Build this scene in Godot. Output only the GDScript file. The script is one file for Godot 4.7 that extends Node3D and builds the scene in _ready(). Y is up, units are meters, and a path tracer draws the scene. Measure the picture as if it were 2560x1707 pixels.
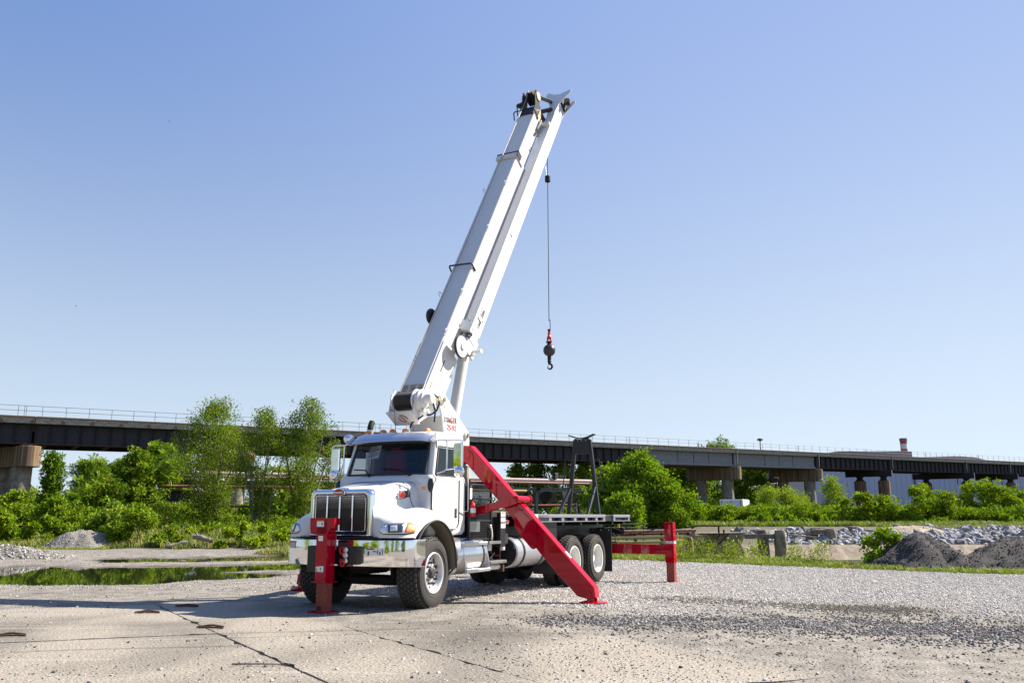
extends Node3D
# A yard with a truck-mounted crane in front of a railway viaduct.
# World: x right, y up, -z away from the camera, metres. Truck axes: x to its left side, y up, z to its rear.

const WHITE := Color(1, 1, 1, 1)
var rng := RandomNumberGenerator.new()
var m := {}              # materials by name
var used := {}           # names taken at top level
var noise := FastNoiseLite.new()
var truck: Node3D


# ------------------------------------------------------------------ mesh building
class Shape:
	var v := PackedVector3Array()
	var n := PackedVector3Array()
	var c := PackedColorArray()
	var i := PackedInt32Array()
	var tint := Color(1, 1, 1, 1)
	var colored := false

	func vert(p: Vector3, q: Vector3) -> int:
		v.append(p)
		n.append(q)
		c.append(tint)
		return v.size() - 1

	func tri(a: Vector3, b: Vector3, d: Vector3) -> void:
		var q := (d - a).cross(b - a)
		if q.length_squared() < 1e-16:
			return
		q = q.normalized()
		i.append_array([vert(a, q), vert(b, q), vert(d, q)])

	func quad(a: Vector3, b: Vector3, d: Vector3, e: Vector3) -> void:
		var q := (d - a).cross(b - a)
		if q.length_squared() < 1e-16:
			q = (e - a).cross(d - a)
		q = q.normalized()
		var k := vert(a, q)
		vert(b, q)
		vert(d, q)
		vert(e, q)
		i.append_array([k, k + 1, k + 2, k, k + 2, k + 3])

	func fan(p: Array) -> void:
		for k in range(1, p.size() - 1):
			tri(p[0], p[k], p[k + 1])

	# a box with chamfered edges; xf places it
	func box(at: Vector3, size: Vector3, bev := 0.0, xf := Transform3D.IDENTITY) -> void:
		var h := size * 0.5
		var b := minf(bev, minf(h.x, minf(h.y, h.z)) * 0.6)
		var p := {}
		for s in 8:
			var g := Vector3(1 if s & 1 else -1, 1 if s & 2 else -1, 1 if s & 4 else -1)
			for a in 3:
				var e := h - Vector3(b, b, b)
				e[a] = h[a]
				p[s * 3 + a] = xf * (at + g * e)
		for a in 3:
			var u := 1 << ((a + 1) % 3)
			var w := 1 << ((a + 2) % 3)
			var t := 1 << a
			quad(p[t * 3 + a], p[(t | w) * 3 + a], p[(t | u | w) * 3 + a], p[(t | u) * 3 + a])
			quad(p[a], p[u * 3 + a], p[(u | w) * 3 + a], p[w * 3 + a])
		if b > 0.0:
			for a in 3:
				var u := (a + 1) % 3
				var w := (a + 2) % 3
				for s in 4:
					var o := ((1 << u) if s & 1 else 0) | ((1 << w) if s & 2 else 0)
					var f := o | (1 << a)
					if s == 0 or s == 3:
						quad(p[o * 3 + u], p[f * 3 + u], p[f * 3 + w], p[o * 3 + w])
					else:
						quad(p[o * 3 + w], p[f * 3 + w], p[f * 3 + u], p[o * 3 + u])
			for s in 8:
				var odd := ((s & 1) + ((s >> 1) & 1) + ((s >> 2) & 1)) % 2 == 1
				if odd:
					tri(p[s * 3], p[s * 3 + 2], p[s * 3 + 1])
				else:
					tri(p[s * 3], p[s * 3 + 1], p[s * 3 + 2])

	# a bar of rectangular section between two points; up hints the height direction
	func bar(a: Vector3, b: Vector3, wide: float, high: float, up := Vector3.UP, bev := 0.0) -> void:
		var d := (b - a).normalized()
		var s := d.cross(up).normalized()
		if s.length() < 0.5:
			s = d.cross(Vector3.RIGHT).normalized()
		var t := s.cross(d)
		box(Vector3.ZERO, Vector3(wide, high, a.distance_to(b)), bev, Transform3D(Basis(s, t, -d), (a + b) * 0.5))

	# rows of points joined into a smooth skin
	func grid(rows: Array, closed := false) -> void:
		var w: int = rows[0].size()
		var h := rows.size()
		var g := PackedVector3Array()
		g.resize(w * h)
		for r in h - 1:
			for k in (w if closed else w - 1):
				var k2 := (k + 1) % w
				var q: Vector3 = (rows[r + 1][k2] - rows[r][k]).cross(rows[r][k2] - rows[r + 1][k])
				for o in [[r, k], [r, k2], [r + 1, k], [r + 1, k2]]:
					g[o[0] * w + o[1]] += q
		var first := v.size()
		for r in h:
			for k in w:
				vert(rows[r][k], g[r * w + k].normalized())
		for r in h - 1:
			for k in (w if closed else w - 1):
				var k2 := (k + 1) % w
				var a := first + r * w + k
				var b := first + r * w + k2
				i.append_array([a, b, b + w, a, b + w, a + w])

	func ring(at: Vector3, x: Vector3, y: Vector3, r: float, sides: int) -> PackedVector3Array:
		var o := PackedVector3Array()
		for k in sides:
			var t := TAU * k / sides
			o.append(at + x * cos(t) * r + y * sin(t) * r)
		return o

	func tube(path: Array, radius, sides := 8, caps := true) -> void:
		var rows := []
		var x := Vector3.ZERO
		for k in path.size():
			var d: Vector3 = ((path[mini(k + 1, path.size() - 1)] as Vector3) - (path[maxi(k - 1, 0)] as Vector3)).normalized()
			if x == Vector3.ZERO:
				x = d.cross(Vector3.UP if absf(d.y) < 0.9 else Vector3.RIGHT).normalized()
			x = (x - d * x.dot(d)).normalized()
			rows.append(ring(path[k], x, x.cross(d), radius[k] if radius is Array else radius, sides))
		grid(rows, true)
		if caps:
			fan(Array(rows[0]))
			var e := Array(rows[-1])
			e.reverse()
			fan(e)

	# a profile of (radius, height) turned about the axis of xf (its y); each band is its own smooth strip
	func lathe(profile: Array, xf: Transform3D, sides := 24, soft := false) -> void:
		var rows := []
		for p in profile:
			rows.append(ring(xf * Vector3(0, p[1], 0), xf.basis.x, xf.basis.z, p[0], sides))
		if soft:
			grid(rows, true)
		else:
			for k in rows.size() - 1:
				grid([rows[k], rows[k + 1]], true)

	func ball(at: Vector3, r: Vector3, sides := 12, rings := 8) -> void:
		var rows := []
		for k in rings + 1:
			var t := PI * k / rings
			var o := PackedVector3Array()
			for j in sides:
				var a := TAU * j / sides
				o.append(at + Vector3(cos(a) * sin(t) * r.x, cos(t) * r.y, sin(a) * sin(t) * r.z))
			rows.append(o)
		grid(rows, true)

	# a flat outline in the xy plane of xf, given thickness along its z
	func prism(outline: Array, thick: float, xf := Transform3D.IDENTITY, bev := 0.0) -> void:
		var o := PackedVector2Array(outline)
		if Geometry2D.is_polygon_clockwise(o):
			o.reverse()
		var t := Geometry2D.triangulate_polygon(o)
		var inner := o
		if bev > 0.0:
			var smaller := Geometry2D.offset_polygon(o, -bev, Geometry2D.JOIN_MITER)
			if smaller.size() == 1 and smaller[0].size() == o.size():
				var best := 0
				for k in o.size():
					if smaller[0][k].distance_to(o[0]) < smaller[0][best].distance_to(o[0]):
						best = k
				inner = PackedVector2Array()
				for k in o.size():
					inner.append(smaller[0][(best + k) % o.size()])
			else:
				bev = 0.0
		var z := thick * 0.5
		for s in [1.0, -1.0]:
			for k in range(0, t.size(), 3):
				var a := xf * Vector3(inner[t[k]].x, inner[t[k]].y, z * s)
				var b := xf * Vector3(inner[t[k + 1]].x, inner[t[k + 1]].y, z * s)
				var d := xf * Vector3(inner[t[k + 2]].x, inner[t[k + 2]].y, z * s)
				if ((b - a).cross(d - a).dot(xf.basis.z) > 0.0) == (s > 0.0):
					tri(a, d, b)
				else:
					tri(a, b, d)
		for k in o.size():
			var j := (k + 1) % o.size()
			var f := z - bev
			quad(xf * Vector3(o[k].x, o[k].y, f), xf * Vector3(o[j].x, o[j].y, f), xf * Vector3(o[j].x, o[j].y, -f), xf * Vector3(o[k].x, o[k].y, -f))
			if bev > 0.0:
				quad(xf * Vector3(inner[k].x, inner[k].y, z), xf * Vector3(inner[j].x, inner[j].y, z), xf * Vector3(o[j].x, o[j].y, f), xf * Vector3(o[k].x, o[k].y, f))
				quad(xf * Vector3(o[k].x, o[k].y, -f), xf * Vector3(o[j].x, o[j].y, -f), xf * Vector3(inner[j].x, inner[j].y, -z), xf * Vector3(inner[k].x, inner[k].y, -z))

	func mesh() -> ArrayMesh:
		var a := []
		a.resize(Mesh.ARRAY_MAX)
		a[Mesh.ARRAY_VERTEX] = v
		a[Mesh.ARRAY_NORMAL] = n
		a[Mesh.ARRAY_INDEX] = i
		if colored:
			a[Mesh.ARRAY_COLOR] = c
		var r := ArrayMesh.new()
		r.add_surface_from_arrays(Mesh.PRIMITIVE_TRIANGLES, a)
		return r


# truck or world point with the third number counted away from the viewer / to the rear
func V(x: float, y: float, z: float) -> Vector3:
	return Vector3(x, y, -z)


func numbered(called: String) -> String:
	if not used.has(called):
		used[called] = 0
		return called
	used[called] += 1
	return "%s_%03d" % [called, used[called]]


func tag(o: Node3D, label := "", category := "", group := "", kind := "") -> Node3D:
	for t in [["label", label], ["category", category], ["group", group], ["kind", kind]]:
		if t[1] != "":
			o.set_meta(t[0], t[1])
	return o


func thing(called: String, label: String, category: String, at := Vector3.ZERO, turn := 0.0, group := "") -> Node3D:
	var o := Node3D.new()
	o.name = numbered(called)
	add_child(o)
	o.position = at
	o.rotation.y = turn
	tag(o, label, category, group)
	return o


func obj(called: String, s, mat: Material, parent: Node3D = self) -> MeshInstance3D:
	var o := MeshInstance3D.new()
	o.mesh = s.mesh() if s is Shape else s
	o.material_override = mat
	if parent == self:
		o.name = numbered(called)
		add_child(o)
	else:
		var k := 0
		var full := called
		while parent.has_node(NodePath(full)):
			k += 1
			full = "%s_%03d" % [called, k]
		o.name = full
		parent.add_child(o)
	return o


func lin(r: float, g: float, b: float, a := 1.0) -> Color:
	var k := Color(r, g, b).linear_to_srgb()
	k.a = a
	return k


func mat(key: String, r: float, g: float, b: float, rough := 0.6, metal := 0.0) -> StandardMaterial3D:
	var o := StandardMaterial3D.new()
	o.resource_name = key
	o.albedo_color = lin(r, g, b)
	o.roughness = rough
	o.metallic = metal
	m[key] = o
	return o


func noise_tex(seed_: int, freq: float, low: float, high: float, size := 512, octaves := 4, kind := FastNoiseLite.TYPE_SIMPLEX) -> NoiseTexture2D:
	var f := FastNoiseLite.new()
	f.noise_type = kind
	f.seed = seed_
	f.frequency = freq
	f.fractal_octaves = octaves
	var t := NoiseTexture2D.new()
	t.width = size
	t.height = size
	t.seamless = true
	t.noise = f
	var ramp := Gradient.new()
	ramp.set_color(0, Color(low, low, low))
	ramp.set_color(1, Color(high, high, high))
	t.color_ramp = ramp
	return t


func grain(o: StandardMaterial3D, t: Texture2D, scale: float, world := true) -> void:
	o.albedo_texture = t
	o.uv1_triplanar = true
	o.uv1_world_triplanar = world
	o.uv1_scale = Vector3.ONE * scale


func relief(o: StandardMaterial3D, t: Texture2D, cm: float) -> void:
	o.heightmap_enabled = true
	o.heightmap_texture = t
	o.heightmap_scale = cm


func R(a: float, b: float) -> float:
	return rng.randf_range(a, b)


func label_plate(s: Shape, at: Vector3, right: Vector3, up: Vector3, w: float, h: float) -> void:
	var o := right.normalized().cross(up.normalized())
	s.box(Vector3.ZERO, Vector3(w, h, 0.004), 0.0, Transform3D(Basis(right.normalized(), up.normalized(), o), at))


func lettering(text: String, height: float, mat_: Material, parent: Node3D, called: String, at: Vector3, right: Vector3, up: Vector3, long := 0.2, font_name := "Droid Sans") -> MeshInstance3D:
	var t := TextMesh.new()
	var f := SystemFont.new()
	f.font_names = PackedStringArray([font_name])
	f.font_weight = 700
	t.font = f
	t.font_size = 64
	t.pixel_size = 0.01
	t.depth = 0.003
	t.text = text
	var o := obj(called, t, mat_, parent)
	var x := right.normalized()
	var y := up.normalized()
	var size := t.get_aabb().size
	o.transform = Transform3D(Basis(x * long / size.x, y * height / size.y, x.cross(y)), at)
	return o


func _ready() -> void:
	rng.seed = 20240611
	noise.seed = 77
	noise.frequency = 0.1
	noise.fractal_octaves = 3
	camera_and_light()
	materials()
	ground()
	viaduct()
	far_buildings()
	yard_structures()
	crane_truck()
	hook()
	piles_and_rocks()
	plants()
	litter()


func camera_and_light() -> void:
	var cam := Camera3D.new()
	cam.name = "camera"
	cam.position = Vector3(0, 1.405, 0)
	cam.rotation_degrees = Vector3(11.887, 0, 0)
	cam.fov = 44.62
	cam.near = 0.1
	cam.far = 9000.0
	add_child(cam)
	cam.current = true
	var towards := Vector3(0.678, 0.685, -0.274).normalized()
	var sun := DirectionalLight3D.new()
	sun.name = "sun"
	sun.light_energy = 1.6
	sun.light_color = Color(1.0, 0.95, 0.88)
	sun.light_angular_distance = 0.5
	sun.shadow_enabled = true
	add_child(sun)
	sun.look_at_from_position(towards * 50.0, Vector3.ZERO)
	var e := Environment.new()
	e.background_mode = Environment.BG_SKY
	e.sky = Sky.new()
	var p := PanoramaSkyMaterial.new()
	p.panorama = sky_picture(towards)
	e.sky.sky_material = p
	e.tonemap_mode = Environment.TONE_MAPPER_LINEAR
	e.tonemap_exposure = 2.5
	e.sdfgi_enabled = true
	e.ssao_enabled = true
	e.ssil_enabled = true
	var w := WorldEnvironment.new()
	w.name = "world_environment"
	w.environment = e
	add_child(w)


# clear summer air: deep blue overhead, pale at the horizon, brighter round the sun
func sky_picture(sun: Vector3) -> ImageTexture:
	var w := 512
	var h := 256
	var data := PackedFloat32Array()
	data.resize(w * h * 3)
	var k := 0
	for j in h:
		var th := PI * (j + 0.5) / h
		for i in w:
			var az := TAU * (i + 0.5) / w
			var d := Vector3(sin(az) * sin(th), cos(th), -cos(az) * sin(th))
			var up := maxf(d.y, 0.0)
			var air := exp(-pow(up / 0.36, 1.5))
			var r := lerpf(0.06, 0.74, air)
			var g := lerpf(0.195, 0.88, air)
			var b := lerpf(0.60, 1.0, air)
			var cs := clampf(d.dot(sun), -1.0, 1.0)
			var white := 0.26 * smoothstep(0.05, 0.95, cs) * (1.0 - 0.5 * air) + 1.6 * pow(maxf(cs, 0.0), 40.0)
			r += white * 0.95
			g += white * 0.98
			b += white
			if d.y < 0.0:
				r = 0.40
				g = 0.38
				b = 0.34
			var far := 0.385 * lerpf(0.72, 1.0, smoothstep(-0.9, 0.05, cs))  # sky opposite the sun darkened on purpose, to weaken fill on shaded faces
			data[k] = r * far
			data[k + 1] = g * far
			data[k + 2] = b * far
			k += 3
	return ImageTexture.create_from_image(Image.create_from_data(w, h, false, Image.FORMAT_RGBF, data.to_byte_array()))


func materials() -> void:
	var fine := noise_tex(3, 0.06, 0.72, 1.0)
	var coarse := noise_tex(5, 0.012, 0.6, 1.0, 512, 5)
	var cells := noise_tex(9, 0.09, 0.25, 1.0, 512, 2, FastNoiseLite.TYPE_CELLULAR)
	var streak := noise_tex(11, 0.02, 0.55, 1.0, 512, 4)
	var o: StandardMaterial3D
	o = mat("white_paint", 0.62, 0.62, 0.61, 0.4)
	o.clearcoat_enabled = true
	o.clearcoat = 0.35
	o.clearcoat_roughness = 0.06
	o.metallic_specular = 0.3
	o = mat("red_paint", 0.36, 0.002, 0.016, 0.5)
	o.metallic_specular = 0.0
	o.clearcoat_enabled = true
	o.clearcoat = 0.75
	o.clearcoat_roughness = 0.03
	o = mat("old_red", 0.40, 0.075, 0.05, 0.55)
	grain(o, streak, 2.0, false)
	mat("bright_red", 0.60, 0.02, 0.015, 0.4)
	o = mat("black_paint", 0.012, 0.012, 0.014, 0.35)
	mat("dull_black", 0.012, 0.012, 0.013, 0.8)
	mat("chrome", 0.88, 0.88, 0.9, 0.04, 1.0)
	o = mat("aluminium", 0.80, 0.80, 0.80, 0.22, 1.0)
	mat("brushed", 0.72, 0.72, 0.72, 0.38, 1.0)
	o = mat("grey_paint", 0.30, 0.32, 0.36, 0.4)
	o = mat("deck_grey", 0.19, 0.20, 0.24, 0.45)
	mat("wheel_white", 0.72, 0.73, 0.70, 0.4)
	o = mat("rubber", 0.028, 0.027, 0.027, 0.85)
	o = mat("tread", 0.060, 0.057, 0.052, 0.95)
	mat("seal", 0.03, 0.03, 0.035, 0.7)
	o = mat("glass", 0.008, 0.02, 0.026, 0.02)
	o.transparency = BaseMaterial3D.TRANSPARENCY_ALPHA
	o.albedo_color.a = 0.38
	mat("lens", 0.75, 0.78, 0.82, 0.08, 0.6)
	o = mat("amber", 0.85, 0.22, 0.01, 0.15)
	o.clearcoat_enabled = true
	o.backlight_enabled = true
	o.backlight = Color(0.6, 0.25, 0.02)
	mat("red_lens", 0.7, 0.03, 0.01, 0.2)
	mat("sticker", 0.78, 0.78, 0.76, 0.5)
	mat("sticker_red", 0.55, 0.02, 0.03, 0.5)
	mat("sticker_orange", 0.8, 0.22, 0.02, 0.5)
	mat("ink", 0.02, 0.03, 0.06, 0.5)
	mat("ink_red", 0.42, 0.01, 0.02, 0.5)
	mat("emblem_red", 0.35, 0.005, 0.012, 0.25)
	mat("yellow_paint", 0.75, 0.55, 0.02, 0.5)
	mat("seat_red", 0.30, 0.02, 0.04, 0.8)
	mat("cabin_dark", 0.02, 0.021, 0.024, 0.85)
	mat("rope", 0.05, 0.045, 0.04, 0.5, 0.6)
	mat("rope_pale", 0.35, 0.28, 0.2, 0.5, 0.5)
	mat("well", 0.20, 0.17, 0.12, 0.9)
	mat("rim_metal", 0.75, 0.75, 0.76, 0.32, 0.55)
	mat("steel_mesh", 0.10, 0.09, 0.085, 0.45, 0.7)
	mat("dark_lens", 0.10, 0.11, 0.13, 0.06, 0.7)
	mat("visor", 0.62, 0.63, 0.66, 0.3, 0.85)
	mat("tank_grey", 0.42, 0.43, 0.46, 0.25, 0.5)
	mat("dark_gloss", 0.02, 0.022, 0.028, 0.12)
	mat("old_zinc", 0.25, 0.26, 0.14, 0.5, 0.3)
	mat("ball_grey", 0.045, 0.045, 0.05, 0.35, 0.3)
	mat("paper", 0.66, 0.74, 0.72, 0.8)
	# structures
	o = mat("rust_dark", 0.018, 0.016, 0.018, 0.75)
	grain(o, streak, 0.35)
	o = mat("rust_web", 0.050, 0.046, 0.052, 0.8)
	grain(o, streak, 0.35)
	o = mat("rust_brown", 0.11, 0.052, 0.036, 0.85)
	grain(o, streak, 0.4)
	o = mat("fascia", 0.52, 0.465, 0.375, 0.9)
	grain(o, streak, 0.22)
	relief(o, fine, 1.0)
	o = mat("kerb_rust", 0.30, 0.20, 0.13, 0.9)
	grain(o, streak, 0.3)
	o = mat("pale_girder", 0.36, 0.37, 0.38, 0.75)
	grain(o, streak, 0.3)
	o = mat("soffit", 0.24, 0.19, 0.15, 0.9)
	grain(o, streak, 0.2)
	o = mat("pier_stain", 0.34, 0.285, 0.21, 0.92)
	grain(o, stain_stripes(), 0.16)
	o = mat("pier", 0.33, 0.295, 0.24, 0.92)
	grain(o, coarse, 0.25)
	relief(o, fine, 1.0)
	mat("rail_steel", 0.14, 0.15, 0.17, 0.6, 0.3)
	o = mat("pipe_white", 0.50, 0.43, 0.40, 0.6)
	grain(o, coarse, 0.7)
	o = mat("pipe_pink", 0.42, 0.22, 0.18, 0.7)
	grain(o, coarse, 0.8)
	o = mat("pipe_rust", 0.24, 0.09, 0.04, 0.85)
	grain(o, coarse, 0.9)
	o = mat("pipe_yellow", 0.50, 0.38, 0.16, 0.65)
	grain(o, fine, 0.8)
	mat("post_yellow", 0.6, 0.33, 0.03, 0.6)
	o = mat("steel_black", 0.022, 0.018, 0.018, 0.8)
	grain(o, coarse, 0.5)
	o = mat("steel_grey", 0.20, 0.20, 0.20, 0.75)
	grain(o, coarse, 0.5)
	o = mat("ruin", 0.30, 0.26, 0.20, 0.95)
	grain(o, coarse, 0.45)
	relief(o, fine, 2.5)
	o = mat("wall_sand", 0.42, 0.35, 0.26, 0.95)
	grain(o, coarse, 0.3)
	o = mat("ruin_dark", 0.24, 0.20, 0.15, 0.95)
	grain(o, coarse, 0.6)
	relief(o, fine, 3.0)
	o = mat("clad", 0.42, 0.45, 0.58, 0.6)
	o = mat("clad_dark", 0.10, 0.115, 0.14, 0.6)
	mat("roof_grey", 0.22, 0.20, 0.20, 0.7)
	mat("roof_pale", 0.55, 0.50, 0.45, 0.7)
	mat("stack_red", 0.38, 0.035, 0.035, 0.7)
	mat("stack_white", 0.5, 0.5, 0.52, 0.7)
	o = mat("trailer", 0.72, 0.72, 0.74, 0.5)
	# ground
	o = mat("ground", 1, 1, 1, 0.97)
	o.vertex_color_use_as_albedo = true
	grain(o, noise_tex(21, 0.04, 0.50, 1.0, 1024, 6), 0.55)
	relief(o, cells, 1.6)
	o.detail_enabled = true
	o.detail_blend_mode = BaseMaterial3D.BLEND_MODE_MUL
	o.detail_albedo = noise_tex(23, 0.02, 0.70, 1.0, 1024, 6)
	o.uv2_triplanar = true
	o.uv2_world_triplanar = true
	o.uv2_scale = Vector3.ONE * 0.09
	o.detail_uv_layer = BaseMaterial3D.DETAIL_UV_2
	o = mat("slab", 0.54, 0.505, 0.435, 0.93)
	grain(o, noise_tex(31, 0.03, 0.42, 1.0, 1024, 6), 0.8)
	relief(o, fine, 0.25)
	o.detail_enabled = true
	o.detail_blend_mode = BaseMaterial3D.BLEND_MODE_MUL
	o.detail_albedo = drag_marks()
	o.uv2_triplanar = true
	o.uv2_world_triplanar = true
	o.uv2_scale = Vector3(0.11, 0.11, 0.11)
	o.detail_uv_layer = BaseMaterial3D.DETAIL_UV_2
	o = mat("water", 0.015, 0.017, 0.008, 0.03)
	o.metallic_specular = 0.7
	o = mat("chips", 1, 1, 1, 0.9)
	o.vertex_color_use_as_albedo = true
	o = mat("rock", 1, 1, 1, 0.9)
	o.vertex_color_use_as_albedo = true
	grain(o, coarse, 0.8)
	o = mat("pile_dark", 0.075, 0.072, 0.075, 0.95)
	grain(o, noise_tex(41, 0.15, 0.3, 1.0, 512, 3), 0.9)
	relief(o, cells, 3.0)
	o = mat("pile_grey", 0.26, 0.245, 0.22, 0.95)
	grain(o, noise_tex(43, 0.25, 0.6, 1.0, 512, 3), 0.8)
	relief(o, cells, 2.0)
	o = mat("leaf", 1, 1, 1, 0.7)
	o.metallic_specular = 0.22
	o.vertex_color_use_as_albedo = true
	o.backlight_enabled = true
	o.backlight = lin(0.55, 0.66, 0.02)
	o = mat("grass", 1, 1, 1, 0.7)
	o.vertex_color_use_as_albedo = true
	o.backlight_enabled = true
	o.backlight = lin(0.30, 0.40, 0.05)
	o = mat("bark", 0.15, 0.12, 0.095, 0.95)
	grain(o, streak, 1.5)
	o = mat("bark_pale", 0.30, 0.26, 0.21, 0.95)
	grain(o, streak, 1.5)
	o = mat("dead_wood", 0.36, 0.32, 0.27, 0.95)
	grain(o, streak, 2.0)


# rust run-off on concrete: narrow upright streaks
func stain_stripes() -> ImageTexture:
	var f := FastNoiseLite.new()
	f.seed = 61
	f.frequency = 0.035
	f.fractal_octaves = 4
	var im := Image.create(512, 512, false, Image.FORMAT_RGB8)
	for x in 512:
		var t := TAU * x / 512.0
		for y in 512:
			var k := f.get_noise_3d(cos(t) * 110.0, sin(t) * 110.0, sin(TAU * y / 512.0) * 5.0) * 0.5 + 0.5
			k = clampf((k - 0.25) * 1.7, 0.0, 1.0)
			im.set_pixel(x, y, Color(lerpf(0.50, 1.0, k), lerpf(0.41, 0.98, k), lerpf(0.34, 0.93, k)))
	return ImageTexture.create_from_image(im)


# dirt and pale tyre drag marks on the slabs
func drag_marks() -> ImageTexture:
	var f := FastNoiseLite.new()
	f.seed = 71
	f.frequency = 0.006
	f.fractal_octaves = 5
	var r := RandomNumberGenerator.new()
	r.seed = 5
	var w := 512
	var im := Image.create(w, w, false, Image.FORMAT_RGB8)
	for y in w:
		for x in w:
			var a := TAU * x / w
			var b := TAU * y / w
			var k := f.get_noise_3d(cos(a) * 80.0 + sin(b) * 30.0, sin(a) * 80.0 + 200.0, cos(b) * 80.0) * 0.5 + 0.5
			k = clampf(0.78 + (k - 0.42) * 0.9, 0.62, 0.97)
			im.set_pixel(x, y, Color(k, k * 0.99, k * 0.975))
	for q in 26:
		var p := Vector2(r.randf() * w, r.randf() * w)
		var dir := Vector2(1, r.randf_range(-0.35, 0.1)).normalized()
		var long := r.randf_range(40, 170)
		var bright := r.randf_range(0.05, 0.2) * (1.0 if r.randf() < 0.65 else -0.9)
		var wide := r.randf_range(0.5, 2.6)
		for t in int(long * 2.0):
			var at := p + dir * t * 0.5 + dir.orthogonal() * sin(t * 0.02) * 2.0
			for s in range(-3, 4):
				var fade := (1.0 - absf(s) / (wide + 1.0)) * (0.4 + 0.6 * r.randf())
				if fade > 0.0:
					var px := posmod(int(at.x), w)
					var py := posmod(int(at.y) + s, w)
					var c := im.get_pixel(px, py)
					var k := bright * fade
					im.set_pixel(px, py, Color(clampf(c.r + k, 0, 1), clampf(c.g + k, 0, 1), clampf(c.b + k, 0, 1)))
	return ImageTexture.create_from_image(im)


# ------------------------------------------------------------------ ground
var pool_main := PackedVector2Array([Vector2(-30, 20.6), Vector2(-20, 20.4), Vector2(-11.8, 19.8), Vector2(-10.2, 19.4), Vector2(-8.4, 19.5), Vector2(-7.8, 20.4), Vector2(-7.0, 20.9), Vector2(-6.4, 22.2), Vector2(-5.9, 23.3), Vector2(-7.6, 23.9), Vector2(-8.3, 24.5), Vector2(-6.6, 25.3), Vector2(-6.0, 27.0), Vector2(-7.4, 28.8), Vector2(-9.9, 27.2), Vector2(-12.4, 26.8), Vector2(-12.9, 26.0), Vector2(-15.2, 27.1), Vector2(-16.2, 26.6), Vector2(-19, 25.0), Vector2(-30, 25.4)])
var pool_far := PackedVector2Array([Vector2(-13.7, 29.0), Vector2(-11.2, 29.4), Vector2(-8.0, 30.4), Vector2(-6.2, 31.2), Vector2(-6.6, 34.2), Vector2(-9.1, 34.5), Vector2(-11.9, 32.8), Vector2(-15.2, 32.1), Vector2(-14.9, 31.0)])
var slabs := [
	[Vector2(-3.62, 10.74), Vector2(-1.60, 7.64), Vector2(0.35, 4.65), Vector2(-7.4, 2.0), Vector2(-9.35, 8.75)],
	[Vector2(-3.62, 10.74), Vector2(-9.35, 8.75), Vector2(-11.6, 12.2), Vector2(-5.85, 14.2)],
	[Vector2(-3.35, 10.33), Vector2(-1.75, 10.70), Vector2(0.62, 7.05), Vector2(-0.98, 6.70)],
	[Vector2(-3.35, 10.33), Vector2(-1.75, 10.70), Vector2(-2.29, 11.59), Vector2(-4.2, 14.7), Vector2(-5.85, 14.2), Vector2(-3.62, 10.74)],
	[Vector2(-2.29, 11.59), Vector2(0.05, 12.44), Vector2(2.95, 7.95), Vector2(0.62, 7.05), Vector2(-1.75, 10.70)],
	[Vector2(-9.35, 8.75), Vector2(-7.4, 2.0), Vector2(-15.0, -0.5), Vector2(-15.4, 6.6)],
	[Vector2(-9.35, 8.75), Vector2(-15.4, 6.6), Vector2(-17.6, 10.1), Vector2(-11.6, 12.2)],
]
var band := PackedVector2Array([Vector2(0.4, 12.0), Vector2(2.2, 11.7), Vector2(3.6, 11.55), Vector2(4.8, 11.2), Vector2(5.8, 10.85), Vector2(7.2, 10.6), Vector2(9.0, 10.4)])
var soil_band := PackedVector2Array([Vector2(2.6, 15.3), Vector2(3.5, 14.9), Vector2(4.4, 14.1), Vector2(5.4, 13.45), Vector2(6.0, 13.3)])


func edge_distance(p: Vector2, poly: PackedVector2Array) -> float:
	var best := 1e9
	for k in poly.size():
		var q := Geometry2D.get_closest_point_to_segment(p, poly[k], poly[(k + 1) % poly.size()])
		best = minf(best, p.distance_squared_to(q))
	best = sqrt(best)
	return -best if Geometry2D.is_point_in_polygon(p, poly) else best


func line_distance(p: Vector2, line: PackedVector2Array) -> float:
	var best := 1e9
	for k in line.size() - 1:
		best = minf(best, p.distance_to(Geometry2D.get_closest_point_to_segment(p, line[k], line[k + 1])))
	return best


func in_slabs(x: float, z: float) -> float:
	# how far inside the paved area, judged by its outer corners
	var outer := PackedVector2Array([Vector2(0.35, 4.65), Vector2(2.95, 7.95), Vector2(0.05, 12.44), Vector2(-2.29, 11.59), Vector2(-4.2, 14.7), Vector2(-5.85, 14.2), Vector2(-11.6, 12.2), Vector2(-17.6, 10.1), Vector2(-15.0, -0.5), Vector2(-7.4, 2.0)])
	return -edge_distance(Vector2(x, z), outer)


func past_edge(x: float, z: float) -> float:
	return (x - 3.67) * 0.647 + (z - 31.8) * 0.76


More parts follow.
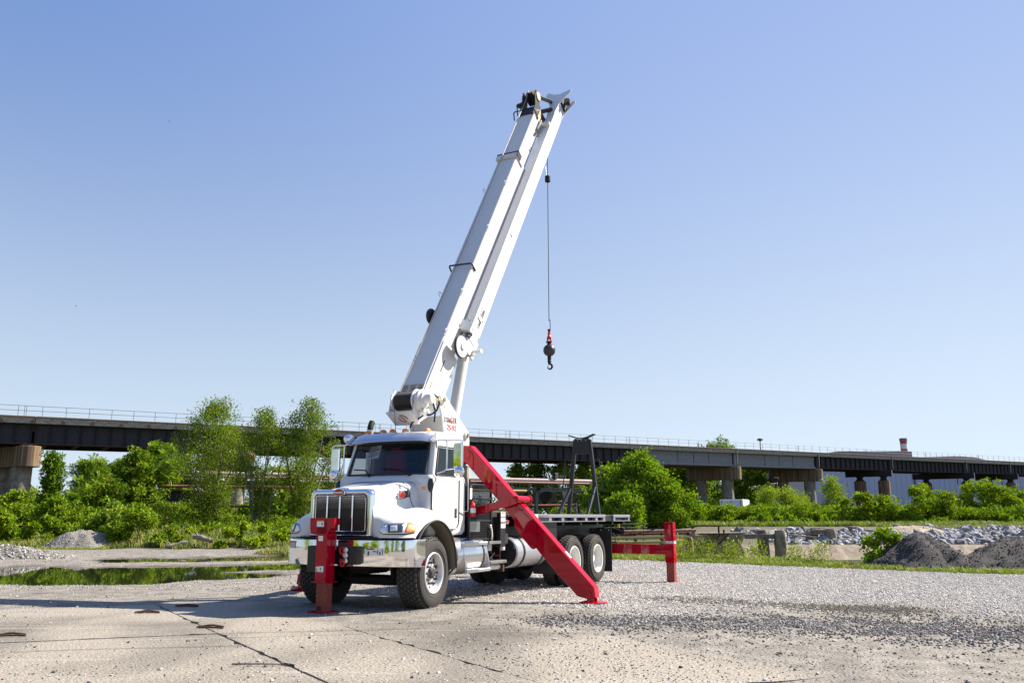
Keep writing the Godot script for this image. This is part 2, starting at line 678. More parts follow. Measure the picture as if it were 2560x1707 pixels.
func height(x: float, z: float) -> float:
	var near := clampf(1.0 - absf(z - 15.0) / 60.0, 0.0, 1.0)
	var y := -0.0135 * clampf(z - 13.5, 0.0, 10.5) * lerpf(0.45, 1.0, smoothstep(-5.0, -1.0, x))
	y += noise.get_noise_2d(x * 3.0, z * 3.0) * 0.012 * near
	y += 0.93 * smoothstep(38.0, 53.0, z)
	if z > 14.0 and z < 45.0:
		if x < -4.0 and z < 38.0:
			var p := Vector2(x, z) + Vector2(noise.get_noise_2d(x * 6.0, z * 6.0), noise.get_noise_2d(x * 6.0 + 90.0, z * 6.0)) * 0.45
			var d := minf(edge_distance(p, pool_main), edge_distance(p, pool_far))
			if d < 0.0:
				y = -0.135 - minf(0.2, -d * 0.10)
			else:
				y = lerpf(-0.131, y, smoothstep(0.0, 1.1, d))
		if x > 4.0:
			var e := past_edge(x, z)
			var in_channel := smoothstep(5.0, 8.5, x)
			if z < 37.55:
				y -= 0.30 * smoothstep(1.4, 3.4, e) * in_channel
			else:
				y = lerpf(y, lerpf(0.12, 0.86, clampf((z - 37.5) / 13.5, 0.0, 1.0)), in_channel)
	elif z >= 45.0 and x > 4.0:
		y = lerpf(y, lerpf(0.12, 0.86, clampf((z - 37.5) / 13.5, 0.0, 1.0)), smoothstep(5.0, 8.5, x) * (1.0 - smoothstep(52.0, 60.0, z)))
	if z < 16.0 and x < 4.0:
		var s := in_slabs(x, z) + noise.get_noise_2d(x * 9.0, z * 9.0) * 0.25
		y -= 0.024 * smoothstep(0.0, 0.5, s)
		y += 0.012 * (1.0 - smoothstep(-0.6, 0.0, s))
	if z > 60.0:
		y += noise.get_noise_2d(x * 0.2, z * 0.2) * 0.5 * smoothstep(60.0, 90.0, z)
	return y


func ground_tint(x: float, z: float, y: float) -> Color:
	var a := noise.get_noise_2d(x * 1.7 + 40.0, z * 1.7)
	var b := noise.get_noise_2d(x * 7.0, z * 7.0 - 30.0)
	var dirt := Color(0.46, 0.43, 0.375)
	var gravel := Color(0.50, 0.475, 0.43)
	var t := smoothstep(-1.2, 1.2, (z - 14.4) + 0.30 * (x - 2.0) + a * 3.0 + b * 1.2)
	if x < -1.0:
		t *= lerpf(0.2, 1.0, smoothstep(-4.0, -1.0, x))
	var c := dirt.lerp(gravel, t)
	c = c * (1.0 + 0.10 * a + 0.14 * b)
	var p := Vector2(x, z)
	if z < 18.0:
		var d := line_distance(p, band)
		c = c.lerp(Color(0.17, 0.155, 0.14), 0.5 * exp(-pow((d + b * 0.5) / 0.55, 2.0)))
		d = line_distance(p, soil_band)
		c = c.lerp(Color(0.15, 0.11, 0.075), 0.8 * exp(-pow((d + b * 0.35) / 0.33, 2.0)))
		if in_slabs(x, z) > 0.4:
			c = Color(0.17, 0.15, 0.12)
	var grass := Color(0.085, 0.11, 0.025)
	if x > 0.0:
		var e := past_edge(x, z) + b * 0.5
		c = c.lerp(grass, smoothstep(-0.25, 0.4, e) * smoothstep(16.0, 20.0, z))
		if z > 37.0:
			c = c.lerp(Color(0.26, 0.22, 0.15), 0.7 * smoothstep(6.0, 9.0, x) * (1.0 - smoothstep(51.0, 54.0, z)))
	else:
		if z > 17.0 and z < 38.5:
			var d := minf(edge_distance(p, pool_main), edge_distance(p, pool_far))
			c = c.lerp(Color(0.16, 0.14, 0.095), 1.0 - smoothstep(0.0, 0.55, d + b * 0.3))
			c = c.lerp(Color(0.44, 0.41, 0.36), 0.7 * smoothstep(33.5, 35.5, z + b) * smoothstep(0.3, 1.0, d))
		c = c.lerp(grass, smoothstep(38.6, 40.6, z + b * 2.0 + clampf((x + 10.0) * 0.45, 0.0, 3.5)))
	if z > 54.0:
		c = c.lerp(Color(0.07, 0.085, 0.03), smoothstep(54.0, 70.0, z))
	c.a = 1.0
	return c


func axis(low: float, fine_low: float, fine_high: float, high: float, step: float, growth: float) -> PackedFloat32Array:
	var o := PackedFloat32Array()
	var left := PackedFloat32Array()
	var s := step
	var x := fine_low
	while x > low:
		s *= growth
		x -= s
		left.append(x)
	left.reverse()
	o.append_array(left)
	x = fine_low
	while x < fine_high:
		o.append(x)
		x += step
	s = step
	while x < high:
		o.append(x)
		s *= growth
		x += s
	o.append(high)
	return o


func ground() -> void:
	var xs := axis(-3500.0, -26.0, 19.0, 3500.0, 0.27, 1.25)
	var zs := axis(-3000.0, 4.0, 40.0, 4500.0, 0.24, 1.18)
	var s := Shape.new()
	s.colored = true
	var rows := []
	for z in zs:
		var row := PackedVector3Array()
		for x in xs:
			row.append(V(x, height(x, z), z))
		rows.append(row)
	s.grid(rows)
	for k in s.v.size():
		s.c[k] = ground_tint(s.v[k].x, -s.v[k].z, s.v[k].y)
	tag(obj("ground", s, m.ground), "", "", "", "structure")

	# the standing water
	var w := Shape.new()
	w.quad(V(-30, -0.132, 36), V(-4.6, -0.132, 36), V(-4.6, -0.132, 18.4), V(-30, -0.132, 18.4))
	tag(obj("water", w, m.water), "", "", "", "structure")

	# concrete paving with broken joints
	var pave := Node3D.new()
	pave.name = "pavement"
	add_child(pave)
	tag(pave, "", "", "", "structure")
	rng.seed = 4
	for k in slabs.size():
		var p: Array = slabs[k]
		var mid := Vector2.ZERO
		for q in p:
			mid += q / p.size()
		var o := []
		for j in p.size():
			var a: Vector2 = p[j]
			var b: Vector2 = p[(j + 1) % p.size()]
			var cuts := int(a.distance_to(b) / 0.16) + 1
			for t in cuts:
				var q := a.lerp(b, float(t) / cuts)
				var n := (b - a).orthogonal().normalized()
				if n.dot(mid - q) < 0.0:
					n = -n
				var chip := 0.06 if rng.randf() < 0.18 else 0.0
				q += n * (0.007 + 0.013 * absf(noise.get_noise_2d(q.x * 30.0, q.y * 30.0)) + chip * rng.randf())
				o.append(q)
		var piece := Shape.new()
		# prism lies in xy: turn it so that its y runs away from the viewer
		piece.prism(o, 0.12, Transform3D(Basis(Vector3(1, 0, 0), Vector3(0, 0, -1), Vector3(0, 1, 0)), Vector3(0, -0.06 + rng.randf_range(-0.004, 0.004), 0)), 0.0)
		obj("slab", piece, m.slab, pave)

	chips()


func stone(seed_: int, flat := 0.7) -> Shape:
	var r := RandomNumberGenerator.new()
	r.seed = seed_
	var s := Shape.new()
	var top := Vector3(r.randf_range(-0.2, 0.2), flat * r.randf_range(0.8, 1.1), r.randf_range(-0.2, 0.2))
	var low := Vector3(0, -flat * 0.8, 0)
	var up := []
	var down := []
	for k in 5:
		var a := TAU * (k + r.randf_range(-0.3, 0.3)) / 5.0
		var q := r.randf_range(0.7, 1.15)
		up.append(Vector3(cos(a) * q * 0.75, flat * r.randf_range(0.25, 0.65), sin(a) * q * 0.75))
		a += 0.5
		down.append(Vector3(cos(a) * q, flat * r.randf_range(-0.6, -0.1), sin(a) * q))
	for k in 5:
		var j := (k + 1) % 5
		s.tri(top, up[j], up[k])
		s.tri(up[k], up[j], down[k])
		s.tri(up[j], down[j], down[k])
		s.tri(low, down[k], down[j])
	return s


func scatter(called: String, mesh: Mesh, mat_: Material, places: Array, tints: Array, parent: Node3D = self) -> MultiMeshInstance3D:
	var mm := MultiMesh.new()
	mm.transform_format = MultiMesh.TRANSFORM_3D
	mm.use_colors = true
	mm.mesh = mesh
	mm.instance_count = places.size()
	for k in places.size():
		mm.set_instance_transform(k, places[k])
		mm.set_instance_color(k, tints[k])
	var o := MultiMeshInstance3D.new()
	o.multimesh = mm
	o.material_override = mat_
	if parent == self:
		o.name = numbered(called)
		add_child(o)
	else:
		o.name = called
		parent.add_child(o, true)
	o.set_meta("kind", "stuff")
	return o


func chips() -> void:
	rng.seed = 12
	var meshes := [stone(1, 0.65).mesh(), stone(2, 0.8).mesh(), stone(3, 0.5).mesh()]
	var sets := [[], [], []]
	var hues := [[], [], []]
	var add := func(x: float, z: float, size: float, c: Color) -> void:
		var k := rng.randi() % 3
		var b := Basis.from_euler(Vector3(R(-0.4, 0.4), R(0, TAU), R(-0.4, 0.4))).scaled(Vector3(size, size, size))
		var y := height(x, z)
		if in_slabs(x, z) > 0.0 and z < 15.0:
			y = maxf(y, 0.0)
		sets[k].append(Transform3D(b, V(x, y + size * 0.25, z)))
		hues[k].append(c)
	# the grey gravel field
	for q in 140000:
		var z := 11.5 + 20.0 * pow(rng.randf(), 1.3)
		var x := R(-5.0, 0.64 * z + 1.0)
		if past_edge(x, z) > 0.2:
			continue
		var a := noise.get_noise_2d(x * 1.7 + 40.0, z * 1.7)
		var t := smoothstep(-1.2, 1.2, (z - 14.4) + 0.30 * (x - 2.0) + a * 3.0)
		t *= lerpf(0.06, 1.0, smoothstep(-3.0, 1.5, x))
		if rng.randf() > t:
			continue
		var g := clampf(0.44 + rng.randfn(0.0, 0.13), 0.04, 0.70)
		add.call(x, z, R(0.006, 0.0165) * (1.0 + z * 0.018), Color(g * 1.04, g, g * 0.93))
	# the spill of dark stone
	for q in 22000:
		var t := 1.0 - pow(rng.randf(), 1.35)
		var k := int(t * (band.size() - 1))
		var c := band[k].lerp(band[k + 1], t * (band.size() - 1) - k)
		var wide := 0.30 + 0.6 * t
		var p := c + Vector2(rng.randfn(0, 0.3), rng.randfn(0.0, wide) * (1.0 if rng.randf() < 0.8 else 2.2))
		if noise.get_noise_2d(p.x * 14.0, p.y * 14.0) < R(-0.55, 0.25):
			continue
		var g := clampf(0.10 + rng.randfn(0.0, 0.07), 0.02, 0.4)
		if rng.randf() < 0.12:
			g = R(0.25, 0.5)
		add.call(p.x, p.y, R(0.009, 0.022), Color(g, g * 0.97, g * 0.96))
	for q in 3500:
		var t := rng.randf()
		var k := int(t * (soil_band.size() - 1))
		var c := soil_band[k].lerp(soil_band[k + 1], t * (soil_band.size() - 1) - k)
		var g := R(0.04, 0.16)
		add.call(c.x + rng.randfn(0, 0.3), c.y + rng.randfn(0, 0.35), R(0.008, 0.02), Color(g * 1.15, g, g * 0.8))
	# loose stones over slabs and dirt
	for q in 26000:
		var z := 7.0 + 9.5 * rng.randf()
		var x := R(-0.66 * z, 0.66 * z)
		var lone := noise.get_noise_2d(x * 2.0 + 300.0, z * 2.0)
		if rng.randf() > 0.26 + lone * 0.6 + 0.5 * smoothstep(-2.5, 2.0, x):
			continue
		var g := R(0.02, 0.12) if rng.randf() < 0.5 else R(0.25, 0.55)
		var size := R(0.004, 0.012)
		if rng.randf() < 0.03:
			size = R(0.014, 0.026)
		add.call(x, z, size, Color(g * 1.03, g, g * 0.95))
	# shores and the far bank
	for q in 9000:
		var z := R(17.0, 38.0)
		var x := R(-0.64 * z, -2.0)
		var y := height(x, z)
		if y < -0.128:
			continue
		var g := R(0.2, 0.42) if rng.randf() < 0.6 else R(0.05, 0.2)
		add.call(x, z, R(0.008, 0.024), Color(g * 1.05, g, g * 0.92))
	for k in 3:
		scatter("gravel", meshes[k], m.chips, sets[k], hues[k])


# ------------------------------------------------------------------ the viaduct
var bridge_start := Vector3(-51.69, 11.48, -83.72)
var bridge_along := Vector3(0.84373, 0.01053, -0.53667)
var bridge_across := Vector3(-0.5367, 0, -0.8437)   # away from the viewer


func on_bridge(s: float, w: float, y: float) -> Vector3:
	return bridge_start + bridge_along * s + bridge_across * w + Vector3(0, y, 0)


# a plate of the bridge from s0 to s1, w0..w1 across and y0..y1 from deck level
func run(shape: Shape, s0: float, s1: float, w0: float, w1: float, y0: float, y1: float, bev := 0.02) -> void:
	var x := bridge_along
	var z := -bridge_across
	var y := z.cross(x).normalized()
	var mid := on_bridge((s0 + s1) * 0.5, (w0 + w1) * 0.5, (y0 + y1) * 0.5)
	shape.box(Vector3.ZERO, Vector3(s1 - s0, y1 - y0, w1 - w0), bev, Transform3D(Basis(x, y, z.normalized()), mid))


func viaduct() -> void:
	rng.seed = 31
	var v := thing("railway_viaduct", "long dark steel railway viaduct on stained concrete piers crossing behind the crane truck", "bridge")
	var joints := [-20.5, 3.1, 24.8, 54.0, 85.8, 105.8, 127.0, 149.1, 175.2, 201.0, 227.0]
	# deck slabs: pale fascia under a rusty ballast kerb
	for k in joints.size() - 1:
		var s := Shape.new()
		run(s, joints[k] + 0.03, joints[k + 1] - 0.03, 0.0, 9.2, -0.74, -0.14)
		var d := obj("deck_slab", s, m.fascia, v)
		var r := Shape.new()
		run(r, joints[k] + 0.02, joints[k + 1] - 0.02, -0.12, 9.3, -0.138, 0.0)
		obj("kerb", r, m.kerb_rust, d)
	# girders span by span
	for k in joints.size() - 1:
		var a: float = joints[k] + 0.12
		var b: float = joints[k + 1] - 0.12
		var pale: bool = k == 4 or k == 5
		var g := Node3D.new()
		g.name = "girder_span" if k == 0 else "girder_span_%03d" % k
		v.add_child(g)
		var top := -0.742 if not pale else -0.742
		var low := -2.75 if not pale else -2.62
		var web := Shape.new()
		run(web, a, b, 0.75, 0.80, low, top - 0.08)
		run(web, a, b, 7.9, 7.95, low, top - 0.08)
		obj("web", web, m.pale_girder if pale else m.rust_web, g)
		var f := Shape.new()
		run(f, a, b, 0.5, 1.05, top - 0.08, top - 0.003)
		obj("top_flange", f, m.pale_girder if pale else m.rust_dark, g)
		if pale:
			var e := Shape.new()
			run(e, a, b, 0.45, 8.2, low - 0.32, low)
			obj("bottom_beam", e, m.pale_girder, g)
			var u := Shape.new()
			run(u, a, b, 0.6, 8.1, low - 0.35, low - 0.323)
			obj("soffit", u, m.soffit, g)
			for t in [0.0, 0.37, 0.545, 0.72]:
				var st := Shape.new()
				run(st, lerpf(a, b, t) + 0.02, lerpf(a, b, t) + 0.09, 0.715, 0.748, low, top - 0.1, 0.0)
				obj("panel_joint", st, m.rust_dark, g)
		else:
			var e := Shape.new()
			run(e, a, b, 0.45, 1.1, low - 0.1, low)
			run(e, a, b, 7.6, 8.25, low - 0.1, low)
			for t in int((b - a) / 3.0):
				run(e, a + 1.0 + t * 3.0, a + 1.35 + t * 3.0, 1.1, 7.6, low - 0.08, low + 0.5, 0.0)
			obj("bottom_flange", e, m.rust_brown, g)
			var n := int(round((b - a) / 1.47))
			for t in n + 1:
				if a + (b - a) * t / n < -8.0:
					continue
				var st := Shape.new()
				var at := a + 0.06 + (b - a - 0.12) * t / n
				run(st, at - 0.035, at + 0.035, 0.52, 0.75, low, top - 0.08, 0.0)
				obj("stiffener", st, m.rust_dark, g)
	# gusset brackets under the near fascia
	for k in 9:
		var at_s := 0.1 + k * 2.78
		var br := Shape.new()
		var q0 := on_bridge(at_s, 0.02, -0.5)
		br.prism([Vector2(-0.28, -0.26), Vector2(0.28, -0.26), Vector2(0.06, 0.12), Vector2(-0.06, 0.12)], 0.16, Transform3D(Basis(bridge_along, Vector3.UP, bridge_along.cross(Vector3.UP)), q0))
		obj("bracket", br, m.rust_brown, v)
	# hand rail
	var rail := Node3D.new()
	rail.name = "hand_rail"
	v.add_child(rail)
	for h in [1.05, 0.55]:
		var s := Shape.new()
		s.tube([on_bridge(-20, 0.15, h), on_bridge(226, 0.15, h)], 0.026, 5)
		obj("rail", s, m.rail_steel, rail)
	var proto: MeshInstance3D
	var at := -9.4
	while at < 226.0:
		for extra in ([0.0, 0.55, 0.72] if fmod(at + 100.0, 20.0) < 2.2 else [0.0]):
			if proto == null:
				var s := Shape.new()
				s.tube([Vector3(0, 0, 0), Vector3(0, 1.05, 0)], 0.028, 5)
				proto = obj("post", s, m.rail_steel, rail)
			else:
				var o := proto.duplicate()
				o.name = "post_%03d" % rail.get_child_count()
				rail.add_child(o)
				proto = o
			proto.position = on_bridge(at + extra, 0.15, 0.0)
		at += 2.18
	# piers: a round-ended cap on two columns
	for p in [3.3, 25.2, 54.0, 83.6, 106.6, 127.8]:
		pier(v, p)
	# farther on, steel cross beams on two separate columns
	for p in [[146.5, 0.2, 4.6], [175.3, 0.2, 8.0], [192.9, 0.2, 4.4]]:
		bent(v, p[0], p[1], p[2])
	# drain pipes at the joints
	for s0 in [85.9, 105.9, 127.1, 149.2, 175.3, 192.9]:
		var s := Shape.new()
		s.tube([on_bridge(s0, -0.12, -0.45), on_bridge(s0, -0.12, -2.5)], 0.11, 6)
		s.tube([on_bridge(s0, -0.12, -2.5), on_bridge(s0 + 0.2, -0.1, -2.75), on_bridge(s0 - 0.5, 0.9, -3.3), on_bridge(s0 - 0.9, 1.6, -3.6), on_bridge(s0 - 0.95, 1.6, -5.2)], 0.11, 6)
		obj("drain_pipe", s, m.steel_grey if s0 > 140.0 else m.pier, v)


var pier_across := Vector3(-0.8, 0, -0.6)   # the piers stand askew


func pier(v: Node3D, s0: float) -> void:
	var base := on_bridge(s0, 0, 0)
	var top := base.y - 3.02
	var p := Node3D.new()
	p.name = "pier"
	v.add_child(p, true)
	var flat := func(w: float, y: float) -> Vector3:
		var q := base + pier_across * w
		return Vector3(q.x, y, q.z)
	var ax := pier_across.cross(Vector3.UP).normalized()
	var o := []
	for k in 13:
		var t := -PI * 0.5 + PI * k / 12.0
		o.append(Vector2(8.6 + 1.1 * cos(t), 1.1 * sin(t)))
	for k in 13:
		var t := PI * 0.5 + PI * k / 12.0
		o.append(Vector2(0.95 + 1.1 * cos(t), 1.1 * sin(t)))
	var c := Shape.new()
	c.prism(o, 2.1, Transform3D(Basis(pier_across, -ax, Vector3.UP), Vector3(base.x, top - 1.05, base.z)), 0.04)
	obj("cap", c, m.pier_stain, p)
	for w in [2.3, 7.15]:
		var q: Vector3 = flat.call(w, 0.0)
		var g := -0.2
		var col := Shape.new()
		col.lathe([[0.98, g], [0.98, top - 2.1]], Transform3D(Basis.IDENTITY, Vector3(q.x, 0, q.z)), 24)
		obj("column", col, m.pier, p)
	for w in [1.3, 7.6]:
		var pad := Shape.new()
		pad.box(Vector3.ZERO, Vector3(1.4, 0.30, 0.8), 0.02, Transform3D(Basis(ax, Vector3.UP, ax.cross(Vector3.UP)), flat.call(w, top + 0.15)))
		obj("bearing", pad, m.pier, p)


func bent(v: Node3D, s0: float, w0: float, w1: float) -> void:
	var p := Node3D.new()
	p.name = "steel_bent"
	v.add_child(p, true)
	var base := on_bridge(s0, 0, 0)
	var top := base.y - 2.86
	# the cross beam stands askew to the line
	var at := func(w: float, y: float) -> Vector3:
		var q := base + pier_across * w
		return Vector3(q.x, y, q.z)
	var beam := Shape.new()
	beam.bar(at.call(-1.4, top - 0.6), at.call(w1 + 2.6, top - 0.6), 0.9, 1.15)
	obj("cross_beam", beam, m.rust_dark, p)
	for w in [w0, w1]:
		var q: Vector3 = at.call(w, 0.0)
		var col := Shape.new()
		col.lathe([[1.1, -0.5], [1.1, top - 2.0], [0.0, top - 2.0]], Transform3D(Basis.IDENTITY, Vector3(q.x, 0, q.z)), 20)
		obj("column", col, m.pier_stain, p)
		var shoe := Shape.new()
		shoe.lathe([[0.9, top - 1.995], [0.5, top - 1.5], [0.8, top - 1.1]], Transform3D(Basis.IDENTITY, Vector3(q.x, 0, q.z)), 12)
		obj("bearing", shoe, m.steel_black, p)


# ------------------------------------------------------------------ beyond the viaduct
func far_buildings() -> void:
	# the mill hall: pale blue cladding, a darker end, a stepped roof
	var f := thing("mill_building", "huge pale blue clad mill hall seen under the viaduct at the far right", "building")
	var z := 250.0
	var k := z / 2080.0 * 1.015
	var hall := Shape.new()
	hall.box(V(136, 9.0, z + 30), Vector3(100, 16.0, 60), 0.0)
	obj("wall", hall, m.clad, f)
	var ribs := Shape.new()
	for t in 62:
		ribs.box(V(87 + t * 1.6, 9.0, z - 0.06), Vector3(0.35, 15.9, 0.12), 0.0)
	obj("cladding_rib", ribs, m.clad, f).set_meta("kind", "stuff")
	var end := Shape.new()
	end.box(V(82.0, 9.6, z + 24), Vector3(7.8, 18.0, 60), 0.0)
	obj("dark_wall", end, m.clad_dark, f)
	var seam := Shape.new()
	seam.box(V(119.5, 9.0, z - 0.2), Vector3(0.5, 15.9, 0.16), 0.0)
	obj("joint_strip", seam, m.clad_dark, f)
	var roof := Shape.new()
	roof.prism([Vector2(94.2, 16.5), Vector2(94.6, 20.2), Vector2(98.7, 20.75), Vector2(121.0, 20.75), Vector2(121.0, 16.5)], 50, Transform3D(Basis.IDENTITY, V(0, 0, z + 28)), 0.0)
	obj("roof", roof, m.roof_grey, f)
	var low := Shape.new()
	low.prism([Vector2(124, 16.5), Vector2(124, 19.3), Vector2(138.6, 19.75), Vector2(143, 19.4), Vector2(149.6, 17.8), Vector2(149.6, 16.5)], 50, Transform3D(Basis.IDENTITY, V(0, 0, z + 34)), 0.0)
	obj("roof", low, m.roof_grey, f)
	var sign := Shape.new()
	sign.box(V(91.3, 15.0, z - 0.3), Vector3(1.9, 2.6, 0.2), 0.0)
	var board := obj("sign_board", sign, m.sticker, f)
	var blue := Shape.new()
	blue.box(V(91.3, 15.2, z - 0.42), Vector3(1.1, 1.0, 0.06), 0.0)
	obj("sign_panel", blue, m.clad, board)

	var c := thing("factory_chimney", "slim red and white banded chimney rising behind the mill roof", "chimney", V(154.9, 0, 330))
	var bands := [[0.0, 25.0, "stack_white"], [25.0, 27.5, "stack_red"], [27.5, 29.5, "stack_white"], [29.5, 30.7, "stack_red"], [30.7, 31.7, "clad_dark"]]
	for b in bands:
		var s := Shape.new()
		var wide: float = 0.16 if b[2] == "clad_dark" else 0.0
		s.lathe([[1.3 + wide, b[0]], [1.28 + wide, b[1]], [0.0, b[1]]], Transform3D.IDENTITY, 16)
		obj("band", s, m[b[2]], c)

	var h := thing("shed", "low shed with a pale slanted roof between the two pale viaduct piers", "building", V(62, 0, 205))
	var hs := Shape.new()
	hs.box(Vector3(0, 3.6, 0), Vector3(14, 5.6, 16), 0.0)
	obj("wall", hs, m.clad, h)
	var hr := Shape.new()
	hr.prism([Vector2(-8, 7.4), Vector2(-8, 7.9), Vector2(8, 10.2), Vector2(8, 6.0)], 18, Transform3D.IDENTITY)
	obj("roof", hr, m.roof_pale, h)

	var l := thing("light_mast", "tall thin mast with a ring of floodlights standing behind the viaduct", "light mast", V(59.5, 0, 200))
	var ls := Shape.new()
	ls.tube([Vector3(0, 0, 0), Vector3(0, 19.4, 0)], [0.25, 0.12], 8)
	obj("pole", ls, m.rail_steel, l)
	var lh := Shape.new()
	lh.lathe([[0.0, 19.8], [0.4, 19.75], [0.75, 19.5], [0.7, 19.35], [0.15, 19.1]], Transform3D.IDENTITY, 12)
	obj("lamp_ring", lh, m.steel_black, l)

	var t := thing("box_trailer", "white box trailer parked behind the bushes below the pale spans", "trailer", V(24.2, 0.8, 92), -0.5)
	var tb := Shape.new()
	tb.box(Vector3(0, 1.55, 0), Vector3(2.5, 1.7, 3.0), 0.05)
	obj("box", tb, m.trailer, t)
	var fr := Shape.new()
	for x in [-1.0, 0.0, 1.0]:
		fr.box(Vector3(x, 1.55, 1.51), Vector3(0.06, 1.6, 0.03), 0.0)
	obj("rib", fr, m.steel_grey, t)
	for x in [-0.95, 0.95]:
		var wl := Shape.new()
		wl.lathe([[0.0, -0.12], [0.38, -0.12], [0.38, 0.12], [0.0, 0.12]], Transform3D(Basis(Vector3.FORWARD, Vector3.RIGHT, Vector3.UP), Vector3(x, 0.38, 0.6)), 14)
		obj("wheel", wl, m.rubber, t)
	var tn := Shape.new()
	tn.bar(Vector3(0, 0.62, 1.5), Vector3(0, 0.5, 2.6), 0.12, 0.12)
	obj("tow_bar", tn, m.steel_black, t)

	var p := thing("utility_pole", "thin dark pole with a small lamp standing left of the second pale pier", "pole", V(34.5, 0.8, 110))
	var ps := Shape.new()
	ps.tube([Vector3.ZERO, Vector3(0, 5.2, 0)], [0.13, 0.1], 8)
	obj("pole", ps, m.rust_brown, p)
	var pl := Shape.new()
	pl.box(Vector3(0, 5.4, 0), Vector3(0.7, 0.45, 0.5), 0.08)
	obj("lamp", pl, m.steel_black, p)

	var g := thing("rail_signal", "railway signal with an oval hood standing before the pale blue mill wall", "signal", V(78, 0, 140))
	var gs := Shape.new()
	gs.tube([Vector3.ZERO, Vector3(0, 5.2, 0)], 0.12, 8)
	obj("mast", gs, m.steel_black, g)
	var gh := Shape.new()
	gh.ball(Vector3(0, 5.4, 0), Vector3(0.6, 1.0, 0.12), 16, 8)
	obj("target", gh, m.steel_black, g)
	for y in [5.0, 5.45, 5.9]:
		var lens := Shape.new()
		lens.ball(Vector3(0, y, 0.12), Vector3(0.13, 0.13, 0.08), 10, 6)
		obj("lens", lens, m.steel_grey, g)


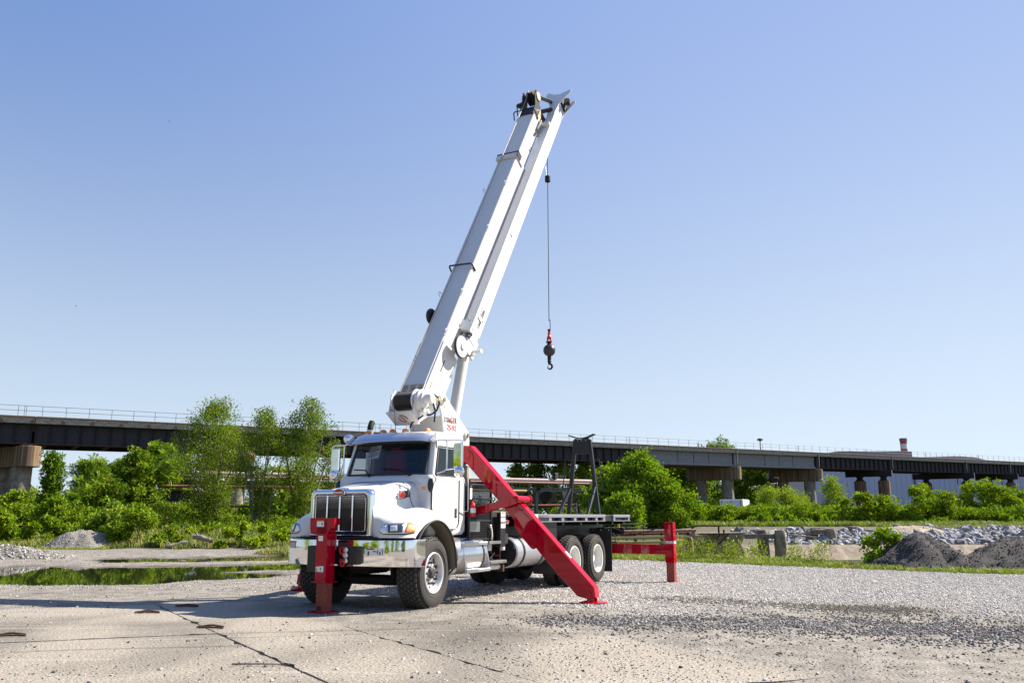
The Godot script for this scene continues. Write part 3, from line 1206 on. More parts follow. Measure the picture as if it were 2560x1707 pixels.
# ------------------------------------------------------------------ pipe racks and ruins
func yard_structures() -> void:
	rng.seed = 51
	var p := thing("pipe_rack", "long rusty pipe rack topped by a fat whitish pipe behind the crane truck", "pipe rack", V(-26.68, 0, 62.0), 0.4616)
	var pipe := func(called: String, path: Array, r: float, mt: String) -> void:
		var s := Shape.new()
		s.tube(path, r, 14)
		obj(called, s, m[mt], p)
	pipe.call("pipe", [Vector3(-0.1, 4.58, 0), Vector3(0.9, 4.58, 0)], 0.205, "pipe_rust")
	pipe.call("pipe", [Vector3(0.9, 4.58, 0), Vector3(38.2, 4.60, 0)], 0.2, "pipe_white")
	pipe.call("pipe", [Vector3(-0.1, 4.36, 0.28), Vector3(38.6, 4.38, 0.28), Vector3(39.0, 4.34, 0.28), Vector3(39.15, 4.1, 0.28), Vector3(39.18, 2.4, 0.28)], 0.10, "pipe_pink")
	pipe.call("pipe", [Vector3(0.5, 3.60, 0.5), Vector3(14.0, 3.64, 0.5)], 0.12, "pipe_rust")
	pipe.call("pipe", [Vector3(14.0, 3.64, 0.5), Vector3(31.0, 3.62, 0.5)], 0.12, "pipe_yellow")
	pipe.call("pipe", [Vector3(-2.0, 3.88, -0.5), Vector3(1.0, 3.88, -0.5)], 0.13, "steel_grey")
	pipe.call("pipe", [Vector3(-2.4, 3.52, 0.2), Vector3(0.4, 3.55, 0.2)], 0.09, "pipe_white")
	pipe.call("pipe", [Vector3(2.4, 2.17, -0.4), Vector3(31.0, 2.2, -0.4)], 0.10, "pipe_rust")
	pipe.call("pipe", [Vector3(31.0, 2.35, -0.5), Vector3(37.4, 2.45, -0.5)], 0.12, "pipe_rust")
	var beam := func(called: String, a: Vector3, b: Vector3, wide: float, high: float, mt: String) -> void:
		var s := Shape.new()
		# an I section: two flanges and a web
		var up := Vector3.UP if absf((b - a).normalized().y) < 0.9 else Vector3(0, 0, 1)
		s.bar(a, b, wide * 0.25, high * 0.9, up)
		var d := (b - a).normalized()
		var t := d.cross(up).normalized().cross(d)
		for k in [1.0, -1.0]:
			s.bar(a + t * high * 0.475 * k, b + t * high * 0.475 * k, wide, high * 0.1, up)
		obj(called, s, m[mt], p)
	beam.call("beam", Vector3(0.6, 3.92, 0), Vector3(28.0, 3.92, 0), 0.3, 0.36, "steel_black")
	beam.call("beam", Vector3(29.0, 3.80, 0.2), Vector3(38.4, 3.80, 0.2), 0.3, 0.26, "steel_grey")
	beam.call("beam", Vector3(-1.5, 2.9, 0.7), Vector3(5.6, 2.9, 0.7), 0.35, 0.82, "steel_black")
	for x in [-1.2, 5.55, 12.0, 19.0, 25.5, 32.25, 38.2]:
		beam.call("post", Vector3(x, 0.2, 0.0), Vector3(x, 3.66 if x > 28.0 else 3.72, 0.0), 0.26, 0.26, "steel_grey" if x > 28.0 else "rust_brown")
		beam.call("post", Vector3(x, 0.2, -2.4), Vector3(x, 3.72, -2.4), 0.26, 0.26, "steel_black")
		beam.call("cross_beam", Vector3(x, 3.84, 0.9), Vector3(x, 3.84, -2.9), 0.2, 0.2, "steel_black")
		var saddle := Shape.new()
		saddle.box(Vector3(x, 4.24, 0), Vector3(0.5, 0.28, 0.5), 0.02)
		obj("pipe_saddle", saddle, m.steel_black, p)
	for b in [[Vector3(5.5, 2.4, 0.1), Vector3(2.6, 0.4, 0.1)], [Vector3(-1.0, 2.6, 0.1), Vector3(2.4, 0.5, 0.1)], [Vector3(35.2, 2.9, 0.1), Vector3(33.8, 0.9, 0.1)], [Vector3(35.3, 2.9, 0.1), Vector3(37.3, 0.9, 0.1)], [Vector3(32.4, 3.5, -0.9), Vector3(34.6, 1.0, -0.9)], [Vector3(31.0, 3.2, -0.9), Vector3(32.9, 1.0, -0.9)]]:
		var s := Shape.new()
		s.bar(b[0], b[1], 0.12, 0.2)
		obj("brace", s, m.steel_grey if b[0].x > 33.0 else m.steel_black, p)
	var gus := Shape.new()
	gus.prism([Vector2(34.75, 3.66), Vector2(35.85, 3.66), Vector2(35.75, 2.95), Vector2(35.45, 2.75), Vector2(34.95, 2.75)], 0.06, Transform3D(Basis.IDENTITY, Vector3(0, 0, 0.32)))
	obj("gusset", gus, m.steel_grey, p)
	for q in [[29.4, 32.0, -1.2], [32.5, 35.0, -1.2], [35.6, 38.1, -1.2]]:
		var s := Shape.new()
		s.box(Vector3((q[0] + q[1]) * 0.5, 3.15, q[2]), Vector3(q[1] - q[0], 0.95, 0.12), 0.01)
		obj("dark_panel", s, m.steel_black, p)
	pipe.call("hoop", [Vector3(33.9, 1.0, 0.9), Vector3(33.9, 2.5, 0.9), Vector3(34.05, 2.72, 0.9), Vector3(34.3, 2.75, 0.9), Vector3(34.5, 2.6, 0.9), Vector3(34.55, 1.0, 0.9)], 0.04, "steel_grey")
	pipe.call("hoop", [Vector3(35.9, 1.0, 0.9), Vector3(35.9, 2.5, 0.9), Vector3(36.05, 2.72, 0.9), Vector3(36.3, 2.75, 0.9), Vector3(36.5, 2.6, 0.9), Vector3(36.55, 1.0, 0.9)], 0.04, "steel_grey")
	pipe.call("hose_bend", [Vector3(38.6, 3.7, 0.5), Vector3(38.8, 3.55, 0.5), Vector3(38.85, 1.0, 0.5)], 0.06, "pipe_pink")
	var fl := Shape.new()
	fl.box(Vector3(34.3, 5.02, 0.0), Vector3(0.62, 0.62, 0.25), 0.05, Transform3D(Basis(Vector3.UP, 0.5), Vector3(34.3, 0, 0) - Basis(Vector3.UP, 0.5) * Vector3(34.3, 0, 0)))
	fl.tube([Vector3(34.4, 4.75, 0), Vector3(34.4, 4.0, 0)], 0.05, 8)
	obj("flood_light", fl, m.dull_black, p)
	var lad := Shape.new()
	for x in [35.3, 35.6, 35.9]:
		lad.tube([Vector3(x, 4.5, -1.0), Vector3(x, 5.25, -1.0)], 0.03, 6)
	for y in [4.75, 5.05]:
		lad.tube([Vector3(35.3, y, -1.0), Vector3(35.9, y, -1.0)], 0.03, 6)
	obj("grab_rail", lad, m.steel_grey, p)

	# the bent yellow pipe standing alone at the left
	var y := thing("bent_pipe", "pale yellow pipe rising from the weeds and bending left below the dark rack beam", "pipe", V(-22.4, 0, 55))
	var s := Shape.new()
	s.tube([Vector3(0, 0.2, 0), Vector3(0, 1.7, 0), Vector3(-0.08, 1.95, 0), Vector3(-0.3, 2.06, 0), Vector3(-1.0, 2.07, 0)], 0.12, 12)
	obj("pipe", s, m.pipe_yellow, y)
	s = Shape.new()
	s.tube([Vector3(-1.0, 2.07, 0), Vector3(-1.06, 2.07, 0)], 0.16, 12)
	obj("flange", s, m.pipe_yellow, y)

	# low pipes at the right
	var lowp := thing("low_pipe_rack", "low rack of one rusty and two yellow pipes in the weeds behind the rear outrigger", "pipe rack", V(3.4, 0, 34.2), -0.03)
	var lp := func(called: String, path: Array, r: float, mt: String) -> void:
		var q := Shape.new()
		q.tube(path, r, 10)
		obj(called, q, m[mt], lowp)
	lp.call("pipe", [Vector3(-3.0, 0.74, 0), Vector3(3.95, 0.86, 0)], 0.065, "pipe_pink")
	lp.call("pipe", [Vector3(-3.0, 0.64, -0.5), Vector3(3.8, 0.74, -0.5)], 0.05, "pipe_rust")
	lp.call("pipe", [Vector3(-3.0, 0.50, 0.1), Vector3(3.55, 0.62, 0.1), Vector3(3.7, 0.58, 0.1), Vector3(3.74, 0.45, 0.1), Vector3(3.74, -0.1, 0.1)], 0.07, "pipe_yellow")
	lp.call("pipe", [Vector3(-3.0, 0.34, 0.2), Vector3(3.4, 0.44, 0.2)], 0.06, "pipe_yellow")
	for k in 7:
		var q := Shape.new()
		var x := -2.7 + k * 1.06
		q.bar(Vector3(x, -0.3, -0.2), Vector3(x, 0.72 + (x + 3) * 0.017, -0.2), 0.06, 0.06)
		q.bar(Vector3(x, 0.24 + (x + 3) * 0.016, -0.5), Vector3(x, 0.24 + (x + 3) * 0.016, 0.4), 0.05, 0.05)
		q.bar(Vector3(x, 0.41 + (x + 3) * 0.017, -0.5), Vector3(x, 0.41 + (x + 3) * 0.017, 0.4), 0.05, 0.05)
		obj("stand", q, m.steel_black, lowp)
	var ep := Shape.new()
	ep.bar(Vector3(3.88, -0.2, 0), Vector3(3.88, 0.82, 0), 0.07, 0.07)
	obj("end_post", ep, m.pipe_pink, lowp)

	# rail fence behind the deck end
	var fe := thing("rail_fence", "thin two-rail pipe fence behind the tail of the truck deck", "fence", V(0, 0, 40.2))
	for h in [1.06, 0.89]:
		s = Shape.new()
		s.tube([Vector3(1.5, h, 0), Vector3(6.4, h, 0)], 0.03, 6)
		obj("rail", s, m.steel_grey, fe)
	for x in [1.9, 3.1, 4.3, 5.4, 6.2]:
		s = Shape.new()
		s.tube([Vector3(x, -0.2, 0), Vector3(x, 1.1, 0)], 0.03, 6)
		obj("post", s, m.steel_black, fe)
	var yp := thing("marker_post", "slim orange-yellow post standing beside the pipe fence under the deck end", "post", V(4.97, -0.2, 39.7))
	s = Shape.new()
	s.tube([Vector3.ZERO, Vector3(0, 1.35, 0)], 0.055, 10)
	obj("pole", s, m.post_yellow, yp)
	s = Shape.new()
	s.ball(Vector3(0, 1.35, 0), Vector3(0.055, 0.04, 0.055), 10, 6)
	obj("cap", s, m.post_yellow, yp)

	# abutment with a steel landing
	var ab := thing("concrete_abutment", "broken concrete abutment with a sloping sunlit face beside the low pipes", "concrete wall", V(8.6, 0, 36.3))
	s = Shape.new()
	s.box(Vector3(-0.62, 0.15, -0.3), Vector3(0.86, 1.05, 1.1), 0.03, Transform3D(Basis(Vector3.UP, 0.12), Vector3.ZERO))
	obj("end_block", s, m.wall_sand, ab)
	s = Shape.new()
	s.prism([Vector2(-0.2, -0.5), Vector2(-0.2, 0.68), Vector2(1.28, 0.70), Vector2(1.10, 0.32), Vector2(0.96, 0.16), Vector2(0.74, -0.02), Vector2(0.5, -0.5)], 0.9, Transform3D(Basis(Vector3.UP, 0.0), Vector3(0, 0, -0.15)), 0.03)
	obj("sloping_block", s, m.wall_sand, ab)
	s = Shape.new()
	s.prism([Vector2(-1.05, 0.69), Vector2(-1.05, 0.72), Vector2(1.3, 0.745), Vector2(1.3, 0.705)], 1.2, Transform3D(Basis.IDENTITY, Vector3(0, 0, -0.3)), 0.0)
	obj("coping", s, m.ruin, ab)
	var la := thing("steel_landing", "dark steel landing frame with a bent pipe rail on top of the broken abutment", "steel frame", V(8.6, 0, 36.0))
	s = Shape.new()
	s.tube([Vector3(-1.02, 0.72, 0.1), Vector3(-1.02, 0.88, 0.1), Vector3(-0.95, 1.0, 0.1), Vector3(-0.8, 1.035, 0.1), Vector3(0.2, 1.025, 0.1)], 0.04, 10)
	obj("rail", s, m.rust_brown, la)
	for x in [0.11, 0.32]:
		s = Shape.new()
		s.bar(Vector3(x, 0.70, 0.1), Vector3(x, 1.0 - (x - 0.11) * 0.6, 0.1), 0.06, 0.06)
		obj("post", s, m.steel_black, la)
	s = Shape.new()
	s.box(Vector3(0.04, 0.69, 0.22), Vector3(0.74, 0.05, 0.7), 0.0)
	obj("platform", s, m.steel_black, la)
	for q in [[Vector3(0.05, 0.66, 0.5), Vector3(-0.18, 0.40, 0.45)], [Vector3(0.40, 0.66, 0.5), Vector3(-0.08, 0.22, 0.45)]]:
		s = Shape.new()
		s.bar(q[0], q[1], 0.05, 0.05)
		obj("brace", s, m.steel_black, la)

	# standing remains of a concrete frame
	var ru := thing("concrete_ruin", "dark weathered concrete frame of two stumps and a beam beside the channel", "concrete ruin", V(9.9, 0, 33.0))
	var lump := func(called: String, at: Vector3, size: Vector3, mt: String, tilt: float, parent: Node3D) -> void:
		var q := Shape.new()
		var rows := []
		var r := RandomNumberGenerator.new()
		r.seed = int(absf(at.x * 100.0)) + 7
		for h in 7:
			var t := h / 6.0
			var row := PackedVector3Array()
			var pinch := 1.0 - (0.22 if h == 6 else 0.0)
			for k in 16:
				var a := TAU * (k + 0.5) / 16.0
				var c := Vector2(cos(a), sin(a))
				c /= maxf(absf(c.x), absf(c.y))
				c *= pinch * r.randf_range(0.93, 1.03)
				row.append(at + Basis(Vector3.BACK, tilt) * Vector3(c.x * size.x * 0.5, (t - 0.5) * size.y, c.y * size.z * 0.5))
			rows.append(row)
		q.grid(rows, true)
		var lid := Array(rows[6])
		q.fan(lid)
		obj(called, q, m[mt], parent)
	lump.call("stump", Vector3(0.46, 0.36, 0), Vector3(0.40, 1.05, 0.42), "ruin", 0.0, ru)
	lump.call("stump", Vector3(-0.16, 0.35, -0.15), Vector3(0.36, 1.10, 0.40), "ruin_dark", 0.05, ru)
	lump.call("beam", Vector3(-0.28, 0.665, -0.1), Vector3(1.15, 0.20, 0.36), "ruin_dark", 0.0, ru)
	var rb := thing("concrete_block", "squat concrete block with a knocked-out middle standing on the grey riprap", "concrete block", V(14.7, 0, 40.0))
	lump.call("upright", Vector3(0.22, 0.45, 0), Vector3(0.48, 0.8, 0.5), "ruin", 0.0, rb)
	lump.call("upright", Vector3(-0.42, 0.55, -0.3), Vector3(0.30, 0.6, 0.4), "ruin_dark", 0.0, rb)
	lump.call("lintel", Vector3(-0.12, 0.72, -0.1), Vector3(1.0, 0.22, 0.46), "ruin_dark", 0.02, rb)
	var r3 := thing("concrete_block", "small low concrete block half sunk at the top of the riprap bank", "concrete block", V(18.4, 0.35, 46.0))
	lump.call("upright", Vector3(0, 0.3, 0), Vector3(0.7, 0.5, 0.6), "ruin", 0.0, r3)
	lump.call("chunk", Vector3(-1.9, 0.28, 0.1), Vector3(0.9, 0.4, 0.5), "ruin_dark", 0.05, r3)

	# low sand-coloured wall of the channel
	var w := thing("channel_wall", "sloping sand coloured concrete lining of the channel below the riprap", "wall", V(0, 0, 37.5))
	s = Shape.new()
	var lay := Transform3D(Basis(Vector3.RIGHT, -0.95), Vector3(0, -0.16, 0.5))
	s.box(Vector3(14.5, 0, 0), Vector3(9.0, 1.1, 0.16), 0.02, lay)
	obj("panel", s, m.wall_sand, w)
	s = Shape.new()
	s.box(Vector3(23.6, 0, 0), Vector3(9.0, 1.1, 0.16), 0.02, lay)
	obj("panel", s, m.wall_sand, w)

	# boards and driftwood
	var bo := thing("plank", "long whitish board lying on the riprap beside the squat concrete block", "plank", V(13.5, 0.52, 39.7), -0.08)
	s = Shape.new()
	s.box(Vector3.ZERO, Vector3(1.3, 0.07, 0.2), 0.01, Transform3D(Basis(Vector3.BACK, -0.09), Vector3.ZERO))
	obj("board", s, m.dead_wood, bo)
	s = Shape.new()
	s.box(Vector3(0.2, 0.10, -0.15), Vector3(1.5, 0.05, 0.12), 0.01, Transform3D(Basis(Vector3.BACK, -0.06), Vector3.ZERO))
	obj("batten", s, m.rust_brown, bo)
	var st := thing("stake", "short dark leaning stake at the left end of the whitish board", "stake", V(12.9, 0.3, 39.9))
	s = Shape.new()
	s.tube([Vector3(0, 0, 0), Vector3(-0.06, 0.6, 0)], [0.03, 0.02], 6)
	obj("stick", s, m.bark, st)
	for q in [[Vector3(-14.9, 0.50, -40), Vector3(-13.95, 0.30, -39.6), 0.13, "pale split driftwood log in the weeds in front of the dark rack post"], [Vector3(-15.9, 0.06, -39.2), Vector3(-15.0, 0.22, -39.5), 0.10, "grey driftwood log lying lower left of the pale split log"]]:
		s = Shape.new()
		var a: Vector3 = q[0]
		var b: Vector3 = q[1]
		var path := []
		var rad := []
		for k in 8:
			path.append(a.lerp(b, k / 7.0) + Vector3(R(-0.03, 0.03), R(-0.03, 0.04), 0))
			rad.append(q[2] * R(0.75, 1.15))
		s.tube(path, rad, 9)
		s.tube([a.lerp(b, 0.25), a.lerp(b, 0.15) + Vector3(-0.08, 0.28, 0.05)], [0.05, 0.02], 6)
		tag(obj("driftwood_log", s, m.dead_wood), q[3], "log")
	var pk := thing("peg", "thin dark post standing in the tall bushes above the riprap", "post", V(24.2, 0.8, 55.0))
	s = Shape.new()
	s.bar(Vector3(0, 0, 0), Vector3(0.05, 1.0, 0), 0.14, 0.14)
	obj("post", s, m.steel_black, pk)


# ------------------------------------------------------------------ the crane truck
var hood_net := [
	[[0, 1.09, -.80], [.3, 1.09, -.80], [.52, 1.09, -.82], [.6, 1.09, -.88], [.66, 1.09, -.93], [.8, 1.09, -.96], [.98, 1.09, -.92], [1.12, 1.09, -.80], [1.2, 1.09, -.66], [1.21, 1.07, -.64]],
	[[0, 1.4, -.86], [.3, 1.4, -.86], [.52, 1.4, -.87], [.6, 1.38, -.90], [.66, 1.26, -.93], [.8, 1.25, -.94], [.97, 1.25, -.88], [1.11, 1.22, -.74], [1.19, 1.17, -.6], [1.21, 1.12, -.6]],
	[[0, 1.74, -.9], [.3, 1.74, -.9], [.52, 1.72, -.9], [.59, 1.62, -.9], [.63, 1.44, -.87], [.78, 1.39, -.85], [.95, 1.37, -.78], [1.09, 1.33, -.62], [1.18, 1.25, -.5], [1.21, 1.2, -.5]],
	[[0, 1.84, -.72], [.3, 1.835, -.72], [.5, 1.80, -.72], [.585, 1.72, -.7], [.64, 1.55, -.65], [.74, 1.48, -.6], [.92, 1.49, -.5], [1.07, 1.44, -.4], [1.17, 1.36, -.33], [1.21, 1.30, -.33]],
	[[0, 1.90, -.4], [.3, 1.895, -.4], [.5, 1.865, -.4], [.6, 1.77, -.38], [.66, 1.6, -.35], [.76, 1.52, -.3], [.92, 1.545, -.2], [1.07, 1.50, -.12], [1.17, 1.42, -.08], [1.21, 1.355, -.08]],
	[[0, 1.96, -.1], [.32, 1.955, -.1], [.54, 1.925, -.1], [.64, 1.83, -.1], [.69, 1.65, -.1], [.77, 1.52, -.05], [.92, 1.53, .05], [1.07, 1.48, .12], [1.17, 1.39, .15], [1.21, 1.33, .15]],
	[[0, 2.0, .16], [.34, 1.995, .16], [.58, 1.97, .16], [.69, 1.88, .16], [.73, 1.68, .16], [.78, 1.5, .2], [.92, 1.46, .3], [1.06, 1.36, .36], [1.16, 1.25, .40], [1.21, 1.17, .40]],
]


func curve(p: Array, t: float) -> Vector3:
	var n := p.size() - 1
	var i := mini(int(t * n), n - 1)
	var f := t * n - i
	return (p[i] as Vector3).cubic_interpolate(p[i + 1], p[maxi(i - 1, 0)], p[mini(i + 2, n)], f)


func hood_at(u: float, w: float, side := 1.0) -> Vector3:
	var col := []
	for row in hood_net:
		var r := []
		for q in row:
			r.append(V(q[0] * side, q[1], q[2]))
		col.append(curve(r, w))
	return curve(col, u)


# a patch lying on the hood skin, between a lower and an upper line of (u, w), raised by lift
func hood_patch(low: Array, high: Array, a0: float, a1: float, b0: float, b1: float, lift: float, side: float) -> Shape:
	var s := Shape.new()
	var pick := func(line: Array, t: float) -> Vector2:
		var n := line.size() - 1
		var i := mini(int(t * n), n - 1)
		return (line[i] as Vector2).cubic_interpolate(line[i + 1], line[maxi(i - 1, 0)], line[mini(i + 2, n)], t * n - i)
	var rows := []
	for j in 7:
		var row := PackedVector3Array()
		var rim := j == 0 or j == 6
		for k in 13:
			var a := lerpf(a0, a1, clampf((k - 1) / 10.0, 0, 1))
			var q: Vector2 = (pick.call(low, a) as Vector2).lerp(pick.call(high, a), lerpf(b0, b1, clampf((j - 1) / 4.0, 0, 1)))
			var p := hood_at(q.x, q.y, side)
			var du := hood_at(minf(q.x + 0.01, 1), q.y, side) - p
			var dw := hood_at(q.x, minf(q.y + 0.01, 1), side) - p
			var n := du.cross(dw).normalized() * side
			if n.dot(V(side, 0.5, -2)) < 0:
				n = -n
			row.append(p + n * (lift if not (rim or k == 0 or k == 12) else -0.004))
		rows.append(row)
	s.grid(rows)
	return s


func crane_truck() -> void:
	truck = thing("crane_truck", "white truck with a mounted telescopic crane, red outriggers set down, boom raised over its rear", "crane truck", Vector3(-2.257, 0, -14.11), deg_to_rad(-27.2))
	chassis()
	wheels()
	front_end()
	cab()
	tanks_and_guards()
	deck()
	outriggers()
	crane()


func part(called: String, s: Shape, mt: String, parent: Node3D = null) -> MeshInstance3D:
	return obj(called, s, m[mt], parent if parent else truck)


func group_part(called: String) -> Node3D:
	var o := Node3D.new()
	var k := 0
	var full := called
	while truck.has_node(NodePath(full)):
		k += 1
		full = "%s_%03d" % [called, k]
	o.name = full
	truck.add_child(o)
	return o


func chassis() -> void:
	for x in [-0.43, 0.43]:
		var s := Shape.new()
		s.box(V(x, 0.99, 4.1), Vector3(0.085, 0.27, 9.9), 0.01)
		part("frame_rail", s, "black_paint")
	var s := Shape.new()
	for z in [-0.6, 1.2, 2.6, 4.2, 5.0, 6.3, 7.6, 8.9]:
		s.box(V(0, 0.98, z), Vector3(0.8, 0.2, 0.14), 0.01)
	part("cross_members", s, "black_paint")
	s = Shape.new()
	s.tube([V(-0.78, 0.50, 0), V(-0.58, 0.42, 0), V(-0.42, 0.385, 0), V(0.42, 0.385, 0), V(0.58, 0.42, 0), V(0.78, 0.50, 0)], 0.065, 8)
	s.box(V(0, 0.385, 0), Vector3(0.9, 0.13, 0.14), 0.02)
	for x in [-0.43, 0.43]:
		s.box(V(x, 0.60, 0.0), Vector3(0.11, 0.34, 0.20), 0.02)
	s.tube([V(-0.76, 0.44, 0.22), V(0.76, 0.44, 0.22)], 0.03, 6)
	part("front_axle", s, "dull_black")
	s = Shape.new()
	for x in [-0.43, 0.43]:
		for k in 4:
			s.tube([V(x, 0.74, -0.75 + k * 0.09), V(x, 0.60 + k * 0.022, 0), V(x, 0.74, 0.75 - k * 0.09)], 0.03, 6)
		s.tube([V(x * 1.1, 0.55, -0.15), V(x * 1.1, 1.0, -0.1)], 0.045, 8)
	part("leaf_springs", s, "dull_black")
	s = Shape.new()
	s.box(V(0, 1.08, -0.12), Vector3(0.62, 0.80, 1.0), 0.08)
	s.box(V(0, 0.66, -0.1), Vector3(0.42, 0.30, 0.7), 0.08)
	s.box(V(0, 0.9, 0.9), Vector3(0.5, 0.5, 1.2), 0.12)
	part("engine", s, "dull_black")
	for z in [5.57, 6.92]:
		s = Shape.new()
		s.tube([V(-0.95, 0.47, z), V(-0.3, 0.47, z), V(0.3, 0.47, z), V(0.95, 0.47, z)], 0.10, 10)
		s.ball(V(0, 0.48, z), Vector3(0.24, 0.24, 0.26), 14, 10)
		part("rear_axle", s, "dull_black")
	s = Shape.new()
	s.tube([V(0, 0.75, 1.5), V(0, 0.55, 5.4)], 0.06, 8)
	part("drive_shaft", s, "dull_black")


func wheel(called: String, at: Vector3, outward: float, turn: float, front: bool, inner := false) -> Node3D:
	var key := called
	if has_meta(key):
		var c: Node3D = get_meta(key).duplicate()
		var k := 1
		while truck.has_node(NodePath("%s_%03d" % [called, k])):
			k += 1
		c.name = "%s_%03d" % [called, k]
		truck.add_child(c)
		c.position = at
		c.rotation = Vector3(0, turn + (0.0 if outward > 0 else PI), 0)
		return c
	var w := group_part(called)
	set_meta(key, w)
	w.position = at
	w.rotation = Vector3(0, turn + (0.0 if outward > 0 else PI), 0)
	var xf := Transform3D(Basis(Vector3(0, 0, 1), Vector3(1, 0, 0), Vector3(0, 1, 0)), Vector3.ZERO)
	var r := 0.545 if front else 0.512
	var h := 0.20 if front else 0.128
	var bead := 0.315 if front else 0.31
	var s := Shape.new()
	s.lathe([[bead - 0.03, -h * 0.8], [bead, -h * 0.9], [bead + 0.03, -h * 1.0], [lerpf(bead, r, 0.45), -h * 1.08], [lerpf(bead, r, 0.78), -h * 1.02], [r - 0.028, -h * 0.92], [r - 0.006, -h * 0.78], [r, -h * 0.4], [r, h * 0.4], [r - 0.006, h * 0.78], [r - 0.028, h * 0.92], [lerpf(bead, r, 0.78), h * 1.02], [lerpf(bead, r, 0.45), h * 1.08], [bead + 0.03, h], [bead, h * 0.9], [bead - 0.03, h * 0.8]], xf, 48, true)
	# raised rings on the side wall
	for q in [0.25, 0.86]:
		var rr := lerpf(bead, r, q)
		s.lathe([[rr - 0.006, h * 1.02], [rr, h * 1.02 + 0.008], [rr + 0.006, h * 1.02]], xf, 48)
	obj("tyre", s, m.rubber, w)
	s = Shape.new()
	var n := 42 if front else 44
	var lanes := 6 if front else 4
	var step := TAU / n
	for k in n:
		for j in lanes:
			var a := step * (k + 0.5 * (j % 2))
			var x := (j - (lanes - 1) * 0.5) * (1.72 * h / lanes)
			var edge := j == 0 or j == lanes - 1
			var b := Basis(Vector3(1, 0, 0), a)
			var size := Vector3(1.72 * h / lanes * 0.80, 0.044 if not edge else 0.05, step * r * 0.74)
			var tilt := Basis(Vector3(0, 1, 0), 0.38 * (1 if j % 2 else -1) if not edge else 0.0)
			if edge:
				tilt = Basis(Vector3(0, 0, 1), -0.16 * signf(x))
			s.box(Vector3.ZERO, size, 0.006, Transform3D(b * tilt, b * Vector3(x, r + 0.002 - (0.012 if edge else 0.0), 0)))
	obj("tread", s, m.tread, w)
	s = Shape.new()
	if front:
		s.lathe([[bead + 0.004, h * 0.92], [bead - 0.002, h * 1.0], [bead - 0.025, h * 0.98], [bead - 0.035, h * 0.8], [bead - 0.045, h * 0.5], [0.255, h * 0.42], [0.225, h * 0.55], [0.12, h * 0.62], [0.09, h * 0.62]], xf, 40, true)
		obj("rim", s, m.rim_metal, w)
		s = Shape.new()
		s.lathe([[0.085, h * 0.6], [0.085, h * 0.8], [0.065, h * 0.92], [0.0, h * 0.95]], xf, 20)
		obj("hub", s, m.seal, w)
		s = Shape.new()
		for k in 10:
			var a := TAU * (k + 0.5) / 10.0
			s.lathe([[0.034, -0.003], [0.03, 0.006], [0.0, 0.007]], xf * Transform3D(Basis.IDENTITY, Vector3(cos(a) * 0.222, h * 0.535, sin(a) * 0.222)), 10)
		obj("hand_holes", s, m.dull_black, w)
	else:
		if inner:
			s.lathe([[bead, h * 0.92], [bead - 0.03, h * 0.8], [bead - 0.05, 0.0]], xf, 24)
			obj("rim", s, m.wheel_white, w)
			return w
		s.lathe([[bead + 0.004, h * 0.9], [bead - 0.002, h * 1.04], [bead - 0.022, h * 1.0], [bead - 0.03, h * 0.7], [bead - 0.045, -h * 0.1], [0.25, -h * 0.55], [0.20, -h * 0.75], [0.12, -h * 0.75], [0.095, -h * 0.6], [0.095, h * 0.0], [0.08, h * 0.1], [0.0, h * 0.12]], xf, 40)
		obj("rim", s, m.wheel_white, w)
	for k in 10:
		var a := TAU * k / 10.0
		s = Shape.new()
		var base := h * 0.6 if front else -h * 0.75
		s.lathe([[0.021, base], [0.021, base + 0.02], [0.017, base + 0.022], [0.015, base + 0.06], [0.0, base + 0.065]], xf * Transform3D(Basis.IDENTITY, Vector3(cos(a) * 0.167, 0, sin(a) * 0.167)), 8)
		obj("lug_nut", s, m.seal, w)
	return w


func wheels() -> void:
	wheel("front_wheel", V(0.955, 0.535, 0), 1, deg_to_rad(5), true)
	wheel("front_wheel", V(-0.955, 0.535, 0), -1, deg_to_rad(5), true)
	for z in [5.57, 6.92]:
		for x in [1.075, -1.075]:
			wheel("rear_wheel", V(x, 0.472, z), signf(x), 0.0, false)
		for x in [0.74, -0.74]:
			wheel("inner_wheel", V(x, 0.472, z), signf(x), 0.0, false, true)


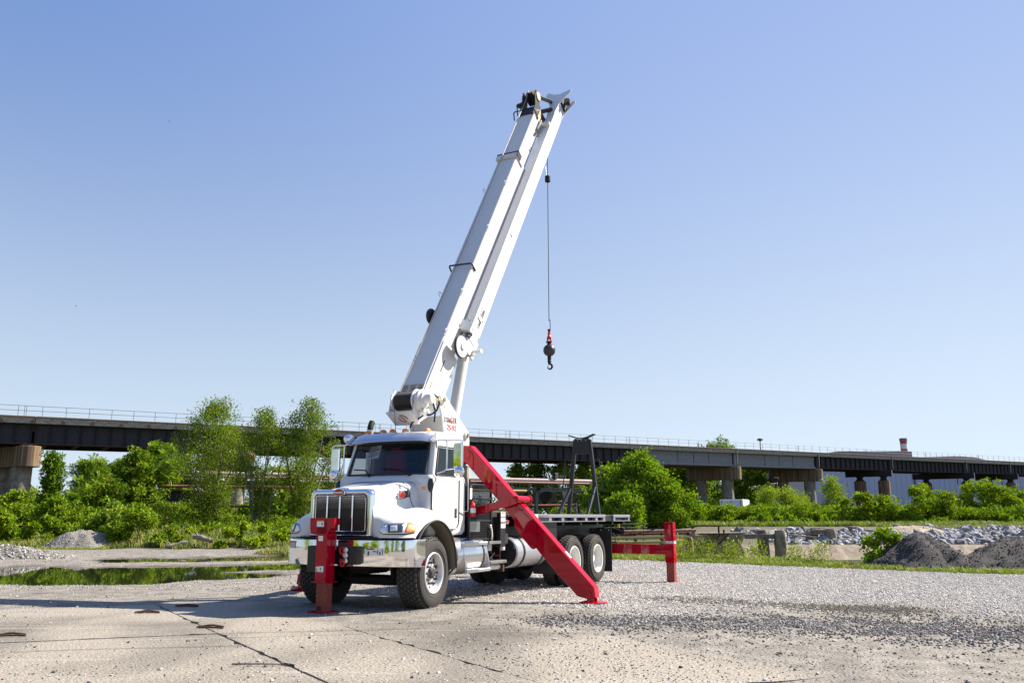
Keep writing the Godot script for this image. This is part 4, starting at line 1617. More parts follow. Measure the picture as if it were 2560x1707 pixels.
func front_end() -> void:
	# one-piece hood with its fenders
	var s := Shape.new()
	for side in [1.0, -1.0]:
		var rows := []
		for j in 31:
			var row := PackedVector3Array()
			for k in 37:
				row.append(hood_at(j / 30.0, k / 36.0, side))
			rows.append(row)
		s.grid(rows)
	var hood := part("hood", s, "white_paint")
	# seam towards the cowl
	s = Shape.new()
	for side in [1.0, -1.0]:
		var path := []
		for k in 26:
			path.append(hood_at(0.875, 0.52 * k / 25.0, side) + Vector3(side * 0.001, 0.001, 0))
		s.tube(path, 0.007, 5)
	part("hood_seam", s, "seal", hood)
	# wheel arches: dark flare round the opening and down behind the tyre
	for side in [1.0, -1.0]:
		s = Shape.new()
		var rows := []
		for k in 24:
			var a := deg_to_rad(lerpf(-62, 93, k / 23.0))
			var c := V(0, 0.62, -0.04) + Vector3(0, cos(a) * 0.71, -sin(a) * 0.62)
			var row := PackedVector3Array()
			for o in [[1.195, -0.01], [1.222, 0.0], [1.227, 0.015], [1.218, 0.03], [1.19, 0.034]]:
				row.append(c + Vector3(o[0] * side, cos(a) * o[1], -sin(a) * o[1]))
			rows.append(row)
		s.grid(rows)
		part("wheel_arch_trim", s, "seal", hood)
		s = Shape.new()
		rows = []
		for k in 24:
			var a := deg_to_rad(lerpf(-60, 95, k / 23.0))
			var c := V(0, 0.62, -0.04) + Vector3(0, cos(a) * 0.70, -sin(a) * 0.61)
			rows.append(PackedVector3Array([c + Vector3(1.2 * side, 0, 0), c + Vector3(0.5 * side, -0.02, 0)]))
		s.grid(rows)
		part("wheel_well", s, "well", hood)
		s = Shape.new()
		s.quad(V(0.5 * side, 1.5, -0.6), V(0.5 * side, 1.5, 0.6), V(0.5 * side, 0.7, 0.6), V(0.5 * side, 0.7, -0.6))
		part("inner_panel", s, "well", hood)
	# grille shell
	var shell := group_part("grille")
	s = Shape.new()
	var rim := func(wx: float, top: float, low: float, r: float, z: float) -> PackedVector3Array:
		var o := PackedVector3Array()
		for c in [[wx - r, top - r, 0.0], [-wx + r, top - r, 90.0], [-wx + 0.02, low + 0.02, 180.0], [wx - 0.02, low + 0.02, 270.0]]:
			var rr: float = r if c[2] < 100 else 0.02
			for k in 7:
				var a := deg_to_rad(c[2] + 90.0 * k / 6.0)
				o.append(V(c[0] + cos(a) * rr, c[1] + sin(a) * rr, z))
		return o
	s.grid([rim.call(0.60, 1.825, 1.10, 0.10, -0.84), rim.call(0.602, 1.825, 1.10, 0.10, -0.90), rim.call(0.592, 1.815, 1.105, 0.10, -0.945), rim.call(0.565, 1.785, 1.12, 0.09, -0.965), rim.call(0.535, 1.755, 1.13, 0.08, -0.96), rim.call(0.525, 1.735, 1.14, 0.08, -0.93), rim.call(0.522, 1.73, 1.145, 0.08, -0.88)], true)
	part("chrome_surround", s, "chrome", shell)
	s = Shape.new()
	s.quad(V(-0.53, 1.74, -0.885), V(0.53, 1.74, -0.885), V(0.53, 1.10, -0.885), V(-0.53, 1.10, -0.885))
	part("backing", s, "dull_black", shell)
	# woven mesh of the grille
	s = Shape.new()
	for k in 54:
		var x := -0.52 + 1.04 * k / 53.0
		s.bar(V(x, 1.20, -0.903), V(x, 1.73, -0.903), 0.006, 0.006, Vector3(0, 0, 1))
	for k in 30:
		var y := 1.21 + 0.52 * k / 29.0
		s.bar(V(-0.52, y, -0.909), V(0.52, y, -0.909), 0.006, 0.006)
	part("mesh_screen", s, "steel_mesh", shell).set_meta("kind", "stuff")
	for x in [-0.27, -0.022, 0.226]:
		s = Shape.new()
		s.box(V(x, 1.455, -0.93), Vector3(0.028, 0.555, 0.03), 0.008)
		part("grille_bar", s, "chrome", shell)
	s = Shape.new()
	s.tube([V(-0.49, 1.72, -0.925), V(-0.505, 1.70, -0.925), V(-0.505, 1.20, -0.925), V(-0.48, 1.185, -0.925), V(0.44, 1.185, -0.925), V(0.475, 1.20, -0.925), V(0.475, 1.66, -0.925), V(0.45, 1.72, -0.925), V(-0.49, 1.72, -0.925)], 0.008, 6)
	part("grille_frame", s, "chrome", shell)
	s = Shape.new()
	var oval := []
	for k in 28:
		oval.append(Vector2(cos(TAU * k / 28) * 0.122, sin(TAU * k / 28) * 0.062))
	s.prism(oval, 0.03, Transform3D(Basis.IDENTITY, V(0, 1.775, -0.985)), 0.01)
	var em := part("emblem", s, "chrome")
	oval = oval.map(func(q): return q * Vector2(0.86, 0.78))
	s = Shape.new()
	s.prism(oval, 0.012, Transform3D(Basis.IDENTITY, V(0, 1.775, -1.0)), 0.003)
	part("emblem_face", s, "emblem_red", em)
	lettering("Peterbilt", 0.036, m.chrome, em, "script", V(0, 1.773, -1.008), Vector3(1, 0.0, 0), Vector3(0.15, 1, 0), 0.165, "Droid Serif")
	s = Shape.new()
	s.prism([Vector2(-0.10, 0), Vector2(-0.05, 0.035), Vector2(0.05, 0.035), Vector2(0.10, 0)], 0.12, Transform3D(Basis.IDENTITY, V(0, 1.815, -0.90)), 0.004)
	part("hood_handle", s, "chrome", em)
	# headlights set in the fenders
	for side in [1.0, -1.0]:
		var hl := group_part("headlight")
		var low := [Vector2(.105, .535), Vector2(.072, .58), Vector2(.07, .70), Vector2(.09, .80), Vector2(.14, .875)]
		var high := [Vector2(.115, .535), Vector2(.19, .575), Vector2(.235, .68), Vector2(.31, .80), Vector2(.34, .875)]
		obj("bezel", hood_patch(low, high, 0, 1, -0.06, 1.06, 0.006, side), m.seal, hl)
		obj("housing", hood_patch(low, high, 0.02, 0.985, 0.04, 0.96, 0.012, side), m.brushed, hl)
		obj("park_lamp", hood_patch(low, high, 0.12, 0.32, 0.12, 0.88, 0.017, side), m.lens, hl)
		obj("reflector", hood_patch(low, high, 0.36, 0.62, 0.10, 0.90, 0.017, side), m.dark_lens, hl)
		obj("reflector", hood_patch(low, high, 0.40, 0.52, 0.25, 0.75, 0.021, side), m.lens, hl)
		obj("turn_signal", hood_patch(low, high, 0.68, 0.95, 0.08, 0.92, 0.019, side), m.amber, hl)
	# side badge and intake
	for side in [1.0, -1.0]:
		var c: Vector3 = hood_at(0.745, 0.37, side)
		var d: Vector3 = hood_at(0.86, 0.375, side)
		var x: Vector3 = (d - c).normalized() * side
		var y: Vector3 = Vector3.UP - x * x.y
		y = y.normalized()
		var n: Vector3 = x.cross(y)
		if n.x * side < 0:
			n = -n
		x = y.cross(n)
		s = Shape.new()
		s.prism([Vector2(-0.11, -0.055), Vector2(-0.13, 0.0), Vector2(-0.11, 0.05), Vector2(0.11, 0.065), Vector2(0.13, 0.05), Vector2(0.13, -0.05), Vector2(0.11, -0.065)], 0.02, Transform3D(Basis(x * -side if side > 0 else x, y, n if side > 0 else n), (c + d) * 0.5 + n * 0.012), 0.004)
		var vent := part("side_vent", s, "seal")
		s = Shape.new()
		var o2 := []
		for k in 20:
			o2.append(Vector2(cos(TAU * k / 20) * 0.085, sin(TAU * k / 20) * 0.052))
		s.prism(o2, 0.02, Transform3D(Basis(x, y, n), c + n * 0.03), 0.005)
		part("badge_rim", s, "chrome", vent)
		s = Shape.new()
		s.prism(o2.map(func(q): return q * 0.85), 0.012, Transform3D(Basis(x, y, n), c + n * 0.041), 0.003)
		part("badge_face", s, "bright_red", vent)
	# bumper
	var b := group_part("front_bumper")
	s = Shape.new()
	var plan := [[-1.245, -0.40], [-1.235, -0.62], [-1.19, -0.71], [-1.12, -0.78], [-0.9, -0.89], [-0.5, -0.97], [0.0, -0.995], [0.5, -0.97], [0.9, -0.89], [1.12, -0.78], [1.19, -0.71], [1.235, -0.62], [1.245, -0.40]]
	var rows := []
	for q in [[0.655, 0.05], [0.66, 0.012], [0.672, 0.0], [0.86, -0.004], [1.048, 0.0], [1.06, 0.012], [1.065, 0.05]]:
		var row := PackedVector3Array()
		for k in 49:
			var t := k / 48.0 * (plan.size() - 1)
			var i := mini(int(t), plan.size() - 2)
			var p := Vector2(plan[i][0], plan[i][1]).cubic_interpolate(Vector2(plan[i + 1][0], plan[i + 1][1]), Vector2(plan[maxi(i - 1, 0)][0], plan[maxi(i - 1, 0)][1]), Vector2(plan[mini(i + 2, 12)][0], plan[mini(i + 2, 12)][1]), t - i)
			row.append(V(p.x * (1.0 - q[1] * 0.1), q[0], p.y + q[1]))
		rows.append(row)
	s.grid(rows)
	obj("chrome_face", s, m.chrome, b)
	s = Shape.new()
	s.box(V(0.0, 0.83, -1.02), Vector3(0.92, 0.27, 0.14), 0.01)
	s.box(V(-0.34, 0.76, -1.04), Vector3(0.26, 0.40, 0.16), 0.01)
	obj("outrigger_pocket", s, m.black_paint, b)
	for k in 3:
		s = Shape.new()
		s.lathe([[0.0, 0.0], [0.035, 0.0], [0.045, 0.025], [0.03, 0.05], [0.0, 0.05]], Transform3D(Basis(Vector3.RIGHT, Vector3(0, 0, 1), Vector3.UP), V(0.27, 0.91 - k * 0.08, -1.09)), 12)
		obj("roller", s, m.brushed, b)
	s = Shape.new()
	s.box(V(0.0, 1.085, -0.93), Vector3(1.5, 0.03, 0.12), 0.005)
	obj("gap_cover", s, m.dull_black, b)
	var warn := group_part("warning_label")
	s = Shape.new()
	label_plate(s, V(0.68, 0.883, -0.965), V(1, 0, 0.16), Vector3.UP, 0.285, 0.105)
	obj("plate", s, m.sticker, warn)
	s = Shape.new()
	label_plate(s, V(0.625, 0.925, -0.978), V(1, 0, 0.16), Vector3.UP, 0.13, 0.02)
	obj("band", s, m.sticker_red, warn)
	s = Shape.new()
	for q in [[0.60, 0.86, 0.02, 0.06], [0.70, 0.89, 0.05, 0.012], [0.75, 0.88, 0.012, 0.05], [0.79, 0.865, 0.015, 0.045]]:
		label_plate(s, V(q[0], q[1], -0.972 + (q[0] - 0.68) * 0.16), V(1, 0, 0.16), Vector3.UP, q[2], q[3])
	obj("pictogram", s, m.ink, warn)
	warn = group_part("warning_label")
	s = Shape.new()
	label_plate(s, V(-1.0, 0.965, -0.858), V(1, 0, -0.45), Vector3.UP, 0.17, 0.115)
	obj("plate", s, m.sticker, warn)
	s = Shape.new()
	label_plate(s, V(-1.0, 1.012, -0.866), V(1, 0, -0.45), Vector3.UP, 0.165, 0.026)
	obj("band", s, m.sticker_red, warn)
	s = Shape.new()
	for k in 5:
		label_plate(s, V(-1.0, 0.985 - k * 0.015, -0.863), V(1, 0, -0.45), Vector3.UP, 0.14, 0.004)
	obj("print", s, m.ink, warn)
	# tow shackles beside the front jack
	for q in [[0.22, 0.90], [0.24, 0.72]]:
		var sh := group_part("shackle")
		s = Shape.new()
		var path := []
		for k in 9:
			var a := lerpf(-2.4, 2.4, k / 8.0)
			path.append(V(q[0] + 0.035 * sin(a) , q[1] - 0.05 * cos(a), -1.14))
		s.tube(path, 0.013, 6)
		obj("bow", s, m.bright_red, sh)
		s = Shape.new()
		s.tube([V(q[0] - 0.05, q[1] + 0.045, -1.14), V(q[0] + 0.05, q[1] + 0.045, -1.14)], 0.014, 6)
		obj("pin", s, m.ink_red, sh)


func cab() -> void:
	var c := group_part("cab")
	# lower body: rounded box up to the window sill
	var ring := func(x: float, zf: float, zr: float, r: float, y: float) -> PackedVector3Array:
		var o := PackedVector3Array()
		for q in [[x - r, zr - r, 0.0], [-x + r, zr - r, 90.0], [-x + r, zf + r, 180.0], [x - r, zf + r, 270.0]]:
			for k in 6:
				var a := deg_to_rad(q[2] + 90.0 * k / 5.0)
				o.append(V(q[0] + cos(a) * r, y, q[1] + sin(a) * r))
		return o
	var s := Shape.new()
	s.grid([ring.call(0.90, 0.16, 1.31, 0.06, 1.10), ring.call(0.945, 0.14, 1.33, 0.06, 1.16), ring.call(0.95, 0.15, 1.335, 0.07, 1.95), ring.call(0.945, 0.16, 1.335, 0.08, 2.04), ring.call(0.925, 0.19, 1.33, 0.09, 2.085)], true)
	obj("body", s, m.white_paint, c)
	s = Shape.new()
	s.box(V(0, 1.12, 0.73), Vector3(1.8, 0.05, 1.1), 0.0)
	s.box(V(0, 2.03, 0.40), Vector3(1.7, 0.06, 0.36), 0.02)
	s.box(V(0, 2.075, 0.42), Vector3(1.6, 0.05, 0.26), 0.02)
	obj("dashboard", s, m.cabin_dark, c)
	s = Shape.new()
	s.box(V(0, 2.076, 0.86), Vector3(1.76, 0.012, 0.72), 0.0)
	s.box(V(0, 2.38, 1.29), Vector3(1.60, 0.60, 0.02), 0.0)
	s.box(V(0, 2.645, 0.88), Vector3(1.62, 0.012, 0.80), 0.0)
	obj("cabin_lining", s, m.cabin_dark, c)
	# cowl below the windscreen
	s = Shape.new()
	var rows := []
	for q in [[0.125, 1.985, 0.78], [0.15, 2.03, 0.80], [0.20, 2.07, 0.82], [0.262, 2.112, 0.83]]:
		var row := PackedVector3Array()
		for k in 17:
			var t := k / 8.0 - 1.0
			row.append(V(q[2] * t, q[1] - 0.05 * pow(absf(t), 4.0), q[0] + 0.07 * t * t - 0.05))
		rows.append(row)
	s.grid(rows)
	obj("cowl", s, m.white_paint, c)
	# pillars
	for side in [1.0, -1.0]:
		s = Shape.new()
		var lo := [V(0.80 * side, 2.06, 0.235), V(0.905 * side, 2.06, 0.28), V(0.93 * side, 2.06, 0.36), V(0.84 * side, 2.06, 0.34)]
		var hi := [V(0.755 * side, 2.67, 0.43), V(0.845 * side, 2.67, 0.455), V(0.872 * side, 2.67, 0.52), V(0.79 * side, 2.67, 0.52)]
		s.grid([PackedVector3Array(lo), PackedVector3Array(hi)], true)
		obj("pillar", s, m.white_paint, c)
		s = Shape.new()
		s.grid([PackedVector3Array([V(0.928 * side, 2.06, 1.03), V(0.926 * side, 2.06, 1.25), V(0.86 * side, 2.06, 1.325), V(0.78 * side, 2.06, 1.325), V(0.86 * side, 2.06, 1.03)]), PackedVector3Array([V(0.874 * side, 2.67, 1.03), V(0.872 * side, 2.67, 1.24), V(0.81 * side, 2.67, 1.31), V(0.74 * side, 2.67, 1.31), V(0.82 * side, 2.67, 1.03)])], true)
		obj("pillar", s, m.white_paint, c)
		# header over the door window
		s = Shape.new()
		s.quad(V(0.885 * side, 2.55, 0.46), V(0.885 * side, 2.55, 1.05), V(0.872 * side, 2.68, 1.05), V(0.872 * side, 2.68, 0.47))
		obj("header", s, m.white_paint, c)
	# rear wall with its small window
	s = Shape.new()
	for q in [[-0.6, 2.36, 0.45, 0.64], [0.6, 2.36, 0.45, 0.64]]:
		s.box(V(q[0], q[1], 1.315), Vector3(q[2], q[3], 0.02), 0.0)
	s.box(V(0, 2.12, 1.315), Vector3(0.75, 0.12, 0.02), 0.0)
	s.box(V(0, 2.61, 1.315), Vector3(0.75, 0.14, 0.02), 0.0)
	obj("rear_wall", s, m.white_paint, c)
	# roof with its rolled edges
	s = Shape.new()
	s.grid([ring.call(0.875, 0.41, 1.32, 0.10, 2.655), ring.call(0.868, 0.40, 1.325, 0.12, 2.74), ring.call(0.84, 0.43, 1.31, 0.13, 2.80), ring.call(0.78, 0.50, 1.26, 0.14, 2.835), ring.call(0.55, 0.66, 1.10, 0.14, 2.855), ring.call(0.15, 0.8, 0.95, 0.05, 2.862)], true)
	s.quad(V(-0.85, 2.66, 0.45), V(0.85, 2.66, 0.45), V(0.85, 2.66, 1.3), V(-0.85, 2.66, 1.3))
	obj("roof", s, m.white_paint, c)
	# windscreen, bowed, with a rubber seal
	var glass_at := func(a: float, b: float, out: float) -> Vector3:
		var x := lerpf(0.80, 0.755, b) * a
		return V(x, lerpf(2.105, 2.655, b), lerpf(0.235, 0.445, b) - 0.065 * (1 - a * a) - out)
	s = Shape.new()
	rows = []
	for j in 7:
		var row := PackedVector3Array()
		for k in 15:
			row.append(glass_at.call(k / 7.0 - 1.0, j / 6.0, 0.0))
		rows.append(row)
	s.grid(rows)
	part("windscreen", s, "glass")
	s = Shape.new()
	var path := []
	for k in 15:
		path.append(glass_at.call(k / 7.0 - 1.0, 0.0, 0.006))
	for k in 7:
		path.append(glass_at.call(1.0, k / 6.0, 0.006))
	for k in 15:
		path.append(glass_at.call(1.0 - k / 7.0, 1.0, 0.006))
	for k in 7:
		path.append(glass_at.call(-1.0, 1.0 - k / 6.0, 0.006))
	s.tube(path, 0.018, 6)
	part("windscreen_seal", s, "seal")
	for q in [[[-0.665, 2.20], [-0.38, 2.183], [-0.278, 2.09]], [[-0.05, 2.215], [0.333, 2.188], [0.523, 2.09]]]:
		s = Shape.new()
		var pts := []
		for p in q:
			var b: float = (p[1] - 2.105) / 0.55
			pts.append(glass_at.call(p[0] / 0.79, b, 0.03))
		s.tube([pts[0], pts[1]], 0.012, 6)
		s.tube([(pts[0] as Vector3).lerp(pts[1], 0.7), pts[1], pts[2]], 0.011, 6)
		s.ball(pts[2], Vector3(0.03, 0.025, 0.03), 8, 6)
		part("wiper", s, "dull_black")
	# the paper behind the glass
	var sheet := Shape.new()
	rows = []
	for j in 5:
		var row := PackedVector3Array()
		for k in 5:
			var p: Vector3 = glass_at.call(lerpf(-0.60, -0.27, k / 4.0), lerpf(0.49, 0.90, j / 4.0), -0.02)
			row.append(p + Vector3(0, 0.022 * k / 4.0, 0))
		rows.append(row)
	sheet.grid(rows)
	var pap := obj("paper_sheet", sheet, m.paper)
	pap.transform = truck.transform
	tag(pap, "pale printed paper sheet stuck inside the truck windscreen", "paper")
	s = Shape.new()
	for j in 7:
		var b := 0.55 + j * 0.05
		var p: Vector3 = glass_at.call(-0.58, b, -0.016)
		var q: Vector3 = glass_at.call(-0.30 - (0.1 if j % 3 == 0 else 0.0), b, -0.016)
		s.bar(p + Vector3(0, 0.004, 0), q + Vector3(0, 0.02, 0), 0.002, 0.009)
	obj("print_lines", s, m.ink, pap)
	# sun visor over the screen
	s = Shape.new()
	rows = []
	for q in [[0.43, 2.815, 0.80], [0.36, 2.79, 0.83], [0.29, 2.735, 0.845], [0.235, 2.672, 0.855], [0.245, 2.662, 0.855]]:
		var row := PackedVector3Array()
		for k in 21:
			var t := k / 10.0 - 1.0
			row.append(V(q[2] * t, q[1] - 0.03 * pow(absf(t), 6.0), q[0] - 0.06 * (1 - t * t) + 0.08 * pow(absf(t), 8.0)))
		rows.append(row)
	s.grid(rows)
	part("sun_visor", s, "visor")
	s = Shape.new()
	for side in [1.0, -1.0]:
		s.prism([Vector2(-0.44, 2.80), Vector2(-0.245, 2.665), Vector2(-0.33, 2.63), Vector2(-0.46, 2.66)], 0.02, Transform3D(Basis(Vector3(0, 0, 1), Vector3(0, 1, 0), Vector3(-1, 0, 0)), Vector3(0.862 * side, 0, 0)))
	part("visor_ends", s, "visor")
	# five amber roof lamps
	for q in [[-0.64, 0.56], [-0.31, 0.56], [-0.12, 0.57], [0.13, 0.60], [0.56, 0.66]]:
		var l := group_part("roof_lamp")
		var y := 2.845 if absf(q[0]) < 0.5 else 2.838
		s = Shape.new()
		s.ball(V(q[0], y - 0.005, q[1] + 0.05), Vector3(0.05, 0.035, 0.14), 14, 8)
		obj("base", s, m.chrome, l)
		s = Shape.new()
		s.ball(V(q[0], y + 0.024, q[1] + 0.0), Vector3(0.042, 0.046, 0.085), 14, 8)
		obj("lens", s, m.amber, l)
	# doors
	for side in [1.0, -1.0]:
		var d := group_part("door")
		var sx := Transform3D(Basis(Vector3(0, 0, -1), Vector3(0, 1, 0), Vector3(1, 0, 0)), Vector3(0.951 * side, 0, 0))
		s = Shape.new()
		s.prism([Vector2(0.215, 2.03), Vector2(0.215, 1.55), Vector2(0.33, 1.40), Vector2(0.40, 1.225), Vector2(0.46, 1.20), Vector2(0.97, 1.20), Vector2(1.035, 1.26), Vector2(1.05, 1.36), Vector2(1.05, 2.03)], 0.014, sx, 0.005)
		obj("panel", s, m.white_paint, d)
		s = Shape.new()
		s.tube([V(0.957 * side, 2.0, 0.195), V(0.957 * side, 1.50, 0.195)], 0.011, 6)
		s.tube([V(0.957 * side, 2.02, 1.068), V(0.957 * side, 1.34, 1.068), V(0.957 * side, 1.27, 1.045), V(0.957 * side, 1.22, 1.0)], 0.013, 6)
		s.tube([V(0.957 * side, 1.19, 0.52), V(0.957 * side, 1.185, 0.90)], 0.010, 6)
		obj("seal", s, m.seal, d)
		s = Shape.new()
		for k in 11:
			s.ball(V(0.960 * side, 1.985, 0.25 + k * 0.076), Vector3(0.006, 0.006, 0.006), 6, 4)
		s.tube([V(0.957 * side, 1.99, 0.225), V(0.957 * side, 1.99, 1.04)], 0.003, 4)
		obj("rivets", s, m.steel_grey, d)
		s = Shape.new()
		s.box(V(0.962 * side, 1.465, 0.965), Vector3(0.012, 0.155, 0.075), 0.005)
		obj("handle_recess", s, m.seal, d)
		s = Shape.new()
		s.box(V(0.972 * side, 1.465, 0.968), Vector3(0.016, 0.12, 0.03), 0.006)
		obj("handle", s, m.chrome, d)
		s = Shape.new()
		s.quad(V(0.925 * side, 2.075, 0.36), V(0.925 * side, 2.075, 1.03), V(0.882 * side, 2.575, 1.03), V(0.882 * side, 2.575, 0.525))
		obj("window", s, m.glass, d)
		s = Shape.new()
		s.tube([V(0.93 * side, 2.075, 0.355), V(0.93 * side, 2.075, 1.03), V(0.887 * side, 2.575, 1.03), V(0.887 * side, 2.575, 0.50), V(0.93 * side, 2.075, 0.355)], 0.013, 6)
		obj("window_seal", s, m.seal, d)
	# grab bar at the rear edge and the air intake at the pillar
	s = Shape.new()
	s.tube([V(0.955, 2.30, 1.30), V(1.0, 2.28, 1.31), V(1.0, 1.50, 1.31), V(0.955, 1.48, 1.12)], 0.011, 8)
	part("grab_bar", s, "brushed")
	for side in [1.0, -1.0]:
		s = Shape.new()
		s.ball(V(0.945 * side, 1.91, 0.175), Vector3(0.05, 0.115, 0.05), 12, 10)
		part("mirror_bracket", s, "seal")
		s = Shape.new()
		s.box(V(0.93 * side, 1.855, 0.0), Vector3(0.05, 0.05, 0.06), 0.008)
		part("side_marker", s, "amber")
	# mirrors
	for side in [1.0, -1.0]:
		var mi := group_part("mirror")
		s = Shape.new()
		s.tube([V(0.86 * side, 2.66, 0.42), V(0.98 * side, 2.672, 0.44), V(1.06 * side, 2.66, 0.45), V(1.08 * side, 2.62, 0.45), V(1.08 * side, 2.19, 0.45), V(1.05 * side, 2.15, 0.43), V(0.86 * side, 2.085, 0.35), V(0.90 * side, 2.02, 0.22), V(0.94 * side, 1.93, 0.175)], 0.014, 8)
		s.tube([V(1.08 * side, 2.655, 0.45), V(1.30 * side, 2.66, 0.47), V(1.36 * side, 2.64, 0.475), V(1.375 * side, 2.60, 0.475), V(1.375 * side, 2.20, 0.475), V(1.08 * side, 2.175, 0.45)], 0.013, 8)
		obj("arm", s, m.chrome, mi)
		s = Shape.new()
		s.box(Vector3.ZERO, Vector3(0.185, 0.41, 0.07), 0.025, Transform3D(Basis(Vector3.UP, -0.02 * side), V(1.285 * side, 2.405, 0.48)))
		obj("head", s, m.chrome, mi)
		s = Shape.new()
		s.ball(V(1.31 * side, 2.13, 0.47), Vector3(0.10, 0.10, 0.055), 18, 12)
		obj("round_mirror", s, m.chrome, mi)
	s = Shape.new()
	s.ball(V(-1.0, 2.765, 0.47), Vector3(0.10, 0.085, 0.09), 16, 12)
	s.tube([V(-0.86, 2.73, 0.45), V(-0.98, 2.70, 0.46)], 0.02, 6)
	part("look_down_mirror", s, "chrome")
	# inside: seats, wheel
	for x in [-0.36, 0.42]:
		s = Shape.new()
		s.box(V(x, 2.30, 1.05), Vector3(0.44, 0.50, 0.14), 0.06)
		s.box(V(x, 2.60, 1.06), Vector3(0.24, 0.12, 0.10), 0.04)
		part("seat", s, "seat_red" if x < 0 else "cabin_dark")
	s = Shape.new()
	var hoop := []
	for k in 21:
		var a := TAU * k / 20.0
		hoop.append(V(0.42 + cos(a) * 0.21, 2.16 + sin(a) * 0.13, 0.55 - sin(a) * 0.12))
	s.tube(hoop, 0.014, 6)
	part("steering_wheel", s, "dull_black")
	# antenna and exhaust stack
	s = Shape.new()
	s.tube([V(-0.02, 2.84, 0.52), V(-0.10, 3.62, 0.52)], [0.006, 0.003], 5)
	part("antenna", s, "steel_black")
	s = Shape.new()
	s.tube([V(-1.40, 1.2, 1.62), V(-1.40, 3.05, 1.62)], 0.065, 14)
	part("exhaust_stack", s, "brushed")
	s = Shape.new()
	s.tube([V(-1.40, 3.045, 1.62), V(-1.40, 3.12, 1.63), V(-1.42, 3.21, 1.70)], 0.060, 14, false)
	part("exhaust_tip", s, "dull_black")


